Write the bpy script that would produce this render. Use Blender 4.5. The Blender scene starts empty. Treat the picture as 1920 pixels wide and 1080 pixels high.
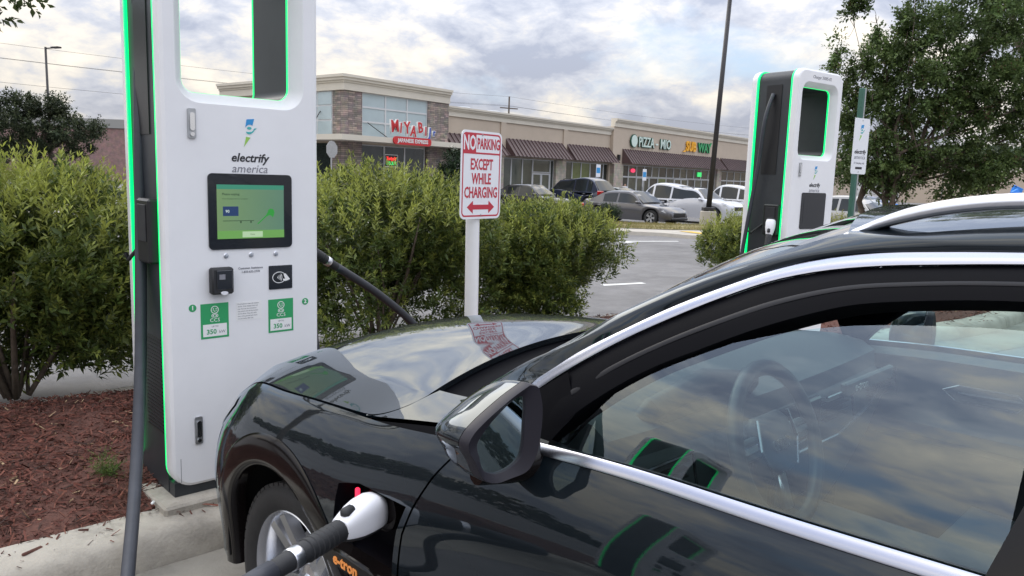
import bpy, math, random
import numpy as np
from mathutils import Vector, Matrix
from mathutils.geometry import tessellate_polygon

random.seed(7)
rng = np.random.default_rng(11)
SC = bpy.context.scene
COL = SC.collection
R = math.radians
CAM_H = 1.65

# ------------------------------------------------------------------ camera, sky, sun, exposure
cam_data = bpy.data.cameras.new('camera')
cam = bpy.data.objects.new('camera', cam_data)
COL.objects.link(cam)
cam_data.sensor_width = 36.0
cam_data.lens = 1450 / 1920 * 36
cam_data.clip_start = 0.02
cam_data.clip_end = 6000
cam.matrix_world = (Matrix.Translation((0, 0, CAM_H)) @ Matrix.Rotation(R(90 - 8.2), 4, 'X') @ Matrix.Rotation(R(1.9), 4, 'Z'))
SC.camera = cam

SUN_EL, SUN_AZ = 38.0, -42.0        # azimuth measured from +Y towards +X
world = bpy.data.worlds.new('World')
SC.world = world
world.use_nodes = True


COVER_OFF, SHADE_OFF = (3.1, 1.7, 0.0), (5.5, 13.2, 9.1)


def build_sky():
    nt = world.node_tree
    N, K = nt.nodes, nt.links
    N.clear()
    out = N.new('ShaderNodeOutputWorld')
    bg = N.new('ShaderNodeBackground')
    bg.inputs['Strength'].default_value = 0.10
    K.new(bg.outputs[0], out.inputs[0])
    sky = N.new('ShaderNodeTexSky')
    sky.sky_type = 'NISHITA'
    sky.sun_disc = False
    sky.sun_elevation = R(SUN_EL)
    sky.sun_rotation = R(SUN_AZ)
    sky.air_density = 1.0
    sky.dust_density = 1.2
    tc = N.new('ShaderNodeTexCoord')
    sep = N.new('ShaderNodeSeparateXYZ')
    K.new(tc.outputs['Generated'], sep.inputs[0])

    def m(op, a, b=None, clamp=False):
        n = N.new('ShaderNodeMath')
        n.operation = op
        n.use_clamp = clamp
        for i, x in enumerate((a, b)):
            if x is None:
                continue
            if isinstance(x, (int, float)):
                n.inputs[i].default_value = x
            else:
                K.new(x, n.inputs[i])
        return n.outputs[0]

    den = m('ADD', m('MAXIMUM', sep.outputs['Z'], 0.0), 0.40)
    comb = N.new('ShaderNodeCombineXYZ')
    K.new(m('DIVIDE', sep.outputs['X'], den), comb.inputs[0])
    K.new(m('DIVIDE', sep.outputs['Y'], den), comb.inputs[1])

    def noise(scale, detail, rough, off, dist=0.0):
        mp = N.new('ShaderNodeMapping')
        mp.inputs['Location'].default_value = off
        K.new(comb.outputs[0], mp.inputs[0])
        n = N.new('ShaderNodeTexNoise')
        n.inputs['Scale'].default_value = scale
        n.inputs['Detail'].default_value = detail
        n.inputs['Roughness'].default_value = rough
        n.inputs['Distortion'].default_value = dist
        K.new(mp.outputs[0], n.inputs['Vector'])
        return n.outputs['Fac']

    def ramp(fac, stops):
        r = N.new('ShaderNodeValToRGB')
        el = r.color_ramp.elements
        while len(el) < len(stops):
            el.new(0.5)
        for e, (p, c) in zip(el, stops):
            e.position = p
            e.color = (*c, 1) if len(c) == 3 else c
        K.new(fac, r.inputs[0])
        return r.outputs[0]

    # cloud cover (gaps of blue), cloud body shade (grey undersides to cream tops)
    big = noise(1.35, 10, 0.56, COVER_OFF, 0.15)
    cover = ramp(big, [(0.345, (0, 0, 0)), (0.44, (1, 1, 1))])
    sh = noise(2.7, 11, 0.58, SHADE_OFF, 0.25)
    CL = 1.0
    fine = noise(9.5, 8, 0.6, (1.3, 9.4, 5.0), 0.4)
    sh = m('ADD', m('MULTIPLY', sh, 0.72), m('MULTIPLY', fine, 0.28))
    shade = ramp(sh, [(0.42, (3.6 * CL, 4.05 * CL, 5.2 * CL)), (0.49, (5.6 * CL, 5.9 * CL, 6.7 * CL)),
                      (0.545, (8.0 * CL, 7.65 * CL, 7.15 * CL)), (0.61, (10.4 * CL, 9.5 * CL, 8.1 * CL))])
    skyc = N.new('ShaderNodeMixRGB')
    skyc.blend_type = 'MIX'
    skyc.inputs[0].default_value = 0.62
    K.new(sky.outputs[0], skyc.inputs[1])
    skyc.inputs[2].default_value = (5.0, 6.6, 8.8, 1)
    mix = N.new('ShaderNodeMixRGB')
    K.new(cover, mix.inputs[0])
    K.new(skyc.outputs[0], mix.inputs[1])
    K.new(shade, mix.inputs[2])
    # thin bright veil low over the horizon
    hz = m('POWER', m('SUBTRACT', 1.0, m('MAXIMUM', sep.outputs['Z'], 0.0)), 9.0, True)
    mix2 = N.new('ShaderNodeMixRGB')
    K.new(m('MULTIPLY', hz, 0.38), mix2.inputs[0])
    K.new(mix.outputs[0], mix2.inputs[1])
    mix2.inputs[2].default_value = (8.9, 8.4, 7.9, 1)
    # overcast luminance rises from the horizon to the zenith
    grad = m('ADD', m('MULTIPLY', m('MAXIMUM', sep.outputs['Z'], 0.0), 2.7), 0.66)
    mul = N.new('ShaderNodeVectorMath')
    mul.operation = 'SCALE'
    K.new(mix2.outputs[0], mul.inputs[0])
    K.new(grad, mul.inputs['Scale'])
    K.new(mul.outputs[0], bg.inputs['Color'])


build_sky()
sun_d = bpy.data.lights.new('sun', 'SUN')
sun_d.energy = 0.9
sun_d.angle = R(32)
sun_d.color = (1.0, 0.95, 0.87)
sun = bpy.data.objects.new('sun', sun_d)
COL.objects.link(sun)
_sd = Vector((math.sin(R(SUN_AZ)) * math.cos(R(SUN_EL)), math.cos(R(SUN_AZ)) * math.cos(R(SUN_EL)), math.sin(R(SUN_EL))))
sun.rotation_euler = (-_sd).to_track_quat('-Z', 'Y').to_euler()
vs = SC.view_settings
vs.view_transform = 'Standard'
vs.look = 'None'
vs.exposure = 0.28
vs.gamma = 1.0
vs.use_curve_mapping = False
SC.cycles.use_denoising = True
SC.cycles.max_bounces = 10
SC.cycles.transparent_max_bounces = 24
SC.cycles.glossy_bounces = 6
SC.cycles.sample_clamp_indirect = 6.0


# ------------------------------------------------------------------ materials
def mat(name, col, rough=0.5, metal=0.0, spec=0.5, coat=0.0, coat_rough=0.03, emit=None, emit_s=0.0, var=0.0, vscale=8.0,
        bump=0.0, bscale=60.0, col2=None, ior=1.5, rvar=0.0, trans=0.0, sheen=0.0):
    m = bpy.data.materials.new(name)
    m.use_nodes = True
    nt = m.node_tree
    N, K = nt.nodes, nt.links
    b = N['Principled BSDF']
    b.inputs['Base Color'].default_value = (*col, 1)
    b.inputs['Roughness'].default_value = rough
    b.inputs['Metallic'].default_value = metal
    b.inputs['Specular IOR Level'].default_value = spec
    b.inputs['IOR'].default_value = ior
    b.inputs['Coat Weight'].default_value = coat
    b.inputs['Coat Roughness'].default_value = coat_rough
    if emit:
        b.inputs['Emission Color'].default_value = (*emit, 1)
        b.inputs['Emission Strength'].default_value = emit_s
    if var or bump or rvar:
        tc = N.new('ShaderNodeTexCoord')
    if var:
        n = N.new('ShaderNodeTexNoise')
        n.inputs['Scale'].default_value = vscale
        n.inputs['Detail'].default_value = 6
        n.inputs['Roughness'].default_value = 0.65
        K.new(tc.outputs['Object'], n.inputs['Vector'])
        r = N.new('ShaderNodeValToRGB')
        c2 = col2 or tuple(min(1, c * (1 + var)) for c in col)
        c1 = tuple(c * (1 - var) for c in col) if col2 is None else col
        r.color_ramp.elements[0].position = 0.32
        r.color_ramp.elements[1].position = 0.68
        r.color_ramp.elements[0].color = (*c1, 1)
        r.color_ramp.elements[1].color = (*c2, 1)
        K.new(n.outputs['Fac'], r.inputs[0])
        K.new(r.outputs[0], b.inputs['Base Color'])
    if rvar:
        n3 = N.new('ShaderNodeTexNoise')
        n3.inputs['Scale'].default_value = vscale * 0.7
        n3.inputs['Detail'].default_value = 5
        K.new(tc.outputs['Object'], n3.inputs['Vector'])
        mr = N.new('ShaderNodeMapRange')
        mr.inputs['To Min'].default_value = max(0, rough - rvar)
        mr.inputs['To Max'].default_value = rough + rvar
        K.new(n3.outputs['Fac'], mr.inputs['Value'])
        K.new(mr.outputs[0], b.inputs['Roughness'])
    if bump:
        n2 = N.new('ShaderNodeTexNoise')
        n2.inputs['Scale'].default_value = bscale
        n2.inputs['Detail'].default_value = 5
        K.new(tc.outputs['Object'], n2.inputs['Vector'])
        bp = N.new('ShaderNodeBump')
        bp.inputs['Strength'].default_value = bump
        bp.inputs['Distance'].default_value = 0.01
        K.new(n2.outputs['Fac'], bp.inputs['Height'])
        K.new(bp.outputs[0], b.inputs['Normal'])
    return m


def glass_mat(name, tint, ior=1.5, boost=1.0, rough=0.0, base=None, opac=0.0, gloss=(1, 1, 1)):
    """thin tinted pane: transparent body + mirror reflection by Fresnel"""
    m = bpy.data.materials.new(name)
    m.use_nodes = True
    nt = m.node_tree
    N, K = nt.nodes, nt.links
    N.clear()
    o = N.new('ShaderNodeOutputMaterial')
    tr = N.new('ShaderNodeBsdfTransparent')
    tr.inputs[0].default_value = (*tint, 1)
    gl = N.new('ShaderNodeBsdfGlossy')
    gl.inputs['Roughness'].default_value = rough
    gl.inputs['Color'].default_value = (*gloss, 1)
    fr = N.new('ShaderNodeFresnel')
    fr.inputs[0].default_value = ior
    mu = N.new('ShaderNodeMath')
    mu.operation = 'MULTIPLY'
    mu.use_clamp = True
    mu.inputs[1].default_value = boost
    K.new(fr.outputs[0], mu.inputs[0])
    mx = N.new('ShaderNodeMixShader')
    K.new(mu.outputs[0], mx.inputs[0])
    body = tr.outputs[0]
    if opac > 0:
        df = N.new('ShaderNodeBsdfDiffuse')
        df.inputs[0].default_value = (*(base or (0.5, 0.6, 0.6)), 1)
        m2 = N.new('ShaderNodeMixShader')
        m2.inputs[0].default_value = opac
        K.new(tr.outputs[0], m2.inputs[1])
        K.new(df.outputs[0], m2.inputs[2])
        body = m2.outputs[0]
    K.new(body, mx.inputs[1])
    K.new(gl.outputs[0], mx.inputs[2])
    K.new(mx.outputs[0], o.inputs[0])
    return m


def leaf_mat(name, rough=0.45, trans=0.25, gain=1.0):
    m = bpy.data.materials.new(name)
    m.use_nodes = True
    nt = m.node_tree
    N, K = nt.nodes, nt.links
    b = N['Principled BSDF']
    out = N['Material Output']
    at = N.new('ShaderNodeAttribute')
    at.attribute_name = 'tint'
    K.new(at.outputs['Color'], b.inputs['Base Color'])
    b.inputs['Roughness'].default_value = rough
    b.inputs['Specular IOR Level'].default_value = 0.35
    t = N.new('ShaderNodeBsdfTranslucent')
    K.new(at.outputs['Color'], t.inputs[0])
    mx = N.new('ShaderNodeMixShader')
    mx.inputs[0].default_value = trans
    K.new(b.outputs[0], mx.inputs[1])
    K.new(t.outputs[0], mx.inputs[2])
    K.new(mx.outputs[0], out.inputs[0])
    return m


# ------------------------------------------------------------------ objects
def thing(name, label, cat, loc=(0, 0, 0), rotz=0.0, group=None):
    o = bpy.data.objects.new(name, None)
    COL.objects.link(o)
    o.empty_display_size = 0.2
    o.location = loc
    o.rotation_euler = (0, 0, rotz)
    tag(o, label, cat, group)
    return o


def tag(o, label=None, cat=None, group=None, kind=None):
    if label:
        o['label'] = label
    if cat:
        o['category'] = cat
    if group:
        o['group'] = group
    if kind:
        o['kind'] = kind
    return o


def link_mesh(name, me, parent=None, kind=None, label=None):
    o = bpy.data.objects.new(name, me)
    COL.objects.link(o)
    if parent is not None:
        o.parent = parent
    tag(o, label, None, None, kind)
    return o


def mesh(name, verts, faces, m, parent=None, smooth=False, kind=None, label=None, auto=None):
    me = bpy.data.meshes.new(name)
    me.from_pydata([tuple(map(float, v)) for v in verts], [], [tuple(map(int, f)) for f in faces])
    me.materials.append(m)
    if smooth:
        me.polygons.foreach_set('use_smooth', [True] * len(me.polygons))
        if auto:
            me.set_sharp_from_angle(angle=R(auto))
    me.update()
    return link_mesh(name, me, parent, kind, label)


def fast_mesh(name, verts, quads, m, parent=None, tint=None, kind=None, smooth=False):
    """numpy verts (n,3), quads (k,4), optional per-vertex colour (n,3)"""
    me = bpy.data.meshes.new(name)
    nv, nf = len(verts), len(quads)
    k = quads.shape[1]
    me.vertices.add(nv)
    me.vertices.foreach_set('co', np.asarray(verts, np.float32).ravel())
    me.loops.add(nf * k)
    me.loops.foreach_set('vertex_index', np.asarray(quads, np.int32).ravel())
    me.polygons.add(nf)
    me.polygons.foreach_set('loop_start', np.arange(0, nf * k, k, dtype=np.int32))
    if smooth:
        me.polygons.foreach_set('use_smooth', np.ones(nf, bool))
    me.update(calc_edges=True)
    me.materials.append(m)
    if tint is not None:
        ca = me.color_attributes.new('tint', 'FLOAT_COLOR', 'POINT')
        c4 = np.ones((nv, 4), np.float32)
        c4[:, :3] = tint
        ca.data.foreach_set('color', c4.ravel())
    return link_mesh(name, me, parent, kind)


class MB:
    """collects shapes, builds ONE mesh object"""

    def __init__(self):
        self.v, self.f = [], []

    def add(self, vs, fs):
        o = len(self.v)
        self.v += [tuple(v) for v in vs]
        self.f += [tuple(i + o for i in f) for f in fs]
        return self

    def box(self, c, s, rz=0.0, bevel=0.0, mtx=None):
        hx, hy, hz = s[0] / 2, s[1] / 2, s[2] / 2
        b = min(bevel, hx * 0.9, hy * 0.9, hz * 0.9)
        vs, fs = [], []
        if b <= 0:
            vs = [(x * hx, y * hy, z * hz) for x in (-1, 1) for y in (-1, 1) for z in (-1, 1)]
            fs = [(0, 1, 3, 2), (4, 6, 7, 5), (0, 4, 5, 1), (2, 3, 7, 6), (0, 2, 6, 4), (1, 5, 7, 3)]
        else:
            idx = {}
            for sx in (-1, 1):
                for sy in (-1, 1):
                    for sz in (-1, 1):
                        for a in range(3):
                            p = [sx * (hx - b), sy * (hy - b), sz * (hz - b)]
                            p[a] = (sx * hx, sy * hy, sz * hz)[a]
                            idx[sx, sy, sz, a] = len(vs)
                            vs.append(tuple(p))
            S = (-1, 1)
            for a in range(3):
                o1, o2 = [k for k in range(3) if k != a]
                for s0 in S:
                    def key(p, q, ax):
                        k = [0, 0, 0]
                        k[a], k[o1], k[o2] = s0, p, q
                        return idx[k[0], k[1], k[2], ax]
                    fs.append((key(-1, -1, a), key(1, -1, a), key(1, 1, a), key(-1, 1, a)))
            for a in range(3):          # bevel strips along axis a
                o1, o2 = [k for k in range(3) if k != a]
                for p in S:
                    for q in S:
                        def key(r, ax):
                            k = [0, 0, 0]
                            k[a], k[o1], k[o2] = r, p, q
                            return idx[k[0], k[1], k[2], ax]
                        fs.append((key(-1, o1), key(1, o1), key(1, o2), key(-1, o2)))
            for sx in S:
                for sy in S:
                    for sz in S:
                        fs.append(tuple(idx[sx, sy, sz, a] for a in range(3)))
        if mtx is None:
            mtx = Matrix.Translation(c) @ Matrix.Rotation(rz, 4, 'Z')
        else:
            mtx = mtx @ Matrix.Translation(c)
        return self.add([mtx @ Vector(v) for v in vs], fs)

    def tube(self, path, r, n=10, cap=True, up=None):
        P = [Vector(p) for p in path]
        rs = r if hasattr(r, '__len__') else [r] * len(P)
        rings = []
        prev = None
        for i, p in enumerate(P):
            t = (P[min(i + 1, len(P) - 1)] - P[max(i - 1, 0)]).normalized()
            if prev is None:
                a = Vector((0, 0, 1)) if abs(t.z) < 0.9 else Vector((1, 0, 0))
                x = t.cross(a).normalized()
            else:
                x = (prev - t * prev.dot(t)).normalized()
            prev = x
            y = t.cross(x)
            rings.append([p + (x * math.cos(2 * math.pi * k / n) + y * math.sin(2 * math.pi * k / n)) * rs[i] for k in range(n)])
        vs = [v for ring in rings for v in ring]
        fs = []
        for i in range(len(P) - 1):
            for k in range(n):
                k2 = (k + 1) % n
                fs.append((i * n + k, i * n + k2, (i + 1) * n + k2, (i + 1) * n + k))
        if cap:
            fs.append(tuple(range(n))[::-1])
            fs.append(tuple((len(P) - 1) * n + k for k in range(n)))
        return self.add(vs, fs)

    def lathe(self, prof, n=24, mtx=None, closed=False):
        """prof: (r, z) pairs, turned about local Z"""
        mtx = mtx or Matrix.Identity(4)
        vs, fs = [], []
        m = len(prof)
        for (r, z) in prof:
            for k in range(n):
                a = 2 * math.pi * k / n
                vs.append(mtx @ Vector((r * math.cos(a), r * math.sin(a), z)))
        for i in range(m - 1):
            for k in range(n):
                k2 = (k + 1) % n
                fs.append((i * n + k, i * n + k2, (i + 1) * n + k2, (i + 1) * n + k))
        if not closed:
            if prof[0][0] > 1e-5:
                fs.append(tuple(range(n))[::-1])
            if prof[-1][0] > 1e-5:
                fs.append(tuple((m - 1) * n + k for k in range(n)))
        else:
            for k in range(n):
                k2 = (k + 1) % n
                fs.append(((m - 1) * n + k, (m - 1) * n + k2, k2, k))
        return self.add(vs, fs)

    def prism(self, poly, h, mtx=None, holes=()):
        """2D polygon (x, y) extruded along local z 0..h, optional holes"""
        mtx = mtx or Matrix.Identity(4)
        loops = [list(poly)] + [list(q) for q in holes]
        flat = [Vector((x, y, 0)) for lp in loops for (x, y) in lp]
        tris = tessellate_polygon([[Vector((x, y, 0)) for (x, y) in lp] for lp in loops])
        n = len(flat)
        vs = [mtx @ p for p in flat] + [mtx @ (p + Vector((0, 0, h))) for p in flat]
        fs = [tuple(t) for t in tris] + [tuple(i + n for i in t) for t in tris]
        o = 0
        for lp in loops:
            k = len(lp)
            for i in range(k):
                j = (i + 1) % k
                fs.append((o + i, o + j, n + o + j, n + o + i))
            o += k
        return self.add(vs, fs)

    def flat(self, poly, z=0.0, mtx=None, holes=()):
        mtx = mtx or Matrix.Identity(4)
        loops = [list(poly)] + [list(q) for q in holes]
        vs = [mtx @ Vector((x, y, z)) for lp in loops for (x, y) in lp]
        fs = tessellate_polygon([[Vector((x, y, 0)) for (x, y) in lp] for lp in loops])
        return self.add(vs, [tuple(f) for f in fs])

    def build(self, name, m, parent=None, smooth=False, auto=None, kind=None, label=None):
        import bmesh
        o = mesh(name, self.v, self.f, m, parent, False, kind, label)
        bm = bmesh.new()
        bm.from_mesh(o.data)
        bmesh.ops.recalc_face_normals(bm, faces=bm.faces)
        bm.to_mesh(o.data)
        bm.free()
        if smooth:
            o.data.polygons.foreach_set('use_smooth', [True] * len(o.data.polygons))
            if auto:
                o.data.set_sharp_from_angle(angle=R(auto))
        return o


def rrect(x0, y0, x1, y1, r, n=6):
    rr = r if hasattr(r, '__len__') else (r, r, r, r)      # bl, br, tr, tl
    pts = []
    for (cx, cy, a0, q) in ((x0, y0, 180, 0), (x1, y0, 270, 1), (x1, y1, 0, 2), (x0, y1, 90, 3)):
        rad = rr[q]
        ox = cx + (rad if cx == x0 else -rad)
        oy = cy + (rad if cy == y0 else -rad)
        if rad <= 0:
            pts.append((cx, cy))
            continue
        for k in range(n + 1):
            a = R(a0 + 90 * k / n)
            pts.append((ox + rad * math.cos(a), oy + rad * math.sin(a)))
    return pts


def circle2(cx, cy, r, n=20, ry=None):
    ry = ry or r
    return [(cx + r * math.cos(2 * math.pi * k / n), cy + ry * math.sin(2 * math.pi * k / n)) for k in range(n)]


FRONT = Matrix.Rotation(R(90), 4, 'X')      # local xy-plane -> xz-plane facing -Y


def text_obj(name, body, size, m, parent, mtx, extrude=0.0008, shear=0.0, bold=0.0, xs=1.0, align='CENTER', spacing=1.0, res=2):
    cu = bpy.data.curves.new(name, 'FONT')
    cu.body = body
    cu.size = size
    cu.extrude = extrude
    cu.shear = shear
    cu.offset = bold
    cu.align_x = align
    cu.align_y = 'CENTER'
    cu.space_character = spacing
    cu.resolution_u = res
    tmp = bpy.data.objects.new(name + '_source', cu)
    COL.objects.link(tmp)
    dg = bpy.context.evaluated_depsgraph_get()
    me = bpy.data.meshes.new_from_object(tmp.evaluated_get(dg))
    bpy.data.objects.remove(tmp)
    bpy.data.curves.remove(cu)
    me.transform(mtx @ Matrix.Diagonal((xs, 1, 1, 1)))
    me.materials.clear()
    me.materials.append(m)
    me.name = name
    return link_mesh(name, me, parent)


def spline(P, n):
    """Catmull-Rom through points, n samples"""
    P = np.asarray(P, float)
    Q = np.vstack([2 * P[0] - P[1], P, 2 * P[-1] - P[-2]])
    d = np.r_[0, np.cumsum(np.linalg.norm(np.diff(P, axis=0), axis=1))]
    out = []
    for t in np.linspace(0, d[-1], n):
        i = min(max(np.searchsorted(d, t, 'right') - 1, 0), len(P) - 2)
        u = (t - d[i]) / max(d[i + 1] - d[i], 1e-9)
        p0, p1, p2, p3 = Q[i], Q[i + 1], Q[i + 2], Q[i + 3]
        h0, h1, h2 = max(np.linalg.norm(p1 - p0), 1e-6), max(np.linalg.norm(p2 - p1), 1e-6), max(np.linalg.norm(p3 - p2), 1e-6)
        m1 = ((p2 - p1) / h1 * h0 + (p1 - p0) / h0 * h1) / (h0 + h1) * h1
        m2 = ((p3 - p2) / h2 * h1 + (p2 - p1) / h1 * h2) / (h1 + h2) * h1
        out.append((2 * u**3 - 3 * u**2 + 1) * p1 + (u**3 - 2 * u**2 + u) * m1 + (-2 * u**3 + 3 * u**2) * p2 + (u**3 - u**2) * m2)
    return np.array(out)


def smooth_interp(xs, ys):
    """natural cubic spline y(x), vectorised"""
    x, y = np.asarray(xs, float), np.asarray(ys, float)
    n = len(x)
    h = np.diff(x)
    A = np.zeros((n, n))
    b = np.zeros(n)
    A[0, 0] = A[-1, -1] = 1
    for i in range(1, n - 1):
        A[i, i - 1], A[i, i], A[i, i + 1] = h[i - 1], 2 * (h[i - 1] + h[i]), h[i]
        b[i] = 3 * ((y[i + 1] - y[i]) / h[i] - (y[i] - y[i - 1]) / h[i - 1])
    c = np.linalg.solve(A, b)
    bb = (y[1:] - y[:-1]) / h - h * (2 * c[:-1] + c[1:]) / 3
    dd = (c[1:] - c[:-1]) / (3 * h)

    def fn(t):
        t = np.clip(np.asarray(t, float), x[0], x[-1])
        i = np.clip(np.searchsorted(x, t, 'right') - 1, 0, n - 2)
        q = t - x[i]
        return y[i] + bb[i] * q + c[i] * q * q + dd[i] * q**3
    return fn


def copy_tree(o, parent=None, **props):
    c = o.copy()
    COL.objects.link(c)
    c.parent = parent
    if parent is not None:
        c.matrix_parent_inverse = o.matrix_parent_inverse.copy()
    for ch in list(o.children):
        copy_tree(ch, c)
    for k, v in props.items():
        c[k] = v
    return c


# ------------------------------------------------------------------ the lot's own axes: s along the charger row, n away from the camera
P1 = Vector((-1.42, 3.287, 0))
E1 = Vector((math.sin(R(47)), math.cos(R(47)), 0))
N1 = Vector((-math.cos(R(47)), math.sin(R(47)), 0))
LOT_ROT = math.atan2(E1.y, E1.x)


def gz(n):
    return float(np.interp(n, [2, 14], [0, -0.28]))


def lot(s, n, z=None):
    p = P1 + E1 * s + N1 * n
    p.z = gz(n) if z is None else z
    return p


def ground_z(x, y):
    return gz((Vector((x, y, 0)) - P1).dot(N1))


def stain(m, scale, lo, amount, detail=7):
    """darken in large irregular patches: worn-in dirt"""
    nt = m.node_tree
    N, K = nt.nodes, nt.links
    b = N['Principled BSDF']
    src = b.inputs['Base Color'].links[0].from_socket
    tc = N.new('ShaderNodeTexCoord')
    n = N.new('ShaderNodeTexNoise')
    n.inputs['Scale'].default_value = scale
    n.inputs['Detail'].default_value = detail
    n.inputs['Roughness'].default_value = 0.7
    K.new(tc.outputs['Object'], n.inputs['Vector'])
    r = N.new('ShaderNodeValToRGB')
    r.color_ramp.elements[0].position = lo
    r.color_ramp.elements[1].position = lo + 0.16
    r.color_ramp.elements[0].color = (1 - amount, 1 - amount, 1 - amount, 1)
    r.color_ramp.elements[1].color = (1, 1, 1, 1)
    K.new(n.outputs['Fac'], r.inputs[0])
    mx = N.new('ShaderNodeMixRGB')
    mx.blend_type = 'MULTIPLY'
    mx.inputs[0].default_value = 1
    K.new(src, mx.inputs[1])
    K.new(r.outputs[0], mx.inputs[2])
    K.new(mx.outputs[0], b.inputs['Base Color'])


# shared materials
M = {}
M['white_shell'] = mat('white_shell', (0.79, 0.79, 0.81), 0.32, var=0.03, vscale=3, coat=0.15)
M['core'] = mat('charcoal_metal', (0.028, 0.032, 0.038), 0.42, var=0.15, vscale=6)
M['black'] = mat('black_plastic', (0.012, 0.012, 0.014), 0.4)
M['rubber'] = mat('black_rubber', (0.018, 0.019, 0.022), 0.62, var=0.2, vscale=20, bump=0.05, bscale=200)
M['cable'] = mat('cable_jacket', (0.038, 0.042, 0.055), 0.5, var=0.15, vscale=15)
M['led'] = mat('green_led', (0.0, 0.6, 0.2), 0.4, emit=(0.0, 1.0, 0.20), emit_s=1.05)
M['chrome'] = mat('polished_metal', (0.82, 0.83, 0.85), 0.12, metal=1.0)
M['satin'] = mat('satin_aluminium', (0.70, 0.71, 0.76), 0.28, metal=1.0)
M['concrete'] = mat('concrete', (0.33, 0.30, 0.255), 0.9, var=0.1, col2=(0.44, 0.405, 0.35), vscale=3.0, bump=0.35, bscale=90)
M['asphalt'] = mat('asphalt', (0.185, 0.18, 0.18), 0.9, var=0.18, vscale=2.2, bump=0.5, bscale=160)
stain(M['concrete'], 1.7, 0.34, 0.38)
stain(M['concrete'], 9.0, 0.28, 0.30)
stain(M['asphalt'], 0.35, 0.38, 0.22)
M['road_white'] = mat('road_white_paint', (0.62, 0.62, 0.60), 0.8, var=0.1, vscale=9)
M['road_yellow'] = mat('road_yellow_paint', (0.62, 0.40, 0.06), 0.8, var=0.12, vscale=9)
M['green_print'] = mat('green_print', (0.03, 0.33, 0.12), 0.5)
M['white_print'] = mat('white_print', (0.8, 0.8, 0.8), 0.5)
M['grey_print'] = mat('grey_print', (0.22, 0.22, 0.25), 0.5)
M['dark_print'] = mat('dark_print', (0.02, 0.02, 0.025), 0.5)
M['red_print'] = mat('red_print', (0.50, 0.03, 0.055), 0.5)
M['blue_print'] = mat('blue_print', (0.03, 0.28, 0.62), 0.5)
M['teal_print'] = mat('teal_print', (0.06, 0.42, 0.42), 0.5)
M['lime_print'] = mat('lime_print', (0.30, 0.55, 0.10), 0.5)
M['bark'] = mat('bark', (0.11, 0.085, 0.065), 0.9, var=0.35, vscale=14, bump=0.6, bscale=40)
M['steel'] = mat('galvanised_steel', (0.45, 0.46, 0.47), 0.4, metal=0.8, var=0.1, vscale=12)


# ------------------------------------------------------------------ ground, kerbs, beds
def bed_edge(s):
    """the front edge of the bed swings a little towards the bays at the far end"""
    f = min(1.0, max(0.0, (s - 6.2) / 3.2))
    return -0.45 * f * f * (3 - 2 * f)


def lot_quad(b, pts, dz):
    vs = [lot(s, n, gz(n) + dz) for s, n in pts]
    b.add(vs, [tuple(range(len(vs)))])


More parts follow.
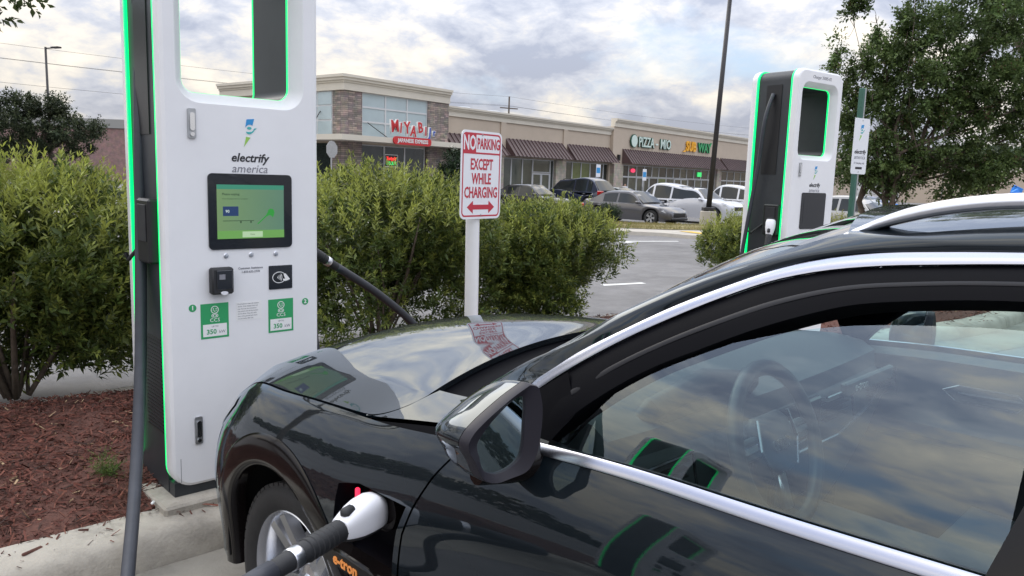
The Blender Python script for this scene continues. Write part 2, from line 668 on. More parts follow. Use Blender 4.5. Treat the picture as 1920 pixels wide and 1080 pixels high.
def build_ground():
    sv = [-1500, -60, -20, 0, 20, 60, 120, 1500]
    nv = [-1500, -40, -5, 2, 5, 8, 11, 14, 40, 100, 1500]
    vs = [lot(s, n) for s in sv for n in nv]
    k = len(nv)
    fs = [(i * k + j, (i + 1) * k + j, (i + 1) * k + j + 1, i * k + j + 1) for i in range(len(sv) - 1) for j in range(k - 1)]
    mesh('ground', vs, fs, M['asphalt'], kind='structure')
    # kerb and gutter in front of the mulch bed
    gut = [(-0.78, 0.004), (-0.40, 0.006), (-0.232, 0.012), (-0.232, -0.05)]
    prof = [(-0.23, -0.05), (-0.23, 0.012), (-0.212, 0.085), (-0.198, 0.122), (-0.172, 0.143), (-0.13, 0.150), (0.03, 0.153), (0.03, -0.05)]
    M['gutter'] = mat('gutter_concrete', (0.215, 0.20, 0.172), 0.9, col2=(0.285, 0.265, 0.23), var=0.1, vscale=2.0, bump=0.3, bscale=80)
    stain(M['gutter'], 1.3, 0.36, 0.35)
    def extrude(name, prof, s0, s1, step, gap, m, swing=0.0):
        b = MB()
        s = s0
        while s < s1:
            e = min(s + step - gap, s1)
            base = len(prof)
            nk = 5
            ks = [s + (e - s) * k / (nk - 1) for k in range(nk)]
            vs = [lot(q, n + swing * bed_edge(q), z) for q in ks for n, z in prof]
            fs = [(r_ * base + i, r_ * base + i + 1, (r_ + 1) * base + i + 1, (r_ + 1) * base + i) for r_ in range(nk - 1) for i in range(base - 1)] + [tuple(range(base)), tuple(range((nk - 1) * base, nk * base))]
            b.add(vs, fs)
            s += step
        return b.build(name, m, smooth=True, auto=35, kind='structure')
    extrude('kerb', prof, -14.35, 24, 3.0, 0.008, M['concrete'], 1.0)
    extrude('gutter', gut, -14.35, 24, 3.0, 0.008, M['gutter'], 1.0)
    extrude('kerb', [(2.02, -0.05), (2.02, 0.15), (2.13, 0.15), (2.16, 0.14), (2.18, 0.03), (2.2, 0.005), (2.55, 0.0)], -14.35, 24, 3.0, 0.008, M['concrete'])
    # mulch bed: an uneven sheet
    M['mulch'] = mat('mulch', (0.066, 0.027, 0.020), 0.95, col2=(0.135, 0.055, 0.040), var=0.3, vscale=22, bump=0.9, bscale=70)
    ns, nn = 240, 16
    S = np.linspace(-14.3, 24, ns)
    Nn = np.linspace(0.022, 2.03, nn)
    vs = []
    for i, s in enumerate(S):
        for j, n in enumerate(Nn):
            edge = min(j, nn - 1 - j)
            z = 0.135 + (0.0 if edge == 0 else 0.03 + 0.03 * math.sin(s * 2.3 + n * 3) * math.sin(n * 2.1 + 1) + rng.normal() * 0.008) + 0.03 * math.sin(math.pi * j / (nn - 1))
            p = lot(s, n + bed_edge(s) * (1 - j / (nn - 1)), z)
            vs.append(p)
    fs = [(i * nn + j, (i + 1) * nn + j, (i + 1) * nn + j + 1, i * nn + j + 1) for i in range(ns - 1) for j in range(nn - 1)]
    mesh('mulch_bed', vs, fs, M['mulch'], smooth=True, kind='structure')
    # wood chips lying on it (nobody could count them)
    k = 60000
    s = np.where(rng.random(k) < 0.62, rng.uniform(-3.6, 1.6, k), rng.uniform(1.6, 15, k))
    n = rng.uniform(0.02, 2.02, k)
    spill = rng.random(k) < 0.012
    n = np.where(spill, rng.normal(-0.02, 0.05, k) - 0.10 * np.clip(np.sin(s * 5.1), 0, 1) * rng.random(k), n)
    z = 0.160 + 0.03 * np.sin(s * 2.3 + n * 3) * np.sin(n * 2.1 + 1) + 0.03 * np.sin(np.pi * n / 2.0) + rng.uniform(0.0, 0.022, k)
    z = np.where(n < 0.15, np.minimum(z, 0.155 + rng.uniform(0, 0.012, k)), z)
    z = np.where(n < -0.10, np.where(n < -0.19, 0.016, 0.150), z)
    ln = rng.gamma(2.2, 0.0065, k) + 0.005
    wd = rng.uniform(0.002, 0.0055, k)
    yaw, tilt, rollv = rng.uniform(0, 6.28, k), rng.normal(0, 0.35, k), rng.normal(0, 0.6, k)
    cx, sx = np.cos(yaw), np.sin(yaw)
    ax = np.stack([cx * np.cos(tilt), sx * np.cos(tilt), np.sin(tilt)], 1)
    pe = np.stack([-sx * np.cos(rollv), cx * np.cos(rollv), np.sin(rollv)], 1)
    ef = np.clip((s - 6.2) / 3.2, 0, 1)
    n = n - 0.45 * ef * ef * (3 - 2 * ef) * (1 - n / 2.03)
    c = np.array(P1)[None] + np.outer(s, E1) + np.outer(n, N1)
    c[:, 2] = z
    a = ax * ln[:, None]
    p = pe * wd[:, None]
    V = np.stack([c - a - p, c - a + p, c + a + p * 0.7, c + a - p * 0.7], 1).reshape(-1, 3)
    Q = np.arange(4 * k).reshape(-1, 4)
    base = np.array([[0.125, 0.044, 0.032], [0.080, 0.030, 0.023], [0.17, 0.066, 0.046], [0.045, 0.024, 0.019], [0.36, 0.25, 0.15]])
    pick = rng.choice(5, k, p=[0.38, 0.28, 0.2, 0.12, 0.02])
    t = np.repeat(base[pick] * rng.uniform(0.8, 1.25, (k, 1)), 4, 0)
    mm = leaf_mat('wood_chips', 0.9, 0.0)
    fast_mesh('wood_chips', V, Q, mm, tint=t, kind='stuff')
    # plinth is made with each charger; lane marks on the far side of the drive
    g = MB()
    def px(pts, dz=0.006):
        vs = [Vector((x, y, ground_z(x, y) + dz)) for x, y in pts]
        g.add(vs, [tuple(range(len(vs)))])
    px([(1.50, 12.45), (2.25, 12.86), (2.20, 13.02), (1.45, 12.62)])
    px([(2.3, 24.6), (3.43, 23.3), (3.75, 23.5), (2.6, 25.0)])
    px([(2.4, 23.55), (5.2, 24.3), (5.2, 24.55), (2.4, 23.9)])
    for k_ in range(5):
        a0 = lot(1.9 + 2.75 * k_, -0.75, 0.006)
        b0 = lot(1.9 + 2.75 * k_, -5.6, 0.006)
        w = E1 * 0.05
        g.add([a0 - w, a0 + w, b0 + w, b0 - w], [(0, 1, 2, 3)])
    g.build('road_markings', M['road_white'], kind='structure')
    y = MB()
    vs = [Vector((x, yy, ground_z(x, yy) + 0.125)) for x, yy in [(6.05, 27.9), (6.95, 26.35), (7.2, 26.6), (6.35, 28.1)]]
    # far island: kerb, pale apron, dry grass
    C2 = M['concrete_pale'] = mat('pale_concrete', (0.36, 0.33, 0.29), 0.9, col2=(0.45, 0.42, 0.37), var=0.1, vscale=1.5, bump=0.2, bscale=40)
    isl = MB()
    front = [(-40, 27.0), (0, 27.6), (3.4, 27.9), (5.2, 27.2), (5.9, 25.9), (7.2, 25.3), (9, 25.6), (14, 28.5), (30, 36)]
    back = [(-40, 29.5), (0, 29.2), (3.4, 29.3), (5.2, 29.2), (5.9, 29.2), (7.2, 29.3), (9, 29.8), (14, 32.2), (30, 39)]
    vs = []
    for (x, yy) in front:
        gzv = ground_z(x, yy)
        vs += [(x, yy, gzv - 0.02), (x, yy + 0.04, gzv + 0.12)]
    for (x, yy) in back:
        vs.append((x, yy, ground_z(x, yy) + 0.13))
    nF = len(front)
    fs = []
    for i in range(nF - 1):
        fs += [(2 * i, 2 * i + 2, 2 * i + 3, 2 * i + 1), (2 * i + 1, 2 * i + 3, 2 * nF + i + 1, 2 * nF + i)]
    isl.add(vs, fs)
    isl.build('pavement', C2, kind='structure')
    y.add([Vector((x, yy, 0)) + Vector((0, 0, ground_z(x, yy) + 0.14)) for x, yy in [(6.0, 28.3), (6.55, 26.2), (6.95, 26.2), (6.45, 28.3)]], [(0, 1, 2, 3)])
    y.build('yellow_paint_strip', M['road_yellow'], kind='structure')
    M['dry_grass'] = mat('dry_grass', (0.20, 0.17, 0.075), 0.95, col2=(0.27, 0.23, 0.11), var=0.2, vscale=1.2, bump=0.8, bscale=30)
    gb = MB()
    vs = []
    for (x, yy) in back:
        z = ground_z(x, yy) + 0.15
        vs += [(x, yy + 0.02, z), (x, yy + 1.6, z + 0.05), (x, yy + 3.6, z - 0.02)]
    fs = []
    for i in range(nF - 1):
        fs += [(3 * i, 3 * i + 3, 3 * i + 4, 3 * i + 1), (3 * i + 1, 3 * i + 4, 3 * i + 5, 3 * i + 2)]
    gb.add(vs, fs)
    gb.build('grass_verge', M['dry_grass'], smooth=True, kind='structure')
    # grass blades on the verge
    k = 16000
    x = rng.uniform(1.5, 14, k)
    yb = np.interp(x, [q[0] for q in back], [q[1] for q in back])
    yv = yb + rng.uniform(0.05, 3.5, k)
    zz = np.array([ground_z(a, b) for a, b in zip(x, yv)]) + 0.15
    h = rng.uniform(0.04, 0.13, k)
    dx, dy = rng.normal(0, 0.04, k), rng.normal(0, 0.04, k)
    w = 0.008
    V = np.stack([np.stack([x - w, yv, zz], 1), np.stack([x + w, yv, zz], 1), np.stack([x + dx, yv + dy, zz + h], 1)], 1).reshape(-1, 3)
    T = np.repeat(np.array([[0.26, 0.22, 0.09], [0.17, 0.17, 0.06], [0.33, 0.28, 0.14]])[rng.choice(3, k)], 3, 0)
    fast_mesh('grass', V, np.arange(3 * k).reshape(-1, 3), leaf_mat('grass_blades', 0.8, 0.2), tint=T, kind='stuff')


build_ground()


# ------------------------------------------------------------------ charging stations
CW, CD = 0.717, 0.50        # width, depth
Z0, ZT = 0.15, 2.72
SHB = 0.225                 # underside of the white shells
HOLE = (0.112, 1.965, 0.592, 2.56)


def outline(ins, zb=SHB, zt=ZT, r=0.10):
    return rrect(ins, zb + ins, CW - ins, zt - ins, max(r - ins, 0.02), 8)


def ring_loft(b, loops):
    """loops: list of list of 3D points with equal counts"""
    n = len(loops[0])
    vs = [p for lp in loops for p in lp]
    fs = []
    for i in range(len(loops) - 1):
        for k in range(n):
            k2 = (k + 1) % n
            fs.append((i * n + k, i * n + k2, (i + 1) * n + k2, (i + 1) * n + k))
    b.add(vs, fs)


def at_y(poly, y):
    return [Vector((x, y, z)) for x, z in poly]


def annulus(b, outer, holes, y):
    loops = [outer] + holes
    vs = [Vector((x, y, z)) for lp in loops for x, z in lp]
    fs = tessellate_polygon([[Vector((x, z, 0)) for x, z in lp] for lp in loops])
    b.add(vs, [tuple(f) for f in fs])


def hole_poly(grow, r=0.05):
    return rrect(HOLE[0] - grow, HOLE[1] - grow, HOLE[2] + grow, HOLE[3] + grow, r + grow, 8)


def vented_side(root, mirror=False):
    """louvres low on the dark side"""
    v = MB()
    x = CW - 0.012 if mirror else 0.012
    for k in range(26):
        z = 0.46 + k * 0.017
        v.box((x + (0.002 if mirror else -0.002), 0.22, z), (0.004, 0.20, 0.006))
    v.build('vent_grille', M['black'], root)


def make_connector(root_parent, mtx, name='connector'):
    """CCS plug: white shroud, dark grip, metal collar; plug mouth at the origin pointing -Z, grip running towards +Z"""
    c = thing_part(root_parent, name)
    sh = MB()
    prof = [(0.045, 0.00), (0.052, 0.02), (0.054, 0.07), (0.046, 0.12), (0.034, 0.155)]
    sh.lathe(prof, 20)
    o = sh.build('shroud', M['plug_white'], c, True, 50)
    g = MB()
    g.lathe([(0.034, 0.15), (0.0335, 0.22), (0.032, 0.33)], 18)
    g.build('grip', M['rubber'], c, True, 50)
    k = MB()
    k.lathe([(0.0325, 0.33), (0.034, 0.332), (0.034, 0.358), (0.0325, 0.36)], 18)
    k.build('collar', M['satin'], c, True, 40)
    e = MB()
    e.lathe([(0.030, 0.36), (0.027, 0.40), (0.024, 0.46)], 16)
    e.build('strain_relief', M['rubber'], c, True, 50)
    return c


def thing_part(parent, name):
    o = bpy.data.objects.new(name, None)
    COL.objects.link(o)
    o.parent = parent
    return o


M['plug_white'] = mat('plug_white', (0.74, 0.74, 0.78), 0.35)
stain_shell = None
M['bezel'] = mat('screen_bezel', (0.010, 0.012, 0.017), 0.12, coat=0.4)
M['screen'] = None


def screen_material():
    m = bpy.data.materials.new('lit_screen')
    m.use_nodes = True
    nt = m.node_tree
    N, K = nt.nodes, nt.links
    b = N['Principled BSDF']
    b.inputs['Base Color'].default_value = (0.01, 0.012, 0.012, 1)
    b.inputs['Roughness'].default_value = 0.12
    tc = N.new('ShaderNodeTexCoord')
    sp = N.new('ShaderNodeSeparateXYZ')
    K.new(tc.outputs['Object'], sp.inputs[0])
    mr = N.new('ShaderNodeMapRange')
    mr.inputs['From Min'].default_value = 0.22
    mr.inputs['From Max'].default_value = 0.54
    K.new(sp.outputs['X'], mr.inputs['Value'])
    r = N.new('ShaderNodeValToRGB')
    r.color_ramp.elements[0].color = (0.22, 0.36, 0.16, 1)
    r.color_ramp.elements[1].color = (0.13, 0.27, 0.19, 1)
    K.new(mr.outputs[0], r.inputs[0])
    K.new(r.outputs[0], b.inputs['Emission Color'])
    b.inputs['Emission Strength'].default_value = 0.62
    return m


M['screen'] = screen_material()


def em(name, c, s=1.0):
    return mat(name, tuple(x * 0.3 for x in c), 0.3, emit=c, emit_s=s)


M['scr_top'] = em('screen_top_bar', (0.03, 0.17, 0.11))
M['scr_bot'] = em('screen_bottom_bar', (0.10, 0.24, 0.06))
M['scr_btn'] = em('screen_button', (0.30, 0.42, 0.26))
M['scr_dark'] = em('screen_dark_print', (0.03, 0.06, 0.03))
M['scr_blue'] = em('screen_blue_card', (0.012, 0.03, 0.09))
M['scr_white'] = em('screen_white_print', (0.5, 0.6, 0.55))
M['scr_green'] = em('screen_green_icon', (0.02, 0.20, 0.03))


def logo(root, cx, cz, h, y, parent_name='emblem'):
    """sliced bolt with a curl: blue top, teal middle, lime tip"""
    k = h / 0.135
    F = Matrix.Translation((cx, y, cz)) @ FRONT
    b = MB()
    top = [(-0.015, 0.062), (0.020, 0.066), (0.012, 0.036), (0.004, 0.040), (-0.006, 0.039), (-0.014, 0.034), (-0.021, 0.026)]
    b.prism([(x * k, z * k) for x, z in top], 0.0012, F)
    o1 = b.build(parent_name, M['blue_print'], root)
    t = MB()
    eye = circle2(-0.003, 0.024, 0.0105, 14, 0.006)
    t.prism([(x * k, z * k) for x, z in eye], 0.0012, F)
    hook = [(-0.018, 0.008), (-0.006, 0.0075), (0.008, 0.009), (0.016, 0.016), (0.019, 0.024), (0.032, 0.026), (0.022, 0.017), (0.014, 0.006), (0.004, -0.001), (-0.008, -0.003), (-0.015, 0.001)]
    t.prism([(x * k, z * k) for x, z in hook], 0.0012, F)
    t.build('emblem', M['teal_print'], root)
    g = MB()
    g.prism([(x * k, z * k) for x, z in [(-0.018, -0.014), (0.002, -0.017), (-0.028, -0.058)]], 0.0012, F)
    g.build('emblem', M['lime_print'], root)


def words_on(root, cx, cz, size, y):
    F = Matrix.Translation((cx, y, cz)) @ FRONT
    text_obj('lettering', 'electrify', size, M['dark_print'], root, F, shear=0.22, bold=size * 0.022, xs=1.02)
    F2 = Matrix.Translation((cx, y, cz - size * 0.92)) @ FRONT
    text_obj('lettering', 'america', size, M['grey_print'], root, F2, shear=0.22, xs=1.02)


def make_charger(label, loc, rot, display_on):
    root = thing('charging_station', label, 'charger', loc, rot, 'charging stations along the kerb')
    # white shells, front and back
    for (yf, sgn, nm) in ((0.0, 1, 'front_panel'), (CD, -1, 'rear_panel')):
        b = MB()
        Y = lambda q: yf + sgn * q
        o0, o1, o2 = outline(0.0), outline(0.0), outline(0.018)
        o15 = outline(0.005)
        h0, h1 = hole_poly(0.050), hole_poly(0.004)
        hm = hole_poly(0.042)
        ring_loft(b, [at_y(o0, Y(0.062)), at_y(o1, Y(0.022)), at_y(o15, Y(0.008)), at_y(o2, Y(0.0))])
        annulus(b, o2, [h0], Y(0.0))
        ring_loft(b, [at_y(h0, Y(0.0)), at_y(hm, Y(0.006)), at_y(h1, Y(0.062))])
        annulus(b, o0, [h1], Y(0.062))
        b.build(nm, M['white_shell'], root, True, 28)
        # green light line between shell and dark body
        g = MB()
        a0, a1 = outline(0.001), outline(0.001)
        ring_loft(g, [at_y(a0, Y(0.064)), at_y(a0, Y(0.079))])
        annulus(g, a0, [outline(0.02)], Y(0.064))
        annulus(g, a0, [outline(0.02)], Y(0.079))
        g.build('light_strip', M['led'], root, True, 40)
        g = MB()
        q0, q1 = hole_poly(0.003), hole_poly(0.02)
        ring_loft(g, [at_y(q0, Y(0.0635)), at_y(q0, Y(0.077))])
        annulus(g, q1, [q0], Y(0.0635))
        annulus(g, q1, [q0], Y(0.077))
        g.build('light_strip', M['led'], root, True, 40)
    # dark body with the tunnel through it
    b = MB()
    co = rrect(0.012, Z0 + 0.045, CW - 0.012, ZT - 0.012, (0.0, 0.0, 0.09, 0.09), 8)
    ch = hole_poly(0.004)
    ring_loft(b, [at_y(co, 0.081), at_y(co, CD - 0.081)])
    ring_loft(b, [at_y(ch, 0.0785), at_y(ch, CD - 0.0785)])
    annulus(b, co, [ch], 0.081)
    annulus(b, co, [ch], CD - 0.081)
    b.build('cabinet', M['core'], root, True, 40)
    base = MB()
    base.box((CW / 2, CD / 2, Z0 + 0.05), (CW - 0.03, CD - 0.03, 0.10))
    base.build('base_frame', M['core'], root)
    pl = MB()
    pl.box((CW / 2, CD / 2 + 0.02, 0.115), (CW + 0.12, CD + 0.20, 0.145), bevel=0.010)
    pl.build('plinth', M['concrete'], root)
    # cable slots at the top of both sides, holsters below
    for sx, X in ((-1, 0.0), (1, CW)):
        s = MB()
        s.box((X - sx * 0.010, CD / 2, 2.18), (0.006, 0.16, 0.80))
        s.build('cable_slot', M['black'], root)
        h = MB()
        h.box((X - sx * 0.012 + sx * 0.022, 0.165, 1.365), (0.05, 0.155, 0.28), bevel=0.010)
        hh = h.build('holster', M['black'], root)
        d = MB()
        d.box((X + sx * 0.037, 0.165, 1.40), (0.006, 0.10, 0.16), bevel=0.002)
        d.build('socket', M['rubber'], hh)
        a = MB()
        a.tube([(X - sx * 0.01, 0.25, 1.33), (X + sx * 0.035, 0.37, 1.22), (X + sx * 0.045, 0.38, 1.25)], 0.009, 8)
        a.build('cable_hook', M['rubber'], root)
    vented_side(root)
    vented_side(root, True)
    sm = MB()
    sm.box((0.040, -0.0002, 0.31), (0.0022, 0.0012, 0.11))
    sm.build('panel_seam', M['grey_print'], root)
    # front furniture
    X0 = 0.065
    for (x, z) in ((0.123, 1.828), (0.120, 0.483)):
        l = MB()
        l.prism(rrect(x - 0.017, z - 0.062, x + 0.017, z + 0.062, 0.006), 0.008, Matrix.Translation((0, -0.0005, 0)) @ FRONT)
        lo = l.build('latch', M['steel'], root, True, 30)
        p = MB()
        p.prism(rrect(x - 0.010, z - 0.030, x + 0.010, z + 0.045, 0.009), 0.007, Matrix.Translation((0, -0.009, 0)) @ FRONT)
        p.lathe([(0.009, 0), (0.009, 0.006), (0.0, 0.006)], 14, Matrix.Translation((x, -0.009, z - 0.045)) @ FRONT)
        p.build('handle', M['chrome'], lo, True, 30)
    logo(root, 0.380, 1.800, 0.135, -0.0004)
    words_on(root, 0.377, 1.692, 0.052, -0.0006)
    s = MB()
    s.prism(rrect(0.185, 1.288, 0.576, 1.622, 0.02), 0.006, Matrix.Translation((0, 0, 0)) @ FRONT)
    bz = s.build('screen_frame', M['bezel'], root, True, 30)
    d = MB()
    d.prism(rrect(0.222, 1.335, 0.535, 1.574, 0.002, 2), 0.001, Matrix.Translation((0, -0.0062, 0)) @ FRONT)
    d.build('display', M['screen'] if display_on else M['bezel'], bz)
    if display_on:
        def bar(x0, z0, x1, z1, m, lift=0.0076, nm='screen_print'):
            q = MB()
            q.prism([(x0, z0), (x1, z0), (x1, z1), (x0, z1)], 0.0005, Matrix.Translation((0, -lift, 0)) @ FRONT)
            q.build(nm, m, bz)
        bar(0.222, 1.554, 0.535, 1.574, M['scr_top'])
        bar(0.222, 1.335, 0.535, 1.371, M['scr_bot'])
        bar(0.335, 1.340, 0.430, 1.366, M['scr_btn'], 0.0084)
        bar(0.248, 1.436, 0.318, 1.478, M['scr_blue'])
        bar(0.247, 1.413, 0.390, 1.416, M['scr_dark'])
        bar(0.325, 1.404, 0.332, 1.413, M['scr_dark'])
        bar(0.372, 1.404, 0.379, 1.413, M['scr_dark'])
        q = MB()
        FF = Matrix.Translation((0, -0.0076, 0)) @ FRONT
        q.prism(circle2(0.472, 1.452, 0.016, 14), 0.0005, FF)
        q.prism([(0.452, 1.432), (0.463, 1.440), (0.46, 1.455), (0.45, 1.445)], 0.0006, FF)
        q.prism([(0.405, 1.400), (0.409, 1.398), (0.458, 1.440), (0.455, 1.445)], 0.0007, FF)
        q.prism([(0.474, 1.432), (0.482, 1.430), (0.488, 1.450), (0.478, 1.452)], 0.0006, FF)
        q.build('screen_icon', M['scr_green'], bz)
        text_obj('screen_print', 'Please unplug', 0.0145, M['scr_dark'], bz, Matrix.Translation((0.245, -0.0078, 1.532)) @ FRONT, 0.0002, align='LEFT', bold=0.0003)
        text_obj('screen_print', 'Your charging session is complete.', 0.0085, M['scr_dark'], bz, Matrix.Translation((0.245, -0.0078, 1.512)) @ FRONT, 0.0002, align='LEFT')
        text_obj('screen_print', '90', 0.018, M['scr_white'], bz, Matrix.Translation((0.268, -0.0086, 1.456)) @ FRONT, 0.0002)
        text_obj('screen_print', 'Done', 0.009, M['scr_dark'], bz, Matrix.Translation((0.382, -0.0092, 1.353)) @ FRONT, 0.0002)
    for x in (0.261, 0.377, 0.496):
        u = MB()
        u.lathe([(0.0115, 0.0), (0.0115, 0.003), (0.0095, 0.005), (0.0, 0.006)], 18, Matrix.Translation((x, 0, 1.259)) @ FRONT)
        u.build('button', M['satin'], root, True, 30)
    # card reader
    c = MB()
    c.box((0.229, -0.022, 1.152), (0.098, 0.044, 0.118), bevel=0.008)
    cr = c.build('card_reader', M['rubber'], root, True, 40)
    c = MB()
    c.box((0.234, -0.046, 1.158), (0.070, 0.006, 0.085), bevel=0.002)
    c.build('keypad', M['bezel'], cr)
    c = MB()
    c.box((0.222, -0.0505, 1.172), (0.026, 0.003, 0.022))
    c.build('card_display', M['grey_print'], cr)
    c = MB()
    c.prism(circle2(0.232, 1.100, 0.016, 14, 0.008), 0.006, Matrix.Translation((0, -0.044, 0)) @ FRONT)
    c.build('card_slot', M['plug_white'], cr)
    # contactless pad
    c = MB()
    c.prism(rrect(0.460, 1.092, 0.576, 1.203, 0.003, 2), 0.004, FRONT)
    pad = c.build('contactless_pad', M['bezel'], root)
    c = MB()
    FF = Matrix.Translation((0, -0.0045, 0)) @ FRONT
    c.prism(circle2(0.510, 1.147, 0.034, 28, 0.027), 0.0006, FF, holes=[circle2(0.510, 1.147, 0.031, 28, 0.024)])
    for i, r_ in enumerate((0.008, 0.015, 0.022, 0.029)):
        arc = [(0.496 + r_ * math.cos(R(a)), 1.147 + r_ * math.sin(R(a))) for a in range(-38, 39, 8)]
        arc2 = [(0.496 + (r_ - 0.0028) * math.cos(R(a)), 1.147 + (r_ - 0.0028) * math.sin(R(a))) for a in range(38, -39, -8)]
        c.prism(arc + arc2, 0.0007, FF)
    c.prism([(0.532, 1.160), (0.542, 1.164), (0.564, 1.136), (0.556, 1.132), (0.54, 1.128), (0.528, 1.133), (0.531, 1.14), (0.541, 1.138), (0.536, 1.148)], 0.0008, FF)
    c.build('contactless_symbol', M['white_print'], pad)
    text_obj('lettering', 'Customer Assistance', 0.0135, M['grey_print'], root, Matrix.Translation((0.374, -0.0005, 1.199)) @ FRONT, bold=0.0002)
    text_obj('lettering', '1-833-632-2778', 0.0135, M['grey_print'], root, Matrix.Translation((0.374, -0.0005, 1.182)) @ FRONT, bold=0.0002)
    n = MB()
    n.prism(rrect(0.303, 0.960, 0.424, 1.045, 0.002, 2), 0.0008, FRONT)
    nt = n.build('notice', M['white_print'], root)
    for i in range(7):
        text_obj('lettering', ['Press button to start the session', 'session. If the charger does not', 'stop then use the emergency', 'stop switch and call the number', 'shown above. Keep the cable', 'clear of the ground and return', 'it to its holder after use.'][i], 0.0082, M['grey_print'], nt,
                 Matrix.Translation((0.309, -0.0012, 1.036 - i * 0.0112)) @ FRONT, 0.0002, align='LEFT', xs=0.92)
    for (x0, x1, z0, z1, num, nx, nz) in ((0.142, 0.267, 0.893, 1.050, '1', 0.108, 1.036), (0.456, 0.581, 0.886, 1.044, '2', 0.644, 1.021)):
        l = MB()
        l.prism([(x0, z0), (x1, z0), (x1, z1), (x0, z1)], 0.0012, FRONT)
        lb = l.build('rating_label', M['green_print'], root)
        l = MB()
        l.prism([(x0 + 0.009, z0 + 0.009), (x1 - 0.009, z0 + 0.009), (x1 - 0.009, z0 + 0.064), (x0 + 0.009, z0 + 0.064)], 0.0006, Matrix.Translation((0, -0.0013, 0)) @ FRONT)
        l.build('label_panel', M['white_print'], lb)
        cx = (x0 + x1) / 2
        l = MB()
        F3 = Matrix.Translation((0, -0.0014, 0)) @ FRONT
        zc = z1 - 0.029
        l.prism(circle2(cx, zc, 0.0175, 22), 0.0006, F3, holes=[circle2(cx, zc, 0.0145, 22)])
        for (a, b_, r_) in ((-0.006, 0.004, 0.0026), (0.006, 0.004, 0.0026), (0, -0.006, 0.0026), (-0.007, -0.003, 0.0018), (0.007, -0.003, 0.0018)):
            l.prism(circle2(cx + a, zc + b_, r_, 10), 0.0006, F3)
        l.prism(rrect(cx - 0.015, zc - 0.034, cx + 0.015, zc - 0.019, 0.007, 4), 0.0006, F3, holes=[rrect(cx - 0.0125, zc - 0.0315, cx + 0.0125, zc - 0.0215, 0.0049, 4)])
        for a in (-0.0065, 0.0065):
            l.prism(circle2(cx + a, zc - 0.0265, 0.003, 10), 0.0006, F3)
        l.build('plug_symbol', M['white_print'], lb)
        text_obj('lettering', 'CCS', 0.023, M['white_print'], lb, Matrix.Translation((cx, -0.0016, z1 - 0.076)) @ FRONT, spacing=1.1)
        text_obj('lettering', 'UP TO', 0.0105, M['grey_print'], lb, Matrix.Translation((cx, -0.0022, z0 + 0.053)) @ FRONT, 0.0003)
        text_obj('lettering', '350', 0.030, M['green_print'], lb, Matrix.Translation((cx - 0.016, -0.0022, z0 + 0.029)) @ FRONT, 0.0003, bold=0.0007)
        text_obj('lettering', 'kW', 0.019, M['grey_print'], lb, Matrix.Translation((cx + 0.032, -0.0022, z0 + 0.027)) @ FRONT, 0.0003)
        l = MB()
        l.lathe([(0.0165, 0), (0.0165, 0.0012), (0, 0.0012)], 20, Matrix.Translation((nx, 0, nz)) @ FRONT)
        nb = l.build('bay_number', M['green_print'], root)
        text_obj('lettering', num, 0.026, M['white_print'], nb, Matrix.Translation((nx, -0.0016, nz)) @ FRONT, bold=0.0008)
    t = text_obj('lettering', 'Charger 35005-02', 0.04, M['grey_print'], root, Matrix.Translation((CW * 0.5, -0.0006, 2.655)) @ FRONT) if not display_on else None
    return root


def charger_at(corner, phi):
    e = Vector((math.sin(R(phi)), math.cos(R(phi)), 0))
    p = Vector(corner)
    return p, math.atan2(e.y, e.x)


_p = P1 - E1 * 0.065
C1_LOC, C1_ROT = _p, LOT_ROT
charger1 = make_charger('tall white charging station with lit green screen, black connector cable hanging at its left side', C1_LOC, C1_ROT, True)
C2_LOC, C2_ROT = charger_at((2.47, 7.02, -0.03), 53)
charger2 = make_charger('smaller looking charging station beyond the car roof with dark screen and holstered plug', C2_LOC, C2_ROT, False)
C0_LOC, C0_ROT = charger_at((-4.7, -0.35, 0.0), 44)
charger0 = copy_tree(charger2, label='charging station off to the left, seen mirrored in the window glass of the dark car')
charger0.location = C0_LOC
charger0.rotation_euler = (0, 0, C0_ROT)


def cpt(loc, rot, x, y, z):
    return Matrix.Translation(loc) @ Matrix.Rotation(rot, 4, 'Z') @ Vector((x, y, z))


def aim(p, d, rollv=0):
    q = Vector(d).normalized().to_track_quat('Z', 'Y')
    return Matrix.Translation(p) @ q.to_matrix().to_4x4() @ Matrix.Rotation(rollv, 4, 'Z')


# ------------------------------------------------------------------ plants
M['leaf'] = leaf_mat('leaves', 0.42, 0.36)
M['leaf_far'] = leaf_mat('far_leaves', 0.6, 0.2)


def unit(v):
    return v / np.maximum(np.linalg.norm(v, axis=1, keepdims=True), 1e-9)


def leaf_cloud(centres, axes, length, width, cols, cup=0.25, jitter=0.0, r=None):
    """one bent four-sided leaf per entry: base, two sides, tip"""
    r = r or rng
    k = len(centres)
    ax = unit(axes)
    up = unit(r.normal(0, 1, (k, 3)) + np.array([0, 0, 1.6]))
    side = unit(np.cross(ax, up))
    nrm = np.cross(side, ax)
    L = length[:, None]
    W = width[:, None]
    base = centres
    mid = centres + ax * L * 0.5
    tip = centres + ax * L - nrm * L * cup * 0.5
    a = mid + side * W + nrm * W * 0.35
    b = mid - side * W + nrm * W * 0.35
    mm = mid - nrm * W * 0.1
    V = np.stack([base, a, tip, b, mm], 1).reshape(-1, 3)
    o = np.arange(k)[:, None] * 5
    T = np.concatenate([o + np.array([[0, 1, 4]]), o + np.array([[1, 2, 4]]), o + np.array([[2, 3, 4]]), o + np.array([[3, 0, 4]])], 0)
    T = np.sort(T.reshape(-1, 3), axis=0) if False else T
    C = np.repeat(cols, 5, 0)
    return V, T, C


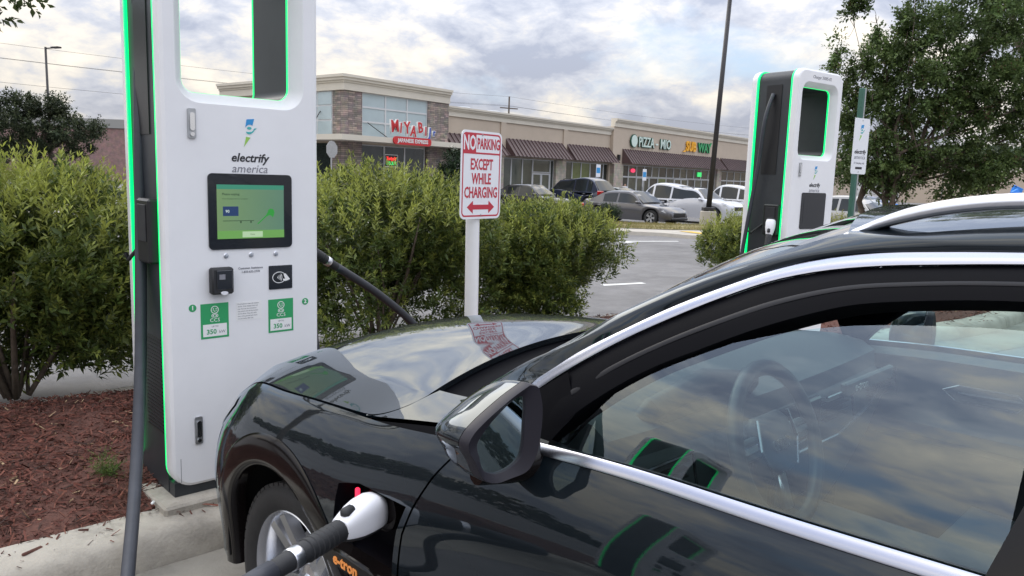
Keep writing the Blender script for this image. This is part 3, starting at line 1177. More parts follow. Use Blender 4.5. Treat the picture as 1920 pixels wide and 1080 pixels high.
def shoots(points, dirs, n_leaf, shoot_len, leaf_len, leaf_w, col_old, col_new, spread=0.9, r=None):
    """leafy shoots: leaves in a spiral along each twig, paler at the growing tip"""
    r = r or rng
    k = len(points)
    d = unit(dirs)
    t = np.tile((np.arange(n_leaf) + 0.5) / n_leaf, (k, 1)) + r.normal(0, 0.04, (k, n_leaf))
    sl = shoot_len * r.uniform(0.6, 1.3, (k, 1))
    pos = points[:, None, :] + d[:, None, :] * (t * sl)[:, :, None]
    ref = unit(np.cross(d, r.normal(0, 1, (k, 3))))
    ref2 = np.cross(d, ref)
    ang = np.arange(n_leaf) * 2.4 + r.uniform(0, 6.28, (k, 1))
    rad = ref[:, None, :] * np.cos(ang)[:, :, None] + ref2[:, None, :] * np.sin(ang)[:, :, None]
    sp = spread * (1.15 - 0.75 * t)[:, :, None]
    ax = d[:, None, :] * (1 - 0.45 * sp) + rad * sp + r.normal(0, 0.12, (k, n_leaf, 3))
    ln = leaf_len * r.uniform(0.65, 1.2, (k, n_leaf)) * (1.05 - 0.45 * t)
    wd = ln * leaf_w * r.uniform(0.8, 1.2, (k, n_leaf))
    shade = r.uniform(0.65, 1.3, (k, 1, 1)) * r.uniform(0.8, 1.2, (k, n_leaf, 1))
    f = np.clip(t * 1.2 - 0.35 + r.normal(0, 0.28, (k, 1)), 0, 1)[:, :, None]
    col = (np.array(col_old)[None, None] * (1 - f) + np.array(col_new)[None, None] * f) * shade
    return leaf_cloud(pos.reshape(-1, 3), ax.reshape(-1, 3), ln.ravel(), wd.ravel(), col.reshape(-1, 3), r=r)


def bush(name, label, s, n, rad, h, n_sh, group='shrubs along the mulch bed', seed=1, leaf=0.075, z0=0.16, xy=None, tall_tips=0.16, low=0.22, cols=((0.070, 0.105, 0.025), (0.26, 0.295, 0.065)), sq=0.85):
    r = np.random.default_rng(seed)
    p = lot(s, n, z0) if xy is None else Vector((*xy, z0))
    root = thing(name, label, 'bush', p, LOT_ROT, group)
    # crown: uneven shell made of several lobes, open near the ground
    nl = 12
    lc = np.stack([r.uniform(-0.6, 0.6, nl) * rad, r.uniform(-0.5, 0.5, nl) * rad * sq, r.uniform(0.08 if low < 0.05 else 0.22, 0.78, nl) * h], 1)
    lr = r.uniform(0.34, 0.52, nl) * rad
    pts = []
    while sum(len(q) for q in pts) < n_sh:
        k = n_sh
        i = r.integers(0, nl, k)
        dv = unit(r.normal(0, 1, (k, 3)))
        rr = r.uniform(0.25, 1.0, k) ** 0.45
        q = lc[i] + dv * (lr[i] * rr)[:, None] * np.array([1.15, 1.0, 1.1])
        # overall envelope
        e = (q[:, 0] / rad) ** 2 + (q[:, 1] / (rad * sq)) ** 2
        zt = h * np.sqrt(np.clip(1.02 - 0.55 * e, 0, 1)) * (1 + 0.05 * np.sin(q[:, 0] * 9 + seed) + 0.04 * np.sin(q[:, 1] * 13))
        ok = (e < 1.02) & (q[:, 2] < zt) & (q[:, 2] > low * h * (0.5 + r.random(k)))
        pts.append(q[ok])
    P = np.concatenate(pts)[:n_sh]
    c = np.array([0, 0, h * 0.25])
    d = unit(P - c) * 0.9 + np.array([0, 0, 0.75]) + r.normal(0, 0.35, P.shape)
    V, T, C = shoots(P, d, 13, 0.12, leaf, 0.15, cols[0], cols[1], r=r)
    parts = [(V, T, C)]
    # upright new growth breaking the outline
    m = int(n_sh * tall_tips)
    a = r.uniform(0, 6.28, m)
    q = np.sqrt(r.uniform(0, 0.8, m))
    x, y = q * np.cos(a) * rad, q * np.sin(a) * rad * sq
    zt = h * np.sqrt(np.clip(1.0 - 0.55 * ((x / rad) ** 2 + (y / rad / sq) ** 2), 0, 1))
    Pt = np.stack([x, y, zt - r.uniform(0.02, 0.16, m)], 1)
    V2, T2, C2 = shoots(Pt, np.stack([r.normal(0, 0.22, m) + x * 0.3, r.normal(0, 0.22, m) + y * 0.3, np.ones(m)], 1), 16, 0.22, leaf * 0.9, 0.12, cols[1], (cols[1][0] * 1.25, cols[1][1] * 1.2, cols[1][2] * 1.1), 0.75, r=r)
    V = np.concatenate([V, V2])
    T = np.concatenate([T, T2 + len(parts[0][0])])
    C = np.concatenate([C, C2])
    fast_mesh('foliage', V, T, M['leaf'], root, tint=C, kind='stuff')
    b = MB()
    for k in range(int(6 + rad * 6)):
        a = r.uniform(0, 6.28)
        r0 = r.uniform(0, 0.12)
        e = Vector((math.cos(a) * rad * r.uniform(0.3, 0.7), math.sin(a) * rad * sq * r.uniform(0.3, 0.7), h * r.uniform(0.5, 0.8)))
        p0 = Vector((math.cos(a) * r0, math.sin(a) * r0, -0.05))
        mid = p0.lerp(e, 0.5) + Vector((r.normal() * 0.05, r.normal() * 0.05, 0.1))
        rr = r.uniform(0.009, 0.022)
        b.tube([p0, p0.lerp(mid, 0.5), mid, e], [rr, rr * 0.9, rr * 0.7, rr * 0.3], 6)
    b.build('stem', M['bark'], root, True)
    return root


def limb(b, p0, p1, r0, r1, r, wob=0.12, n=6, sides=8):
    P = [Vector(p0).lerp(Vector(p1), i / (n - 1)) for i in range(n)]
    L = (Vector(p1) - Vector(p0)).length
    for i in range(1, n - 1):
        P[i] += Vector((r.normal(), r.normal(), r.normal() * 0.5)) * wob * L * 0.25
    b.tube(P, [r0 + (r1 - r0) * i / (n - 1) for i in range(n)], sides)
    return P


def tree(name, label, base, stems, lobes, n_leaf, leaf_len, leaf_w, cols, group=None, seed=3, m=None, shoot=0.22, nl=9, rot=0.0, blossom=None, droop=0.0, extra=None):
    """stems: list of (top offset, r0, r1); lobes: (x, y, z, rx, ry, rz, weight)"""
    r = np.random.default_rng(seed)
    root = thing(name, label, 'tree', base, rot, group)
    b = MB()
    ends = []
    for top, r0, r1 in stems:
        off = Vector((top[0] * 0.08, top[1] * 0.08, -0.1))
        ends.append((limb(b, off, top, r0, r1, r), r1))
    b.build('trunk', M['bark'], root, True)
    lb = np.array(lobes, float)
    b = MB()
    for x, y, z, rx, ry, rz, w in lobes:
        P, r1 = ends[r.integers(0, len(ends))]
        j = r.integers(len(P) // 2, len(P))
        limb(b, P[j], (x, y, z), r1 * (0.75 if rx > 0.2 else 0.3), 0.008 if rx > 0.2 else 0.004, r, 0.2)
        for _ in range(4):
            q = Vector((x + r.normal() * rx * 0.4, y + r.normal() * ry * 0.4, z + r.normal() * rz * 0.4))
            limb(b, Vector((x, y, z)).lerp(P[j], 0.3 if rx > 0.2 else 0.05), q, 0.012 if rx > 0.2 else 0.004, 0.003, r, 0.15, 4, 5)
    b.build('branch', M['bark'], root, True, kind='stuff')
    w = lb[:, 6] / lb[:, 6].sum()
    k = n_leaf // nl
    i = r.choice(len(lb), k, p=w)
    dv = unit(r.normal(0, 1, (k, 3)))
    rr = r.random(k) ** 0.42
    q = lb[i, :3] + dv * rr[:, None] * lb[i, 3:6]
    # clumps: pull shoots towards sub-centres so that gaps open between them
    ncl = len(lb) * 9
    ci = r.choice(len(lb), ncl, p=w)
    cd = unit(r.normal(0, 1, (ncl, 3)))
    cc = lb[ci, :3] + cd * (r.random(ncl) ** 0.4)[:, None] * lb[ci, 3:6]
    near = np.argmin(((q[:, None, :] - cc[None]) ** 2).sum(2), axis=1)
    q = q + (cc[near] - q) * r.uniform(0.15, 0.62, (k, 1))
    d = unit(q - lb[i, :3]) + r.normal(0, 0.5, (k, 3)) + np.array([0, 0, 0.25 - droop])
    clump_tone = r.uniform(0.75, 1.25, ncl)
    V, T, C = shoots(q, d, nl, shoot, leaf_len, leaf_w, cols[0], cols[1], 1.0, r=r)
    C = C * np.repeat(clump_tone[near], nl * 5)[:, None]
    if extra is not None:
        V2, T2, C2 = extra(r)
        T = np.concatenate([T, T2 + len(V)])
        V = np.concatenate([V, V2])
        C = np.concatenate([C, C2])
    fast_mesh('crown', V, T, m or M['leaf'], root, tint=C, kind='stuff')
    if blossom is not None:
        kb, colb, sz = blossom
        pick = r.choice(len(q), kb)
        Pb = np.repeat(q[pick] + unit(d[pick]) * shoot * 0.9, 14, 0) + r.normal(0, sz * 1.1, (kb * 14, 3)) * np.array([1, 1, 1.5])
        cb = np.array(colb)[None] * r.uniform(0.6, 1.3, (kb * 14, 1))
        V, T, C = leaf_cloud(Pb, r.normal(0, 1, (kb * 14, 3)), np.full(kb * 14, sz), np.full(kb * 14, sz * 0.4), cb, r=r)
        fast_mesh('blossom', V, T, M['leaf'], root, tint=C, kind='stuff')
    return root


bush('evergreen_shrub', 'tall evergreen shrub with bare lower stems left of the lit green charging station', -0.22, 2.42, 1.12, 1.42, 5200, seed=4, leaf=0.076, low=0.01, tall_tips=0.10)
bush('evergreen_shrub', 'broad evergreen shrub between the lit green charging station and the white sign post', 2.72, 2.62, 1.20, 1.44, 4600, seed=9, leaf=0.074, low=0.0, tall_tips=0.10)
bush('evergreen_shrub', 'lower rounded evergreen shrub right of the white sign post', 4.72, 2.50, 1.02, 1.17, 4200, seed=12, leaf=0.070, low=0.0, tall_tips=0.08)
bush('evergreen_shrub', 'small evergreen shrub half hidden behind the far charging station', 8.35, 2.3, 0.62, 1.02, 900, seed=15, leaf=0.075)
bush('evergreen_shrub', 'yellowish small shrub at the foot of the green sign post', 10.3, 1.75, 0.60, 0.98, 800, seed=16, leaf=0.075, cols=((0.09, 0.115, 0.02), (0.25, 0.26, 0.06)))
bush('dark_shrub', 'round dark green shrub on the far verge beside the grey saloon', 0, 0, 0.55, 0.85, 700, group='shrubs on the far verge', seed=18, xy=(3.62, 29.9), z0=-0.15, cols=((0.018, 0.035, 0.014), (0.035, 0.06, 0.02)), tall_tips=0.02)


def weed():
    r = np.random.default_rng(5)
    p = lot(-0.21, 0.42, 0.17)
    root = thing('weed', 'tuft of feathery green weed growing in the brown mulch', 'weed', p)
    k = 60
    P = np.stack([r.normal(0, 0.025, k), r.normal(0, 0.025, k), r.uniform(0, 0.05, k)], 1)
    d = np.stack([r.normal(0, 0.5, k), r.normal(0, 0.5, k), np.full(k, 0.9)], 1)
    V, T, C = shoots(P, d, 14, 0.11, 0.03, 0.07, (0.08, 0.13, 0.03), (0.16, 0.22, 0.06), 0.8, r=r)
    fast_mesh('foliage', V, T, M['leaf'], root, tint=C, kind='stuff')


weed()
# loose bits on the kerb: two pieces of bark, a scrap of white paper
for (s_, n_, l_, w_, a_, nm, lb, m_) in ((-0.62, -0.070, 0.085, 0.016, 0.5, 'bark_piece', 'long piece of reddish bark lying on the concrete kerb beside the mulch', 'mulch'),
                                         (-0.80, -0.12, 0.05, 0.018, 0.1, 'bark_piece', 'short piece of reddish bark on the kerb close to the bottom left corner', 'mulch'),
                                         (-0.14, 0.03, 0.03, 0.012, 1.0, 'paper_scrap', 'tiny white scrap of paper lying by the plinth of the lit station', 'white_print')):
    b = MB()
    b.box((0, 0, 0.006), (l_, w_, 0.011), bevel=0.004)
    o = b.build(nm, M[m_])
    o.location = lot(s_, n_, 0.147 if n_ > -0.1 else 0.135)
    if nm == 'paper_scrap':
        o.location.z = 0.178
    o.rotation_euler = (0.1, 0.06, LOT_ROT + a_)
    tag(o, lb, 'bark' if m_ == 'mulch' else 'litter')

# crape myrtle on the bed line to the right
tree('crape_myrtle', 'many stemmed crape myrtle with reddish seed heads behind the far charging station', lot(12.1, 2.0, 0.12),
     [((0.25, 0.1, 2.3), 0.075, 0.04), ((-0.25, 0.2, 2.2), 0.065, 0.035), ((0.1, -0.3, 2.1), 0.06, 0.035), ((0.5, 0.35, 2.0), 0.055, 0.03)],
     [(0.35, 0.0, 3.3, 0.75, 0.8, 0.75, 2.6), (-0.2, 0.1, 2.5, 0.55, 0.7, 0.6, 1.6), (0.9, 0.2, 2.4, 0.8, 0.8, 0.6, 2.2), (1.8, 0.0, 3.1, 0.8, 0.8, 0.6, 2.2),
      (1.1, 0.0, 4.1, 0.85, 0.8, 0.6, 2.2), (0.1, 0.0, 3.95, 0.40, 0.5, 0.45, 0.8), (2.3, 0.3, 4.0, 0.8, 0.8, 0.65, 2.0), (1.6, 0.2, 4.9, 0.9, 0.8, 0.6, 1.8),
      (0.1, 0.0, 1.85, 0.65, 0.6, 0.42, 1.5), (1.4, 0.1, 1.8, 0.75, 0.7, 0.42, 1.5), (-0.45, 0.2, 1.95, 0.4, 0.5, 0.42, 0.8), (2.6, 0.2, 2.6, 0.7, 0.8, 0.45, 1.2),
      (2.9, 0.2, 3.2, 0.8, 0.7, 0.5, 1.6), (3.4, 0.2, 2.4, 0.6, 0.7, 0.3, 0.8), (2.2, 0.0, 2.0, 0.65, 0.6, 0.3, 0.8), (1.2, -0.1, 3.3, 0.7, 0.7, 0.6, 1.4), (3.2, 0.2, 4.6, 0.8, 0.8, 0.7, 1.6),
      (-0.72, 0.0, 4.25, 0.08, 0.10, 0.42, 0.20), (-0.95, 0.0, 3.75, 0.07, 0.1, 0.42, 0.18), (-0.35, 0.0, 4.3, 0.10, 0.10, 0.40, 0.22), (-0.5, 0.0, 3.4, 0.16, 0.2, 0.42, 0.32), (0.25, 0, 4.75, 0.12, 0.12, 0.35, 0.24), (-0.65, 0.1, 2.9, 0.17, 0.2, 0.40, 0.32), (-0.1, 0, 3.5, 0.3, 0.3, 0.4, 0.5)],
     92000, 0.082, 0.27, ((0.082, 0.130, 0.042), (0.140, 0.190, 0.062)), seed=21, blossom=(240, (0.17, 0.085, 0.06), 0.024), shoot=0.22)
tree('oak_tree', 'tall narrow leaved oak rising behind the crape myrtle at the upper right', (11.2, 16.6, -0.05),
     [((0.1, 0, 5.0), 0.22, 0.13)],
     [(-1.6, 0, 6.6, 1.5, 1.4, 0.9, 3), (0.2, 0, 6.3, 1.8, 1.6, 1.1, 3), (-0.8, 0, 7.8, 1.8, 1.6, 1.2, 3), (1.5, 0, 7.2, 1.6, 1.5, 1.4, 3), (0.2, 0, 5.2, 1.4, 1.4, 0.7, 2), (1.4, 0, 5.0, 1.3, 1.2, 0.8, 2), (-2.5, 0, 7.4, 0.9, 0.9, 0.6, 1)],
     62000, 0.11, 0.15, ((0.085, 0.125, 0.036), (0.16, 0.20, 0.065)), seed=24, shoot=0.30, droop=0.35)
# branch ends coming in at the upper left
tree('young_tree', 'young tree whose branch tips hang into the upper left corner', lot(-2.0, 1.75, 0.1),
     [((0.1, 0.1, 2.3), 0.05, 0.03)],
     [(-0.2, 0.0, 2.9, 0.7, 0.7, 0.6, 2), (0.5, 0.4, 2.62, 0.5, 0.4, 0.25, 1.0), (1.0, 0.85, 2.44, 0.42, 0.32, 0.10, 0.8), (1.32, 1.02, 2.42, 0.24, 0.20, 0.06, 0.30), (1.22, 0.9, 2.26, 0.22, 0.16, 0.05, 0.22), (-0.1, -0.3, 3.5, 0.6, 0.6, 0.4, 1)],
     5200, 0.060, 0.26, ((0.05, 0.07, 0.025), (0.085, 0.11, 0.04)), seed=31, shoot=0.13, droop=0.25)
tree('live_oak', 'dark round crowned tree far off at the left behind the tall shrub', (-27.5, 44.5, -0.28),
     [((0.3, 0, 2.4), 0.28, 0.16)],
     [(-2.0, 0, 3.2, 1.6, 1.6, 1.3, 3), (0.2, 0, 3.9, 1.8, 1.6, 1.5, 4), (2.0, 0, 3.3, 1.6, 1.5, 1.2, 3), (-0.8, 0, 4.9, 1.2, 1.2, 0.8, 1.6), (1.3, 0, 5.0, 1.1, 1.1, 0.6, 1.2), (0, 0, 2.2, 2.6, 1.6, 0.9, 2), (3.3, 0, 3.8, 0.9, 0.9, 0.7, 0.8)],
     26000, 0.19, 0.28, ((0.030, 0.046, 0.022), (0.075, 0.09, 0.04)), seed=33, m=M['leaf_far'], shoot=0.45)
tree('flowering_shrub_tree', 'small white flowering tree in front of the brown awnings left of the red lettered sign', (-3.3, 41.0, -0.28),
     [((0.1, 0, 1.5), 0.07, 0.04)],
     [(0, 0, 2.5, 0.75, 0.7, 0.7, 3), (-0.35, 0, 1.9, 0.6, 0.6, 0.5, 2), (0.4, 0, 2.0, 0.6, 0.6, 0.5, 2)],
     8000, 0.12, 0.28, ((0.018, 0.04, 0.016), (0.045, 0.07, 0.03)), seed=35, blossom=(16, (0.75, 0.75, 0.68), 0.06), shoot=0.3, m=M['leaf_far'])


def far_wood():
    r = np.random.default_rng(40)
    k = 11000
    x = r.uniform(120, 330, k)
    y = 250 + r.uniform(-12, 25, k)
    top = 13.5 + 2.2 * np.sin(x * 0.09) + 1.5 * np.sin(x * 0.23 + 1) + (x - 150) * 0.02
    z = r.uniform(0.1, 1, k) ** 0.6 * top
    P = np.stack([x, y, z], 1)
    c = np.array([[0.035, 0.055, 0.025]]) * r.uniform(0.5, 1.5, (k, 1))
    V, T, C = leaf_cloud(P, r.normal(0, 1, (k, 3)), np.full(k, 3.0), np.full(k, 1.0), c, r=r)
    fast_mesh('far_wood', V, T, M['leaf_far'], tint=C, kind='stuff')
    k = 9000                                     # wood behind the camera, mirrored in the car's glass
    a = r.uniform(-2.2, 0.5, k)
    rad = 95 + r.uniform(0, 18, k)
    P = np.stack([-np.cos(a) * rad, np.sin(a) * rad - 10, r.uniform(0, 1, k) ** 0.7 * (7 + 2.5 * np.sin(a * 9) + 2 * np.sin(a * 23))], 1)
    c = np.array([[0.03, 0.045, 0.022]]) * r.uniform(0.5, 1.4, (k, 1))
    V, T, C = leaf_cloud(P, r.normal(0, 1, (k, 3)), np.full(k, 2.4), np.full(k, 0.8), c, r=r)
    fast_mesh('far_wood', V, T, M['leaf_far'], tint=C, kind='stuff')


far_wood()


# ------------------------------------------------------------------ signs
def sign_frame(p, yaw):
    """local x to the viewer's right on the plate, -y out of the plate"""
    return p, R(yaw)


def no_parking():
    # plate 0.457 x 0.61 m on a white sleeved post
    phi = 36
    base = Vector((-0.245, 5.52, 0.12))
    root = thing('no_parking_sign', 'white and red no parking sign on a thick white post between two shrubs', 'sign', base, R(90 - phi))
    lean = -0.012
    b = MB()
    b.tube([(0.012, 0.06, -0.1), (0.0, 0.06, 0.8), (-0.012, 0.06, 1.46)], 0.050, 24)
    b.build('post', M['post_white'], root, True, 40)
    b = MB()
    w, h = 0.457, 0.612
    z0 = 1.225
    Mx = Matrix.Translation((0, 0, z0))
    F = Mx @ FRONT
    b.prism(rrect(-w / 2, 0, w / 2, h, 0.045, 8), 0.004, F)
    pl = b.build('plate', M['sign_white'], root, True, 30)

    def off(y):
        return Mx @ Matrix.Translation((0, -0.0042 - y, 0)) @ FRONT
    b = MB()
    g = 0.016
    b.prism(rrect(-w / 2 + g, g, w / 2 - g, h - g, 0.034, 8), 0.0006, off(0), holes=[rrect(-w / 2 + g + 0.011, g + 0.011, w / 2 - g - 0.011, h - g - 0.011, 0.024, 8)])
    b.prism([(-w / 2 + g + 0.005, 0.452), (w / 2 - g - 0.005, 0.452), (w / 2 - g - 0.005, 0.464), (-w / 2 + g + 0.005, 0.464)], 0.0008, off(0))
    b.prism(rrect(-w / 2 + g + 0.002, 0.456, -0.068, h - g - 0.002, (0, 0, 0, 0.032), 8), 0.0010, off(0))
    b.prism([(-0.155, 0.083), (-0.088, 0.128), (-0.088, 0.1), (0.088, 0.1), (0.088, 0.128), (0.155, 0.083), (0.088, 0.038), (0.088, 0.066), (-0.088, 0.066), (-0.088, 0.038)], 0.0008, off(0))
    b.build('border_print', M['red_print'], pl)
    for (t, x, z, sz, xs, m, bo) in (('NO', -0.139, 0.523, 0.138, 0.62, 'sign_white', 0.003), ('PARKING', 0.073, 0.521, 0.104, 0.59, 'red_print', 0.002),
                                     ('EXCEPT', 0.0, 0.378, 0.106, 0.68, 'red_print', 0.002), ('WHILE', 0.0, 0.278, 0.106, 0.68, 'red_print', 0.002), ('CHARGING', 0.0, 0.182, 0.106, 0.68, 'red_print', 0.002)):
        text_obj('lettering', t, sz, M[m], pl, off(0.0012) @ Matrix.Translation((x, z, 0)), 0.0004, bold=bo + 0.0004, xs=xs)
    b = MB()
    for z in (0.04 - 0.012, 0.585):
        b.lathe([(0.006, 0), (0.006, 0.003), (0.0, 0.004)], 10, off(0.001) @ Matrix.Translation((0, z, 0)))
    b.build('bolt', M['steel'], pl)


M['post_white'] = mat('white_plastic_sleeve', (0.78, 0.78, 0.79), 0.3, var=0.03, vscale=4)
M['sign_white'] = mat('reflective_white_sheet', (0.78, 0.79, 0.83), 0.35)
M['green_paint'] = mat('green_painted_steel', (0.035, 0.115, 0.085), 0.5, var=0.12, vscale=8)
no_parking()


def station_sign():
    phi = 57
    base = Vector((3.75, 8.6, 0.10))
    root = thing('station_sign', 'small white sign with a blue bolt emblem on a green steel post', 'sign', base, R(90 - phi))
    b = MB()
    for (x0, x1, y0, y1) in ((-0.032, 0.008, 0.0, 0.05),):
        b.box((-0.012, 0.03, 1.26), (0.045, 0.05, 2.72), bevel=0.004)
    b.build('post', M['green_paint'], root, True, 30)
    b = MB()
    b.box((0.023, 0.03, 1.26), (0.022, 0.046, 2.72), bevel=0.003)
    b.build('post_rail', M['steel'], root)
    b = MB()
    b.prism(rrect(-0.135, 1.70, 0.135, 2.30, 0.025, 6), 0.004, FRONT)
    p = b.build('plate', M['sign_white'], root, True, 30)
    logo(p, 0.005, 2.14, 0.19, -0.0045)
    words_on(p, 0.0, 1.94, 0.062, -0.0046)
    text_obj('lettering', 'EV charging only', 0.028, M['grey_print'], p, Matrix.Translation((0.0, -0.0046, 1.82)) @ FRONT)
    b = MB()
    b.prism([(-0.06, 1.753), (0.06, 1.753), (0.06, 1.778), (-0.06, 1.778)], 0.0008, Matrix.Translation((0, -0.0042, 0)) @ FRONT)
    b.build('band_print', M['dark_print'], p)
    b = MB()
    for z in (1.725, 2.275):
        b.lathe([(0.007, 0), (0.007, 0.003), (0, 0.004)], 10, Matrix.Translation((0.0, -0.004, z)) @ FRONT)
    b.build('bolt', M['steel'], p)


station_sign()


# ------------------------------------------------------------------ the shopping parade
M['stucco'] = mat('tan_stucco', (0.48, 0.40, 0.32), 0.9, var=0.05, vscale=0.7)
M['cream'] = mat('cream_stucco', (0.62, 0.575, 0.49), 0.9, var=0.05, vscale=0.8)
M['awning'] = mat('brown_sheet_metal', (0.085, 0.052, 0.052), 0.45, var=0.1, vscale=1.0)
M['alu'] = mat('pale_window_frame', (0.55, 0.56, 0.57), 0.5)
M['shop_glass'] = mat('dark_shop_glass', (0.030, 0.038, 0.036), 0.06, coat=0.5, var=0.5, vscale=0.5)
M['shop_green'] = mat('green_blind_glass', (0.13, 0.17, 0.055), 0.12, coat=0.4, var=0.2, vscale=0.8)
M['shop_grey'] = mat('grey_green_glass', (0.075, 0.085, 0.065), 0.08, coat=0.5, var=0.35, vscale=0.6)
M['blind'] = mat('pale_blind_glass', (0.40, 0.48, 0.50), 0.12, coat=0.5, var=0.08, vscale=0.5)


def stone_mat(name, c1, c2, mortar, sw, sh, bias=0.0):
    m = bpy.data.materials.new(name)
    m.use_nodes = True
    nt = m.node_tree
    N, K = nt.nodes, nt.links
    b = N['Principled BSDF']
    tc = N.new('ShaderNodeTexCoord')
    mp = N.new('ShaderNodeMapping')
    cb = N.new('ShaderNodeCombineXYZ')
    sp = N.new('ShaderNodeSeparateXYZ')
    ad = N.new('ShaderNodeMath')
    K.new(tc.outputs['Object'], sp.inputs[0])
    K.new(sp.outputs['X'], ad.inputs[0])
    K.new(sp.outputs['Y'], ad.inputs[1])
    K.new(ad.outputs[0], cb.inputs[0])
    K.new(sp.outputs['Z'], cb.inputs[1])
    br = N.new('ShaderNodeTexBrick')
    br.inputs['Scale'].default_value = 1.0
    br.inputs['Brick Width'].default_value = sw
    br.inputs['Row Height'].default_value = sh
    br.inputs['Mortar Size'].default_value = 0.008
    br.inputs['Color1'].default_value = (*c1, 1)
    br.inputs['Color2'].default_value = (*c2, 1)
    br.inputs['Mortar'].default_value = (*mortar, 1)
    br.inputs['Bias'].default_value = bias
    br.offset_frequency = 2
    br.squash = 0.7
    K.new(cb.outputs[0], br.inputs['Vector'])
    n = N.new('ShaderNodeTexNoise')
    n.inputs['Scale'].default_value = 2.6
    n.inputs['Detail'].default_value = 4
    K.new(tc.outputs['Object'], n.inputs['Vector'])
    mx = N.new('ShaderNodeMixRGB')
    mx.blend_type = 'OVERLAY'
    mx.inputs[0].default_value = 0.6
    K.new(br.outputs['Color'], mx.inputs[1])
    K.new(n.outputs['Color'], mx.inputs[2])
    hs = N.new('ShaderNodeHueSaturation')
    hs.inputs['Saturation'].default_value = 0.55
    K.new(mx.outputs[0], hs.inputs['Color'])
    K.new(hs.outputs[0], b.inputs['Base Color'])
    b.inputs['Roughness'].default_value = 0.9
    return m


M['ledge'] = stone_mat('ledge_stone', (0.36, 0.235, 0.17), (0.17, 0.125, 0.105), (0.06, 0.05, 0.045), 0.45, 0.11)
M['pier'] = stone_mat('buff_block', (0.46, 0.37, 0.25), (0.38, 0.30, 0.20), (0.30, 0.25, 0.18), 0.4, 0.2)
BROT = math.atan2(math.cos(R(38.2)), math.sin(R(38.2)))
Q0 = Vector((6.1, 63.0, 0.0))
GB = -0.28


def fac(t, y, z):
    return Matrix.Translation(Q0) @ Matrix.Rotation(BROT, 4, 'Z') @ Vector((t, y, z))


def bx(b, x0, x1, y0, y1, z0, z1, bevel=0.0):
    return b.box(((x0 + x1) / 2, (y0 + y1) / 2, (z0 + z1) / 2), (abs(x1 - x0), abs(y1 - y0), abs(z1 - z0)), bevel=bevel)


def cornice(root, t0, t1, yf, z0, z1, side_depth=0.0, left_end=False):
    b = MB()
    h = z1 - z0
    steps = [(0.10, z0, z0 + h * 0.50), (0.16, z0 + h * 0.50, z0 + h * 0.64), (0.26, z0 + h * 0.64, z0 + h * 0.82), (0.34, z0 + h * 0.82, z1)]
    for i, (o, a, c) in enumerate(steps):
        bx(b, t0 - (o if left_end else -0.001 * i), t1 + 0.001 * i, yf - o, yf + 0.30, a, c)
        if left_end:
            bx(b, t0 - o - 0.002, t0 + 0.3, yf + 0.301, yf + side_depth, a, c)
    return b.build('cornice', M['cream'], root)


def window_unit(root, x0, x1, z0, z1, y, m, fr=0.06, nm='window'):
    b = MB()
    for (a0, a1, c0, c1) in ((x0, x1, z0, z0 + fr), (x0, x1, z1 - fr, z1), (x0, x0 + fr, z0 + fr, z1 - fr), (x1 - fr, x1, z0 + fr, z1 - fr)):
        bx(b, a0, a1, y - 0.04, y + 0.06, c0, c1)
    w = b.build(nm, M['alu'], root)
    p = MB()
    bx(p, x0 + fr, x1 - fr, y, y + 0.02, z0 + fr, z1 - fr)
    p.build('pane', m, w)
    return w


def awning(root, t0, t1, yw, zt=4.25, zb=3.05, pr=1.0):
    b = MB()
    b.add([(t0, yw, zt), (t1, yw, zt), (t1 + 0.25, yw - pr, zb), (t0 - 0.02, yw - pr, zb), (t0, yw, zb), (t1 + 0.25, yw, zb)],
          [(0, 1, 2, 3), (0, 3, 4), (1, 5, 2), (3, 2, 5, 4), (0, 4, 5, 1)])
    a = b.build('awning', M['awning'], root)
    s = MB()
    n = max(3, int((t1 - t0) / 0.42))
    for k in range(n + 1):
        f = k / n
        xt, xb = t0 + (t1 - t0) * f, t0 - 0.02 + (t1 - t0 + 0.27) * f
        d = Vector((xb - xt, -pr, zb - zt))
        nr = Vector((0, -(zt - zb), -pr)).normalized() * -1
        nr = Vector((0, -(zt - zb), pr)).normalized()
        w = Vector((0.022, 0, 0))
        p0, p1 = Vector((xt, yw, zt)), Vector((xb, yw - pr, zb))
        h = nr * 0.055
        s.add([p0 - w, p0 + w, p0 + w + h, p0 - w + h, p1 - w, p1 + w, p1 + w + h, p1 - w + h], [(0, 1, 2, 3), (4, 7, 6, 5), (3, 2, 6, 7), (0, 3, 7, 4), (1, 5, 6, 2)])
    s.build('seam', M['awning'], a, kind='stuff')
    return a


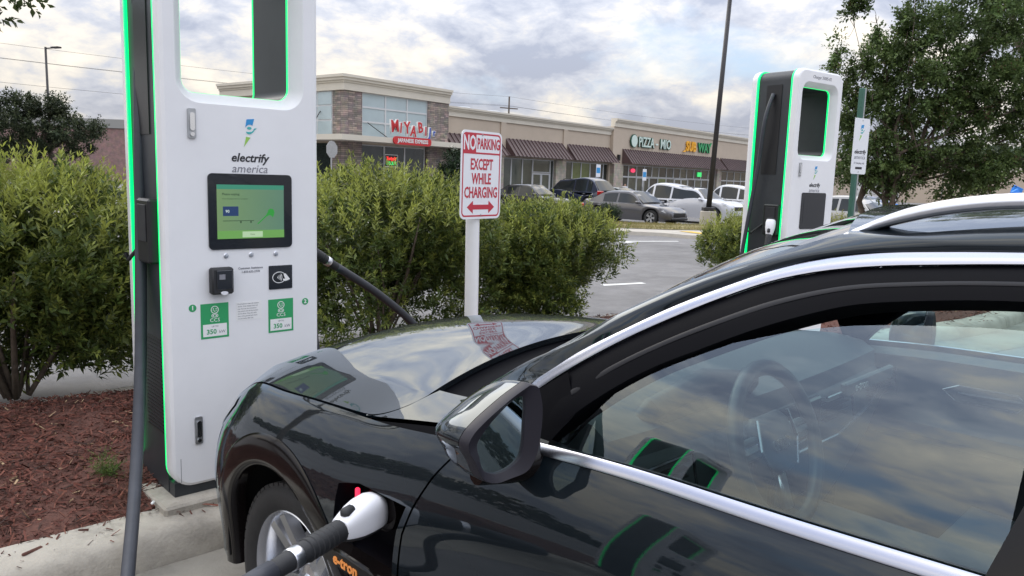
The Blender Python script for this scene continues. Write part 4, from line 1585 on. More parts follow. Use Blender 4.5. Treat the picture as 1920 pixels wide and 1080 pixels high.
def parade():
    root = thing('shopping_parade', 'long tan shopping parade with cream cornice, brown awnings and a stone corner tower', 'building', Q0, BROT)
    b = MB()
    bx(b, -17.30, 2.60, 0.32, 16, GB, 5.30)
    bx(b, -17.30, 2.60, 0.0, 0.319, 2.98, 5.30)
    b.build('wall', M['stucco'], root)
    cornice(root, -17.3, 2.58, 0.0, 5.302, 5.90)
    b = MB()
    bx(b, 2.602, 75, 0.02, 16, GB, 6.0)
    bx(b, 2.602, 75, -0.30, 0.019, 2.98, 6.0)
    b.build('wall', M['stucco'], root)
    cornice(root, 2.61, 75, -0.30, 6.002, 6.66)
    for t in (-11.75, -4.25):
        b = MB()
        bx(b, t, t + 0.55, -0.10, -0.001, 3.0, 5.30)
        b.build('pilaster', M['stucco'], root)
    for (a, c, yw) in ((-17.2, -12.1, 0.0), (-11.2, -4.4, 0.0), (-3.75, 2.35, 0.0), (4.15, 23.4, -0.30), (24.1, 44, -0.30)):
        awning(root, a, c, yw - 0.002)
    for (a, c, yw) in ((-12.9, -11.3, 0.0), (-5.05, -3.72, 0.0), (2.85, 4.36, -0.30), (23.45, 24.6, -0.30), (44, 45, -0.3)):
        b = MB()
        bx(b, a, c, yw - 0.06, 0.30, GB, 2.975)
        b.build('pier', M['pier'], root)
    # shop fronts
    y = 0.20
    def front(xs, rows, mats, y=0.2):
        for i in range(len(xs) - 1):
            for j in range(len(rows) - 1):
                window_unit(root, xs[i], xs[i + 1], rows[j], rows[j + 1], y, M[mats[(i + 2 * j) % len(mats)]])
    front([-17.2, -15.6, -14.0, -12.92], [GB, 2.95], ['shop_glass'])
    front([-11.28, -10.2, -8.9, -7.7], [GB, 2.95], ['shop_grey'])
    front([-5.5, -5.06], [GB, 2.95], ['shop_glass'])
    window_unit(root, -7.68, -5.52, 2.0, 2.95, y, M['shop_grey'])
    front([-3.70, -2.55, -1.3, 0.0], [GB, 2.95], ['shop_grey', 'shop_green', 'shop_green'])
    front([0.02, 1.0, 2.0, 2.84], [GB, 2.95], ['shop_glass'])
    yb = -0.12
    front([4.38, 5.6, 7.0], [GB, 1.95, 2.95], ['shop_glass', 'shop_grey'], yb)
    front([7.0, 8.4, 9.8, 11.1, 12.6, 14.0, 15.4, 16.8, 18.4, 20.0, 21.7, 23.42], [1.97, 2.95], ['shop_glass', 'shop_glass', 'shop_grey', 'shop_glass'], yb)
    front([9.4, 11.0, 12.6, 14.2], [GB, 1.95], ['shop_glass', 'shop_green', 'shop_grey'], yb)
    front([17.2, 18.7, 20.2, 21.8, 23.42], [GB, 1.95], ['shop_glass', 'shop_grey'], yb)
    front([24.65, 26.5, 28.4, 30.2, 32, 34, 36, 38, 40, 42, 43.9], [GB, 1.95, 2.95], ['shop_glass', 'shop_grey', 'shop_glass'], yb)
    def door(x0, x1, yy):
        xm = (x0 + x1) / 2
        for a, c in ((x0, xm - 0.01), (xm + 0.01, x1)):
            d = window_unit(root, a, c, GB, 1.95, yy, M['shop_grey'], 0.10, 'door')
            h = MB()
            bx(h, xm + (-0.12 if a == x0 else 0.08), xm + (-0.08 if a == x0 else 0.12), yy - 0.09, yy - 0.05, 0.5, 1.1)
            h.build('handle', M['steel'], d)
    door(-7.68, -5.52, y)
    door(7.05, 9.35, yb)
    door(14.3, 17.1, yb)
    # wall lamps
    for t, yy in ((-12.0, -0.02), (-4.0, -0.12), (3.4, -0.32), (23.7, -0.32)):
        b = MB()
        bx(b, t - 0.12, t + 0.12, yy - 0.22, yy - 0.001, 3.25, 3.75, 0.03)
        b.build('wall_lamp', M['black'], root)
    # corner tower
    T0, T1, yt = -25.55, -17.302, -0.40
    b = MB()
    bx(b, T0 + 0.05, T1 - 0.02, yt + 0.25, 12, GB, 6.0)
    b.build('tower_wall', M['stucco'], root)
    cornice(root, T0, T1, yt, 5.98, 6.79, 12, True)
    for (a0, a1, c0, c1) in ((T0, -24.28, yt, yt + 0.30), (T0 - 0.001, T0 + 0.3, yt + 0.301, yt + 0.98), (-19.12, T1, yt, yt + 0.30), (T0 - 0.001, T0 + 0.3, 4.4, 5.6)):
        b = MB()
        bx(b, a0, a1, c0, c1, GB, 5.975)
        b.build('stone_pier', M['ledge'], root)
    xs = [-24.26, -22.5, -20.8, -19.14]
    zs = [3.60, 4.40, 5.20, 5.97]
    for i in range(3):
        for j in range(3):
            window_unit(root, xs[i], xs[i + 1], zs[j], zs[j + 1], yt + 0.10, M['blind'], 0.05)
    for i, (a, c) in enumerate(((-24.26, -22.55), (-22.55, -20.95), (-20.95, -19.30))):
        window_unit(root, a, c, GB, 3.15, yt + 0.12, M['shop_glass'], 0.05)
    b = MB()
    bx(b, T0 - 1.25, -16.25, yt - 1.35, yt - 0.001, 3.27, 3.56)
    bx(b, T0 - 1.25, T0 - 0.003, yt, 6, 3.27, 3.56)
    b.build('canopy', M['cream'], root)
    # side windows of the tower (facing left)
    for (a, c) in ((0.62, 1.9), (1.9, 3.1), (3.1, 4.38)):
        for j in range(3):
            b = MB()
            bx(b, T0 + 0.02, T0 + 0.10, a, c, zs[j], zs[j + 1])
            w = b.build('window', M['alu'], root)
            p = MB()
            bx(p, T0 - 0.01, T0 + 0.019, a + 0.05, c - 0.05, zs[j] + 0.05, zs[j + 1] - 0.05)
            p.build('pane', M['blind'], w)
        b = MB()
        bx(b, T0 + 0.01, T0 + 0.06, a, c, GB, 3.15)
        b.build('window', M['shop_glass'], root)
    # stays of the canopy
    b = MB()
    for t in (-23.9,):
        b.tube([(t, yt - 0.02, 4.35), (t + 0.5, yt - 1.1, 3.56)], 0.025, 6)
    b.tube([(T0 - 0.02, 1.6, 4.9), (T0 - 1.1, 1.4, 3.56)], 0.025, 6)
    b.build('canopy_stay', M['black'], root)
    return root


parade()


def face(t, y, z):
    return Matrix.Translation(fac(t, y, z)) @ Matrix.Rotation(BROT, 4, 'Z') @ FRONT


def shop_sign(name, label, t, y, z):
    o = thing(name, label, 'shop sign', fac(t, y, z), BROT, 'shop signs on the parade')
    return o


def signs():
    L = lambda x, y, z: Matrix.Translation((x, y, z)) @ FRONT
    red = mat('red_sign_face', (0.55, 0.025, 0.03), 0.4)
    blue = mat('blue_sign_face', (0.03, 0.08, 0.42), 0.4)
    white = mat('white_sign_face', (0.72, 0.74, 0.73), 0.4)
    pale = mat('pale_green_sign_face', (0.60, 0.72, 0.66), 0.4)
    dgreen = mat('dark_green_sign_return', (0.02, 0.10, 0.07), 0.5)
    yellow = mat('yellow_sign_face', (0.85, 0.42, 0.02), 0.4)
    green = mat('green_sign_face', (0.03, 0.36, 0.12), 0.4)
    s = shop_sign('restaurant_sign', 'red and blue channel letter sign with a red panel on the tower canopy edge', -21.6, -1.80, 3.56)
    word = [('M', -1.55, 0.62, 0.10, red, 0.80), ('I', -1.10, 0.55, -0.08, red, 0.66), ('Y', -0.62, 0.58, 0.08, red, 0.80), ('A', -0.13, 0.42, -0.10, red, 0.72), ('B', 0.42, 0.66, 0.12, red, 0.72), ('I', 0.86, 0.48, 0.0, red, 0.60), ('J', 1.20, 0.44, -0.06, blue, 0.62), ('R', 1.55, 0.46, 0.06, blue, 0.44)]
    for ch, x, z, tl, m, sz in word:
        c = ch if ch != 'R' else 'r'
        rot = Matrix.Rotation(-tl, 4, 'Y')
        bk = text_obj('letter', c, sz * 1.15, white, s, L(x, 0.02, z) @ Matrix.Rotation(tl, 4, 'Z'), 0.05, bold=0.055, xs=0.85)
        text_obj('letter_face', c, sz * 1.15, m, bk, L(x, -0.04, z) @ Matrix.Rotation(tl, 4, 'Z'), 0.012, bold=0.018, xs=0.85)
    b = MB()
    b.prism(rrect(-1.65, -0.34, 1.30, 0.10, 0.20, 6), 0.10, L(0, 0.03, 0))
    p = b.build('sign_panel', red, s)
    text_obj('lettering', 'JAPANESE EXPRESS', 0.30, white, p, L(-0.17, -0.078, -0.12), 0.006, bold=0.008, xs=0.95)
    s = shop_sign('pizza_shop_sign', 'pale green channel letter sign with a round emblem above the longest brown awning', 5.3, -0.42, 4.95)
    b = MB()
    b.prism(circle2(0.45, 0.05, 0.56, 24), 0.10, L(0, 0.03, 0))
    e = b.build('emblem', dgreen, s)
    b = MB()
    b.prism(circle2(0.45, 0.05, 0.50, 24), 0.02, L(0, -0.072, 0))
    b.build('emblem_face', pale, e)
    for body, x in (('PIZZA', 2.65), ('MIO', 6.25)):
        bk = text_obj('letter', body, 1.18, dgreen, s, L(x + 0.04, 0.02, -0.02), 0.05, bold=0.055, xs=0.86 if body == 'PIZZA' else 0.95)
        text_obj('letter_face', body, 1.18, pale, bk, L(x, -0.045, 0), 0.012, bold=0.016, xs=0.86 if body == 'PIZZA' else 0.95)
    b = MB()
    b.prism([(4.35, -0.12), (4.75, -0.12), (4.75, 0.02), (4.35, 0.02)], 0.06, L(0, 0, 0))
    b.build('letter', pale, s)
    s = shop_sign('sandwich_shop_sign', 'yellow and green channel letter sign above the awning left of the dark lamp post', 18.4, -0.42, 5.02)
    for body, x, m in (('SUB', -1.55, yellow), ('WAY', 1.45, green)):
        bk = text_obj('letter', body, 1.25, dgreen if body == 'WAY' else yellow, s, L(x + 0.03, 0.02, 0), 0.05, bold=0.05, xs=1.0)
        text_obj('letter_face', body, 1.25, m, bk, L(x, -0.045, 0), 0.012, bold=0.03, xs=1.0)
    b = MB()
    b.prism([(-3.35, -0.52), (-2.75, -0.30), (-2.75, -0.52)], 0.08, L(0, 0.02, 0))
    b.build('letter', yellow, s)
    b = MB()
    b.prism([(2.65, 0.30), (3.05, 0.62), (2.75, 0.62)], 0.08, L(0, 0.02, 0))
    b.build('letter', green, s)
    # lit signs behind the glass
    nr = mat('lit_red_tube', (0.4, 0.02, 0.02), 0.4, emit=(1, 0.05, 0.04), emit_s=1.0)
    ng = mat('lit_green_tube', (0.02, 0.3, 0.06), 0.4, emit=(0.05, 0.8, 0.2), emit_s=0.8)
    s = thing('window_sign', 'lit red and green sign in the dark tower window below the canopy', 'window sign', fac(-22.05, -0.36, 2.32), BROT, 'lit signs in shop windows')
    b = MB()
    b.prism(rrect(-0.52, -0.36, 0.52, 0.36, 0.03), 0.03, L(0, 0.03, 0))
    k = b.build('board', M['black'], s)
    b = MB()
    b.prism(rrect(-0.52, -0.36, 0.52, 0.36, 0.03), 0.04, L(0, 0.028, 0), holes=[rrect(-0.48, -0.32, 0.48, 0.32, 0.02)])
    b.build('frame', white, s)
    text_obj('lettering', 'Teriyaki', 0.27, nr, k, L(0, -0.02, 0.12), 0.01, bold=0.012, xs=0.85)
    text_obj('lettering', 'CHICKEN', 0.26, ng, k, L(0, -0.02, -0.15), 0.01, bold=0.01, xs=0.72)
    s = thing('window_sign', 'small lit green sign behind the glass below the yellow and green letters', 'window sign', fac(19.6, -0.17, 2.45), BROT, 'lit signs in shop windows')
    b = MB()
    b.prism(rrect(-0.45, -0.22, 0.45, 0.22, 0.03), 0.03, L(0, 0.0, 0))
    b.build('board', ng, s)
    s = thing('window_sign', 'small lit pink oval sign in the window under the long awning', 'window sign', fac(6.3, -0.17, 2.50), BROT, 'lit signs in shop windows')
    b = MB()
    b.prism(circle2(0, 0, 0.40, 18, 0.18), 0.03, L(0, 0.0, 0))
    b.build('board', mat('lit_pink', (0.5, 0.03, 0.08), 0.4, emit=(1, 0.06, 0.16), emit_s=0.7), s)
    # roof plant
    for (t, y, z0, rad, h, lb) in ((-9.0, 6, 5.2, 0.62, 1.45, 'left of two pale round roof vents behind the parapet'), (-5.6, 6, 5.2, 0.66, 1.45, 'right of two pale round roof vents beside the utility pole')):
        o = thing('roof_vent', lb, 'roof vent', fac(t, y, z0), BROT, 'plant on the parade roof')
        b = MB()
        b.lathe([(rad, 0), (rad, h), (rad * 0.9, h + 0.05), (0, h + 0.08)], 20)
        b.build('drum', M['roof_plant'], o, True, 30)
    o = thing('roof_unit', 'boxy pale air handling unit on the parade roof', 'roof unit', fac(0.6, 6.5, 5.2), BROT, 'plant on the parade roof')
    b = MB()
    bx(b, -1.3, 0.9, -0.8, 0.8, 0, 1.25, 0.03)
    b.build('casing', M['roof_plant'], o)
    b = MB()
    b.add([(0.9, -0.7, 1.15), (2.1, -0.7, 1.05), (0.9, -0.7, 0.5), (0.9, 0.7, 1.15), (2.1, 0.7, 1.05), (0.9, 0.7, 0.5)], [(0, 1, 2), (3, 5, 4), (0, 3, 4, 1), (1, 4, 5, 2)])
    b.build('hood', M['roof_plant'], o)
    o = thing('roof_vent', 'low pale roof vent between the round vents and the boxy unit', 'roof vent', fac(-2.7, 6.5, 5.2), BROT, 'plant on the parade roof')
    b = MB()
    bx(b, -0.45, 0.45, -0.4, 0.4, 0, 0.95, 0.03)
    b.build('casing', M['roof_plant'], o)


M['roof_plant'] = mat('pale_roof_plant', (0.52, 0.54, 0.56), 0.5, var=0.08, vscale=1.5)
signs()


# ------------------------------------------------------------------ other buildings, poles, wires
def block(name, label, corner, rot, L_, D_, H_, wall, cap, extra=None):
    o = thing(name, label, 'building', corner, rot)
    b = MB()
    bx(b, 0, L_, 0, D_, 0, H_ * 0.86)
    b.build('wall', wall, o)
    b = MB()
    bx(b, -0.15, L_ + 0.15, -0.15, D_, H_ * 0.862, H_)
    b.build('parapet', cap, o)
    return o


M['red_brick'] = stone_mat('red_brick_wall', (0.27, 0.085, 0.065), (0.22, 0.07, 0.055), (0.25, 0.12, 0.10), 0.25, 0.08)
M['grey_cap'] = mat('grey_metal_cap', (0.27, 0.27, 0.26), 0.7)
block('brick_building', 'red brick building with a grey band far off at the left', (-60, 76, GB), R(4), 26, 14, 6.2, M['red_brick'], M['grey_cap'])
o = block('far_store', 'long pale tan store behind the trees at the far right', (58, 118, GB), R(-28), 70, 20, 5.6, M['stucco'], M['cream'])
b = MB()
for k in range(1, 12):
    bx(b, k * 5.6 - 0.06, k * 5.6 + 0.06, -0.06, -0.002, 0, 4.8)
b.build('panel_joint', M['grey_cap'], o)
M['dark_pole'] = mat('dark_bronze_paint', (0.022, 0.020, 0.022), 0.45)


def lamp_post(label, p, h, r0, r1, base_h, arm_dir, lean=(0, 0), head=True):
    o = thing('lamp_post', label, 'lamp post', p, 0, 'parking lot lamp posts')
    if base_h:
        b = MB()
        b.lathe([(0.33, -0.2), (0.33, base_h - 0.03), (0.30, base_h)], 24)
        b.build('footing', M['concrete_pale'], o, True, 40)
        b = MB()
        bx(b, -0.24, 0.24, -0.24, 0.24, base_h + 0.002, base_h + 0.16, 0.02)
        b.build('base_cover', M['dark_pole'], o)
    b = MB()
    b.tube([(0, 0, base_h), (lean[0], lean[1], h)], [r0, r1], 12)
    b.build('shaft', M['dark_pole'], o, True)
    if head:
        b = MB()
        a = Vector((arm_dir[0], arm_dir[1], 0))
        e = Vector((lean[0], lean[1], h - 0.1))
        b.tube([e, e + a * 0.9], 0.05, 8)
        b.build('arm', M['dark_pole'], o)
        b = MB()
        b.box(e + a * 1.2 + Vector((0, 0, 0.02)), (0.75, 0.40, 0.12), rz=math.atan2(a.y, a.x), bevel=0.03)
        b.build('lamp_head', M['dark_pole'], o)
    return o


lamp_post('tall dark lamp post on a round concrete footing beside the white off road car', (8.05, 32.3, GB), 9.8, 0.115, 0.085, 0.78, (0.7, -0.7), (0.30, 0.0))
lamp_post('thin lamp post with one lamp head far off above the dark tree at the left', (-35.8, 60.2, GB), 10.45, 0.10, 0.08, 0, (0.9, -0.4))
M['pole_wood'] = mat('weathered_pole_wood', (0.12, 0.095, 0.075), 0.9, var=0.2, vscale=3)
POLES = [(-70, 45), (-1.25, 110), (78, 172)]
for i, (x, y) in enumerate(POLES[1:2]):
    o = thing('utility_pole', 'wooden utility pole with a cross arm behind the parade roof', 'utility pole', (x, y, GB))
    b = MB()
    b.tube([(0, 0, 0), (0, 0, 12.9)], [0.16, 0.11], 10)
    b.build('shaft', M['pole_wood'], o)
    b = MB()
    b.box((0, 0, 11.3), (2.8, 0.12, 0.14), rz=R(30))
    b.build('cross_arm', M['pole_wood'], o)
for z, dy, lb in ((12.6, 0.0, 'uppermost thin overhead wire crossing the sky'), (11.5, 1.2, 'middle thin overhead wire crossing the sky'), (11.2, -1.2, 'overhead wire just under the middle one'), (9.3, 0.0, 'lowest thin overhead wire crossing the sky')):
    b = MB()
    path = []
    for i in range(2):
        a, c = Vector((*POLES[i], z)), Vector((*POLES[i + 1], z + 0.5 * i))
        off = Vector((-(c - a).y, (c - a).x, 0)).normalized() * dy
        for k in range(12):
            f = k / 12
            path.append(a.lerp(c, f) + off + Vector((0, 0, -1.1 * 4 * f * (1 - f))))
    b.tube(path, 0.013, 5)
    o = b.build('power_line', M['black'])
    tag(o, lb, 'power line', 'overhead wires')


def road_sign(name, label, p, yaw, h, kind):
    o = thing(name, label, 'sign', p, R(yaw), 'small signs by the shops')
    b = MB()
    b.tube([(0, 0.03, 0), (0, 0.03, h)], 0.035, 8)
    b.build('post', M['steel'], o)
    if kind == 'octagon':
        b = MB()
        b.prism([(0.38 * math.cos(R(22.5 + 45 * k)), h - 0.38 + 0.38 * math.sin(R(22.5 + 45 * k))) for k in range(8)], 0.006, FRONT)
        b.build('plate', M['steel'], o)
    else:
        b = MB()
        b.prism(rrect(-0.23, h - 0.9, 0.23, h, 0.03), 0.006, FRONT)
        p_ = b.build('plate', M['sign_white'], o)
        b = MB()
        b.prism(rrect(-0.19, h - 0.62, 0.19, h - 0.22, 0.03), 0.002, Matrix.Translation((0, -0.007, 0)) @ FRONT)
        b.build('symbol_panel', M['blue_print'], p_)


road_sign('stop_sign', 'bare metal back of an octagonal road sign in front of the stone tower', (-8.05, 34.2, GB), 62, 3.22, 'octagon')
road_sign('parking_bay_sign', 'blue and white bay sign in front of the green glazed shop window', (6.0, 57.0, GB), 40, 3.0, 'bay')
road_sign('parking_bay_sign', 'blue and white bay sign under the left end of the long awning', (10.2, 62.0, GB), 40, 2.85, 'bay')


def person():
    """small distant figure standing by the shop front, in a white top"""
    o = thing('person', 'person in a white top and dark trousers standing by a shop front pier', 'person', (8.35, 59.5, GB), R(20))
    me = bpy.data.meshes.new('body')
    P = [(0, 0, 0.95), (0, 0, 1.18), (0, 0, 1.42), (0, -0.01, 1.52), (0, -0.02, 1.66), (0.10, 0, 0.86), (0.11, 0.02, 0.48), (0.11, 0.0, 0.08), (0.12, -0.10, 0.04), (-0.10, 0, 0.86), (-0.11, -0.05, 0.48), (-0.12, 0.02, 0.08), (-0.13, -0.08, 0.04),
         (0.19, 0, 1.40), (0.24, 0.0, 1.14), (0.24, -0.06, 0.90), (-0.19, 0, 1.40), (-0.25, 0.0, 1.14), (-0.24, -0.08, 0.90)]
    E_ = [(0, 1), (1, 2), (2, 3), (3, 4), (0, 5), (5, 6), (6, 7), (7, 8), (0, 9), (9, 10), (10, 11), (11, 12), (2, 13), (13, 14), (14, 15), (2, 16), (16, 17), (17, 18)]
    rad = [0.15, 0.14, 0.15, 0.06, 0.105, 0.09, 0.065, 0.045, 0.04, 0.09, 0.065, 0.045, 0.04, 0.06, 0.045, 0.04, 0.06, 0.045, 0.04]
    me.from_pydata(P, E_, [])
    tmp = bpy.data.objects.new('body_source', me)
    COL.objects.link(tmp)
    md = tmp.modifiers.new('skin', 'SKIN')
    for i, v in enumerate(me.skin_vertices[0].data):
        v.radius = (rad[i], rad[i])
        v.use_root = i == 0
    tmp.modifiers.new('sub', 'SUBSURF').levels = 1
    dg = bpy.context.evaluated_depsgraph_get()
    m2 = bpy.data.meshes.new_from_object(tmp.evaluated_get(dg))
    bpy.data.objects.remove(tmp)
    m2.materials.clear()
    for m in (mat('white_cloth', (0.6, 0.6, 0.62), 0.8), mat('dark_cloth', (0.03, 0.03, 0.04), 0.8), mat('skin', (0.32, 0.19, 0.13), 0.6)):
        m2.materials.append(m)
    for p in m2.polygons:
        z = p.center.z
        p.material_index = 2 if z > 1.47 or (abs(p.center.x) > 0.2 and z < 1.1) else (0 if z > 0.9 else 1)
        p.use_smooth = True
    link_mesh('body', m2, o)


person()
blue = mat('bright_blue_sheet', (0.01, 0.20, 0.72), 0.5)
for (x, y, z, s_, a_, lb) in ((19.2, 39, 0.60, 0.30, 0.5, 'small tilted bright blue board under the crape myrtle'), (24.3, 38, 1.62, 0.24, -0.4, 'smaller bright blue board at the far right beyond the roof rail'), (25.0, 39, 1.72, 0.36, 0.25, 'larger bright blue board at the far right above the roof rail')):
    o = thing('blue_board', lb, 'board', (x, y, GB), 0, 'bright blue boards')
    b = MB()
    b.box((0, 0, 0), (s_ * 2.2, 0.12, s_ * 1.3), bevel=0.01, mtx=Matrix.Translation((0, 0, z + 0.3)) @ Matrix.Rotation(a_, 4, 'Y') @ Matrix.Rotation(0.5, 4, 'Z'))
    b.build('board', blue, o)
    b = MB()
    b.tube([(0, 0.1, 0), (0, 0.1, z + 0.3)], 0.03, 8)
    b.build('leg', M['steel'], o)


# ------------------------------------------------------------------ parked cars
M['car_glass'] = mat('parked_car_glass', (0.012, 0.016, 0.018), 0.04, spec=0.35, coat=0.2)
M['tail_red'] = mat('tail_light_red', (0.40, 0.012, 0.012), 0.2, coat=0.6)
M['lamp_clear'] = mat('head_lamp_clear', (0.42, 0.44, 0.46), 0.12, coat=1.0)
M['plate_white'] = mat('number_plate', (0.6, 0.6, 0.58), 0.5)


def car_paint(name, c, metal=0.5):
    return mat(name, c, 0.32, metal=metal, coat=1.0, coat_rough=0.03)


def parked_car(name, label, pos, heading, paint, L_=4.9, W_=1.86, H_=1.45, kind='saloon', wheel_r=0.34, rim=None, group='cars parked by the shops'):
    """heading: world direction (x, y) of the nose"""
    o = thing(name, label, 'car', (pos[0], pos[1], ground_z(pos[0], pos[1]) if len(pos) < 3 else pos[2]), math.atan2(heading[1], heading[0]), group)
    hw = W_ / 2
    xf, xr = L_ / 2, -L_ / 2
    fa, ra = xf - 0.92, xr + 0.98
    belt = {'saloon': 0.92, 'suv': 1.10, 'pickup': 1.15}[kind]
    hood = {'saloon': 0.80, 'suv': 1.06, 'pickup': 1.10}[kind]
    deck = {'saloon': 0.96, 'suv': 1.08, 'pickup': 1.12}[kind]
    low = {'saloon': 0.20, 'suv': 0.27, 'pickup': 0.32}[kind]
    if kind == 'saloon':
        gh = [(xf - 1.35, belt - 0.03), (xf - 2.15, H_ - 0.03), (xf - 2.75, H_), (xr + 1.35, H_ - 0.06), (xr + 0.42, deck)]
    elif kind == 'suv':
        gh = [(xf - 1.30, belt), (xf - 1.95, H_ - 0.05), (xf - 2.5, H_), (xr + 0.45, H_ - 0.05), (xr + 0.16, belt)]
    else:
        gh = [(xf - 1.45, belt), (xf - 2.05, H_ - 0.05), (xf - 2.6, H_), (xr + 0.75, H_ - 0.04), (xr + 0.12, belt)]
    # lower body: rings along the length
    st = np.unique(np.r_[np.linspace(xr, xf, 34), fa + wheel_r * 1.22 * np.cos(np.linspace(0, math.pi, 15)), ra + wheel_r * 1.22 * np.cos(np.linspace(0, math.pi, 15))])
    zt = smooth_interp([xr, xr + 0.12, xr + 0.5, gh[-1][0] + 0.3, -0.2, gh[0][0], xf - 0.7, xf - 0.2, xf], [deck - 0.30, deck - 0.06, deck, belt + 0.01, belt, hood + 0.10, hood + 0.02, hood - 0.08, hood - 0.25])
    wf = smooth_interp([xr, xr + 0.15, xr + 0.6, 0, xf - 0.9, xf - 0.35, xf - 0.08, xf], [0.80, 0.92, 0.99, 1.0, 0.99, 0.93, 0.80, 0.66])
    rows = []
    for x in st:
        w, z1 = hw * float(wf(x)), float(zt(x))
        zl = low + (0.08 if x > xf - 0.25 or x < xr + 0.3 else 0)
        for c in (fa, ra):
            if abs(x - c) < wheel_r * 1.22:
                zl = max(zl, wheel_r + math.sqrt(max(0, (wheel_r * 1.22) ** 2 - (x - c) ** 2)))
        zl = min(zl, z1 - 0.1)
        sec = [(0.965 * w, zl), (0.99 * w, zl + (z1 - zl) * 0.25), (1.0 * w, zl + (z1 - zl) * 0.55), (0.985 * w, zl + (z1 - zl) * 0.78), (0.95 * w, z1 - 0.03), (0.88 * w, z1), (0.45 * w, z1 + 0.03), (0, z1 + 0.04)]
        rows.append([(x, y, z) for y, z in sec] + [(x, -y, z) for y, z in sec[:-1][::-1]])
    k = len(rows[0])
    b = MB()
    b.add([p for r_ in rows for p in r_], [(i * k + j, i * k + j + 1, (i + 1) * k + j + 1, (i + 1) * k + j) for i in range(len(rows) - 1) for j in range(k - 1)] + [tuple(range(k)), tuple((len(rows) - 1) * k + j for j in range(k))])
    body = b.build('body', paint, o, True, 38)
    b = MB()
    bx(b, xr + 0.25, xf - 0.25, -hw * 0.86, hw * 0.86, low, 0.6)
    b.build('underbody', M['liner0'], o)
    # cabin shell, windows set just proud of it
    yt = hw * 0.70
    yb = hw * 0.93
    N_ = 24
    gx = spline([(x, 0, z) for x, z in gh], N_)

    def ywid(z):
        f = min(1, max(0, (z - belt) / (H_ - belt)))
        return yb + (yt - yb) * f ** 1.15
    ring = []
    for p in gx:
        y1 = ywid(p[2])
        ring.append([(p[0], yb - 0.01, min(p[2], belt) - 0.05), (p[0], y1, p[2] - 0.03), (p[0], y1 - 0.06, p[2]), (p[0], y1 * 0.5, p[2] + 0.025), (p[0], 0, p[2] + 0.03), (p[0], -y1 * 0.5, p[2] + 0.025), (p[0], -y1 + 0.06, p[2]), (p[0], -y1, p[2] - 0.03), (p[0], -yb + 0.01, min(p[2], belt) - 0.05)])
    b = MB()
    b.add([p for r_ in ring for p in r_], [(i * 9 + j, i * 9 + j + 1, (i + 1) * 9 + j + 1, (i + 1) * 9 + j) for i in range(N_ - 1) for j in range(8)])
    b.build('roof', paint, o, True, 40)

    def zroof(x):
        return float(np.interp(-x, -gx[:, 0], gx[:, 2]))

    def side_window(x0, x1, sgn, nm='window'):
        vs = []
        n = 9
        for i in range(n):
            x = x0 + (x1 - x0) * i / (n - 1)
            zb = float(zt(min(max(x, xr), xf))) * 0 + belt + 0.025
            zr = max(zroof(x) - 0.10, zb + 0.002)
            for t in (0, 0.5, 1):
                z = zb + (zr - zb) * t
                f = (z - (belt - 0.05)) / max(zroof(x) - 0.03 - (belt - 0.05), 0.02)
                y1 = (yb - 0.01) + (ywid(zroof(x)) - yb + 0.01) * f
                vs.append((x, sgn * (y1 + 0.008), z))
        q = MB()
        q.add(vs, [(i * 3 + j, i * 3 + 3 + j, i * 3 + 4 + j, i * 3 + 1 + j) for i in range(n - 1) for j in range(2)])
        q.build(nm, M['car_glass'], o, True)
    xw0, xw1 = gh[0][0] - 0.12, gh[-1][0] + 0.12
    mid = (gh[1][0] + gh[3][0]) / 2 + 0.05
    for sgn in (1, -1):
        side_window(xw0 - 0.1, mid + 0.05, sgn)
        if kind == 'saloon':
            side_window(mid - 0.05, gh[3][0] - 0.05, sgn)
        else:
            m2 = mid - 1.0
            side_window(mid - 0.05, m2 + 0.05, sgn)
            side_window(m2 - 0.06, gh[3][0] - 0.02, sgn)

    def screen(a, c, nm, lift):
        (x0, z0), (x1, z1) = a, c
        vs = []
        for t in (0.10, 0.4, 0.7, 0.96):
            z = z0 + (z1 - z0) * t
            x = x0 + (x1 - x0) * t
            i = np.argmin(np.abs(gx[:, 2] - z) + np.abs(gx[:, 0] - x))
            for f in (-1, -0.5, 0, 0.5, 1):
                y = (ywid(z) - 0.07) * f
                vs.append((x + lift[0] * (1 + 0.6 * (1 - f * f)), y, z + lift[1] + 0.025 * (1 - f * f)))
        q = MB()
        q.add(vs, [(i * 5 + j, i * 5 + j + 1, i * 5 + 6 + j, i * 5 + 5 + j) for i in range(3) for j in range(4)])
        q.build(nm, M['car_glass'], o, True)
    screen(gh[0], gh[1], 'windscreen', (0.03, 0.03))
    screen(gh[-1], gh[3], 'rear_window', (-0.035, 0.03))
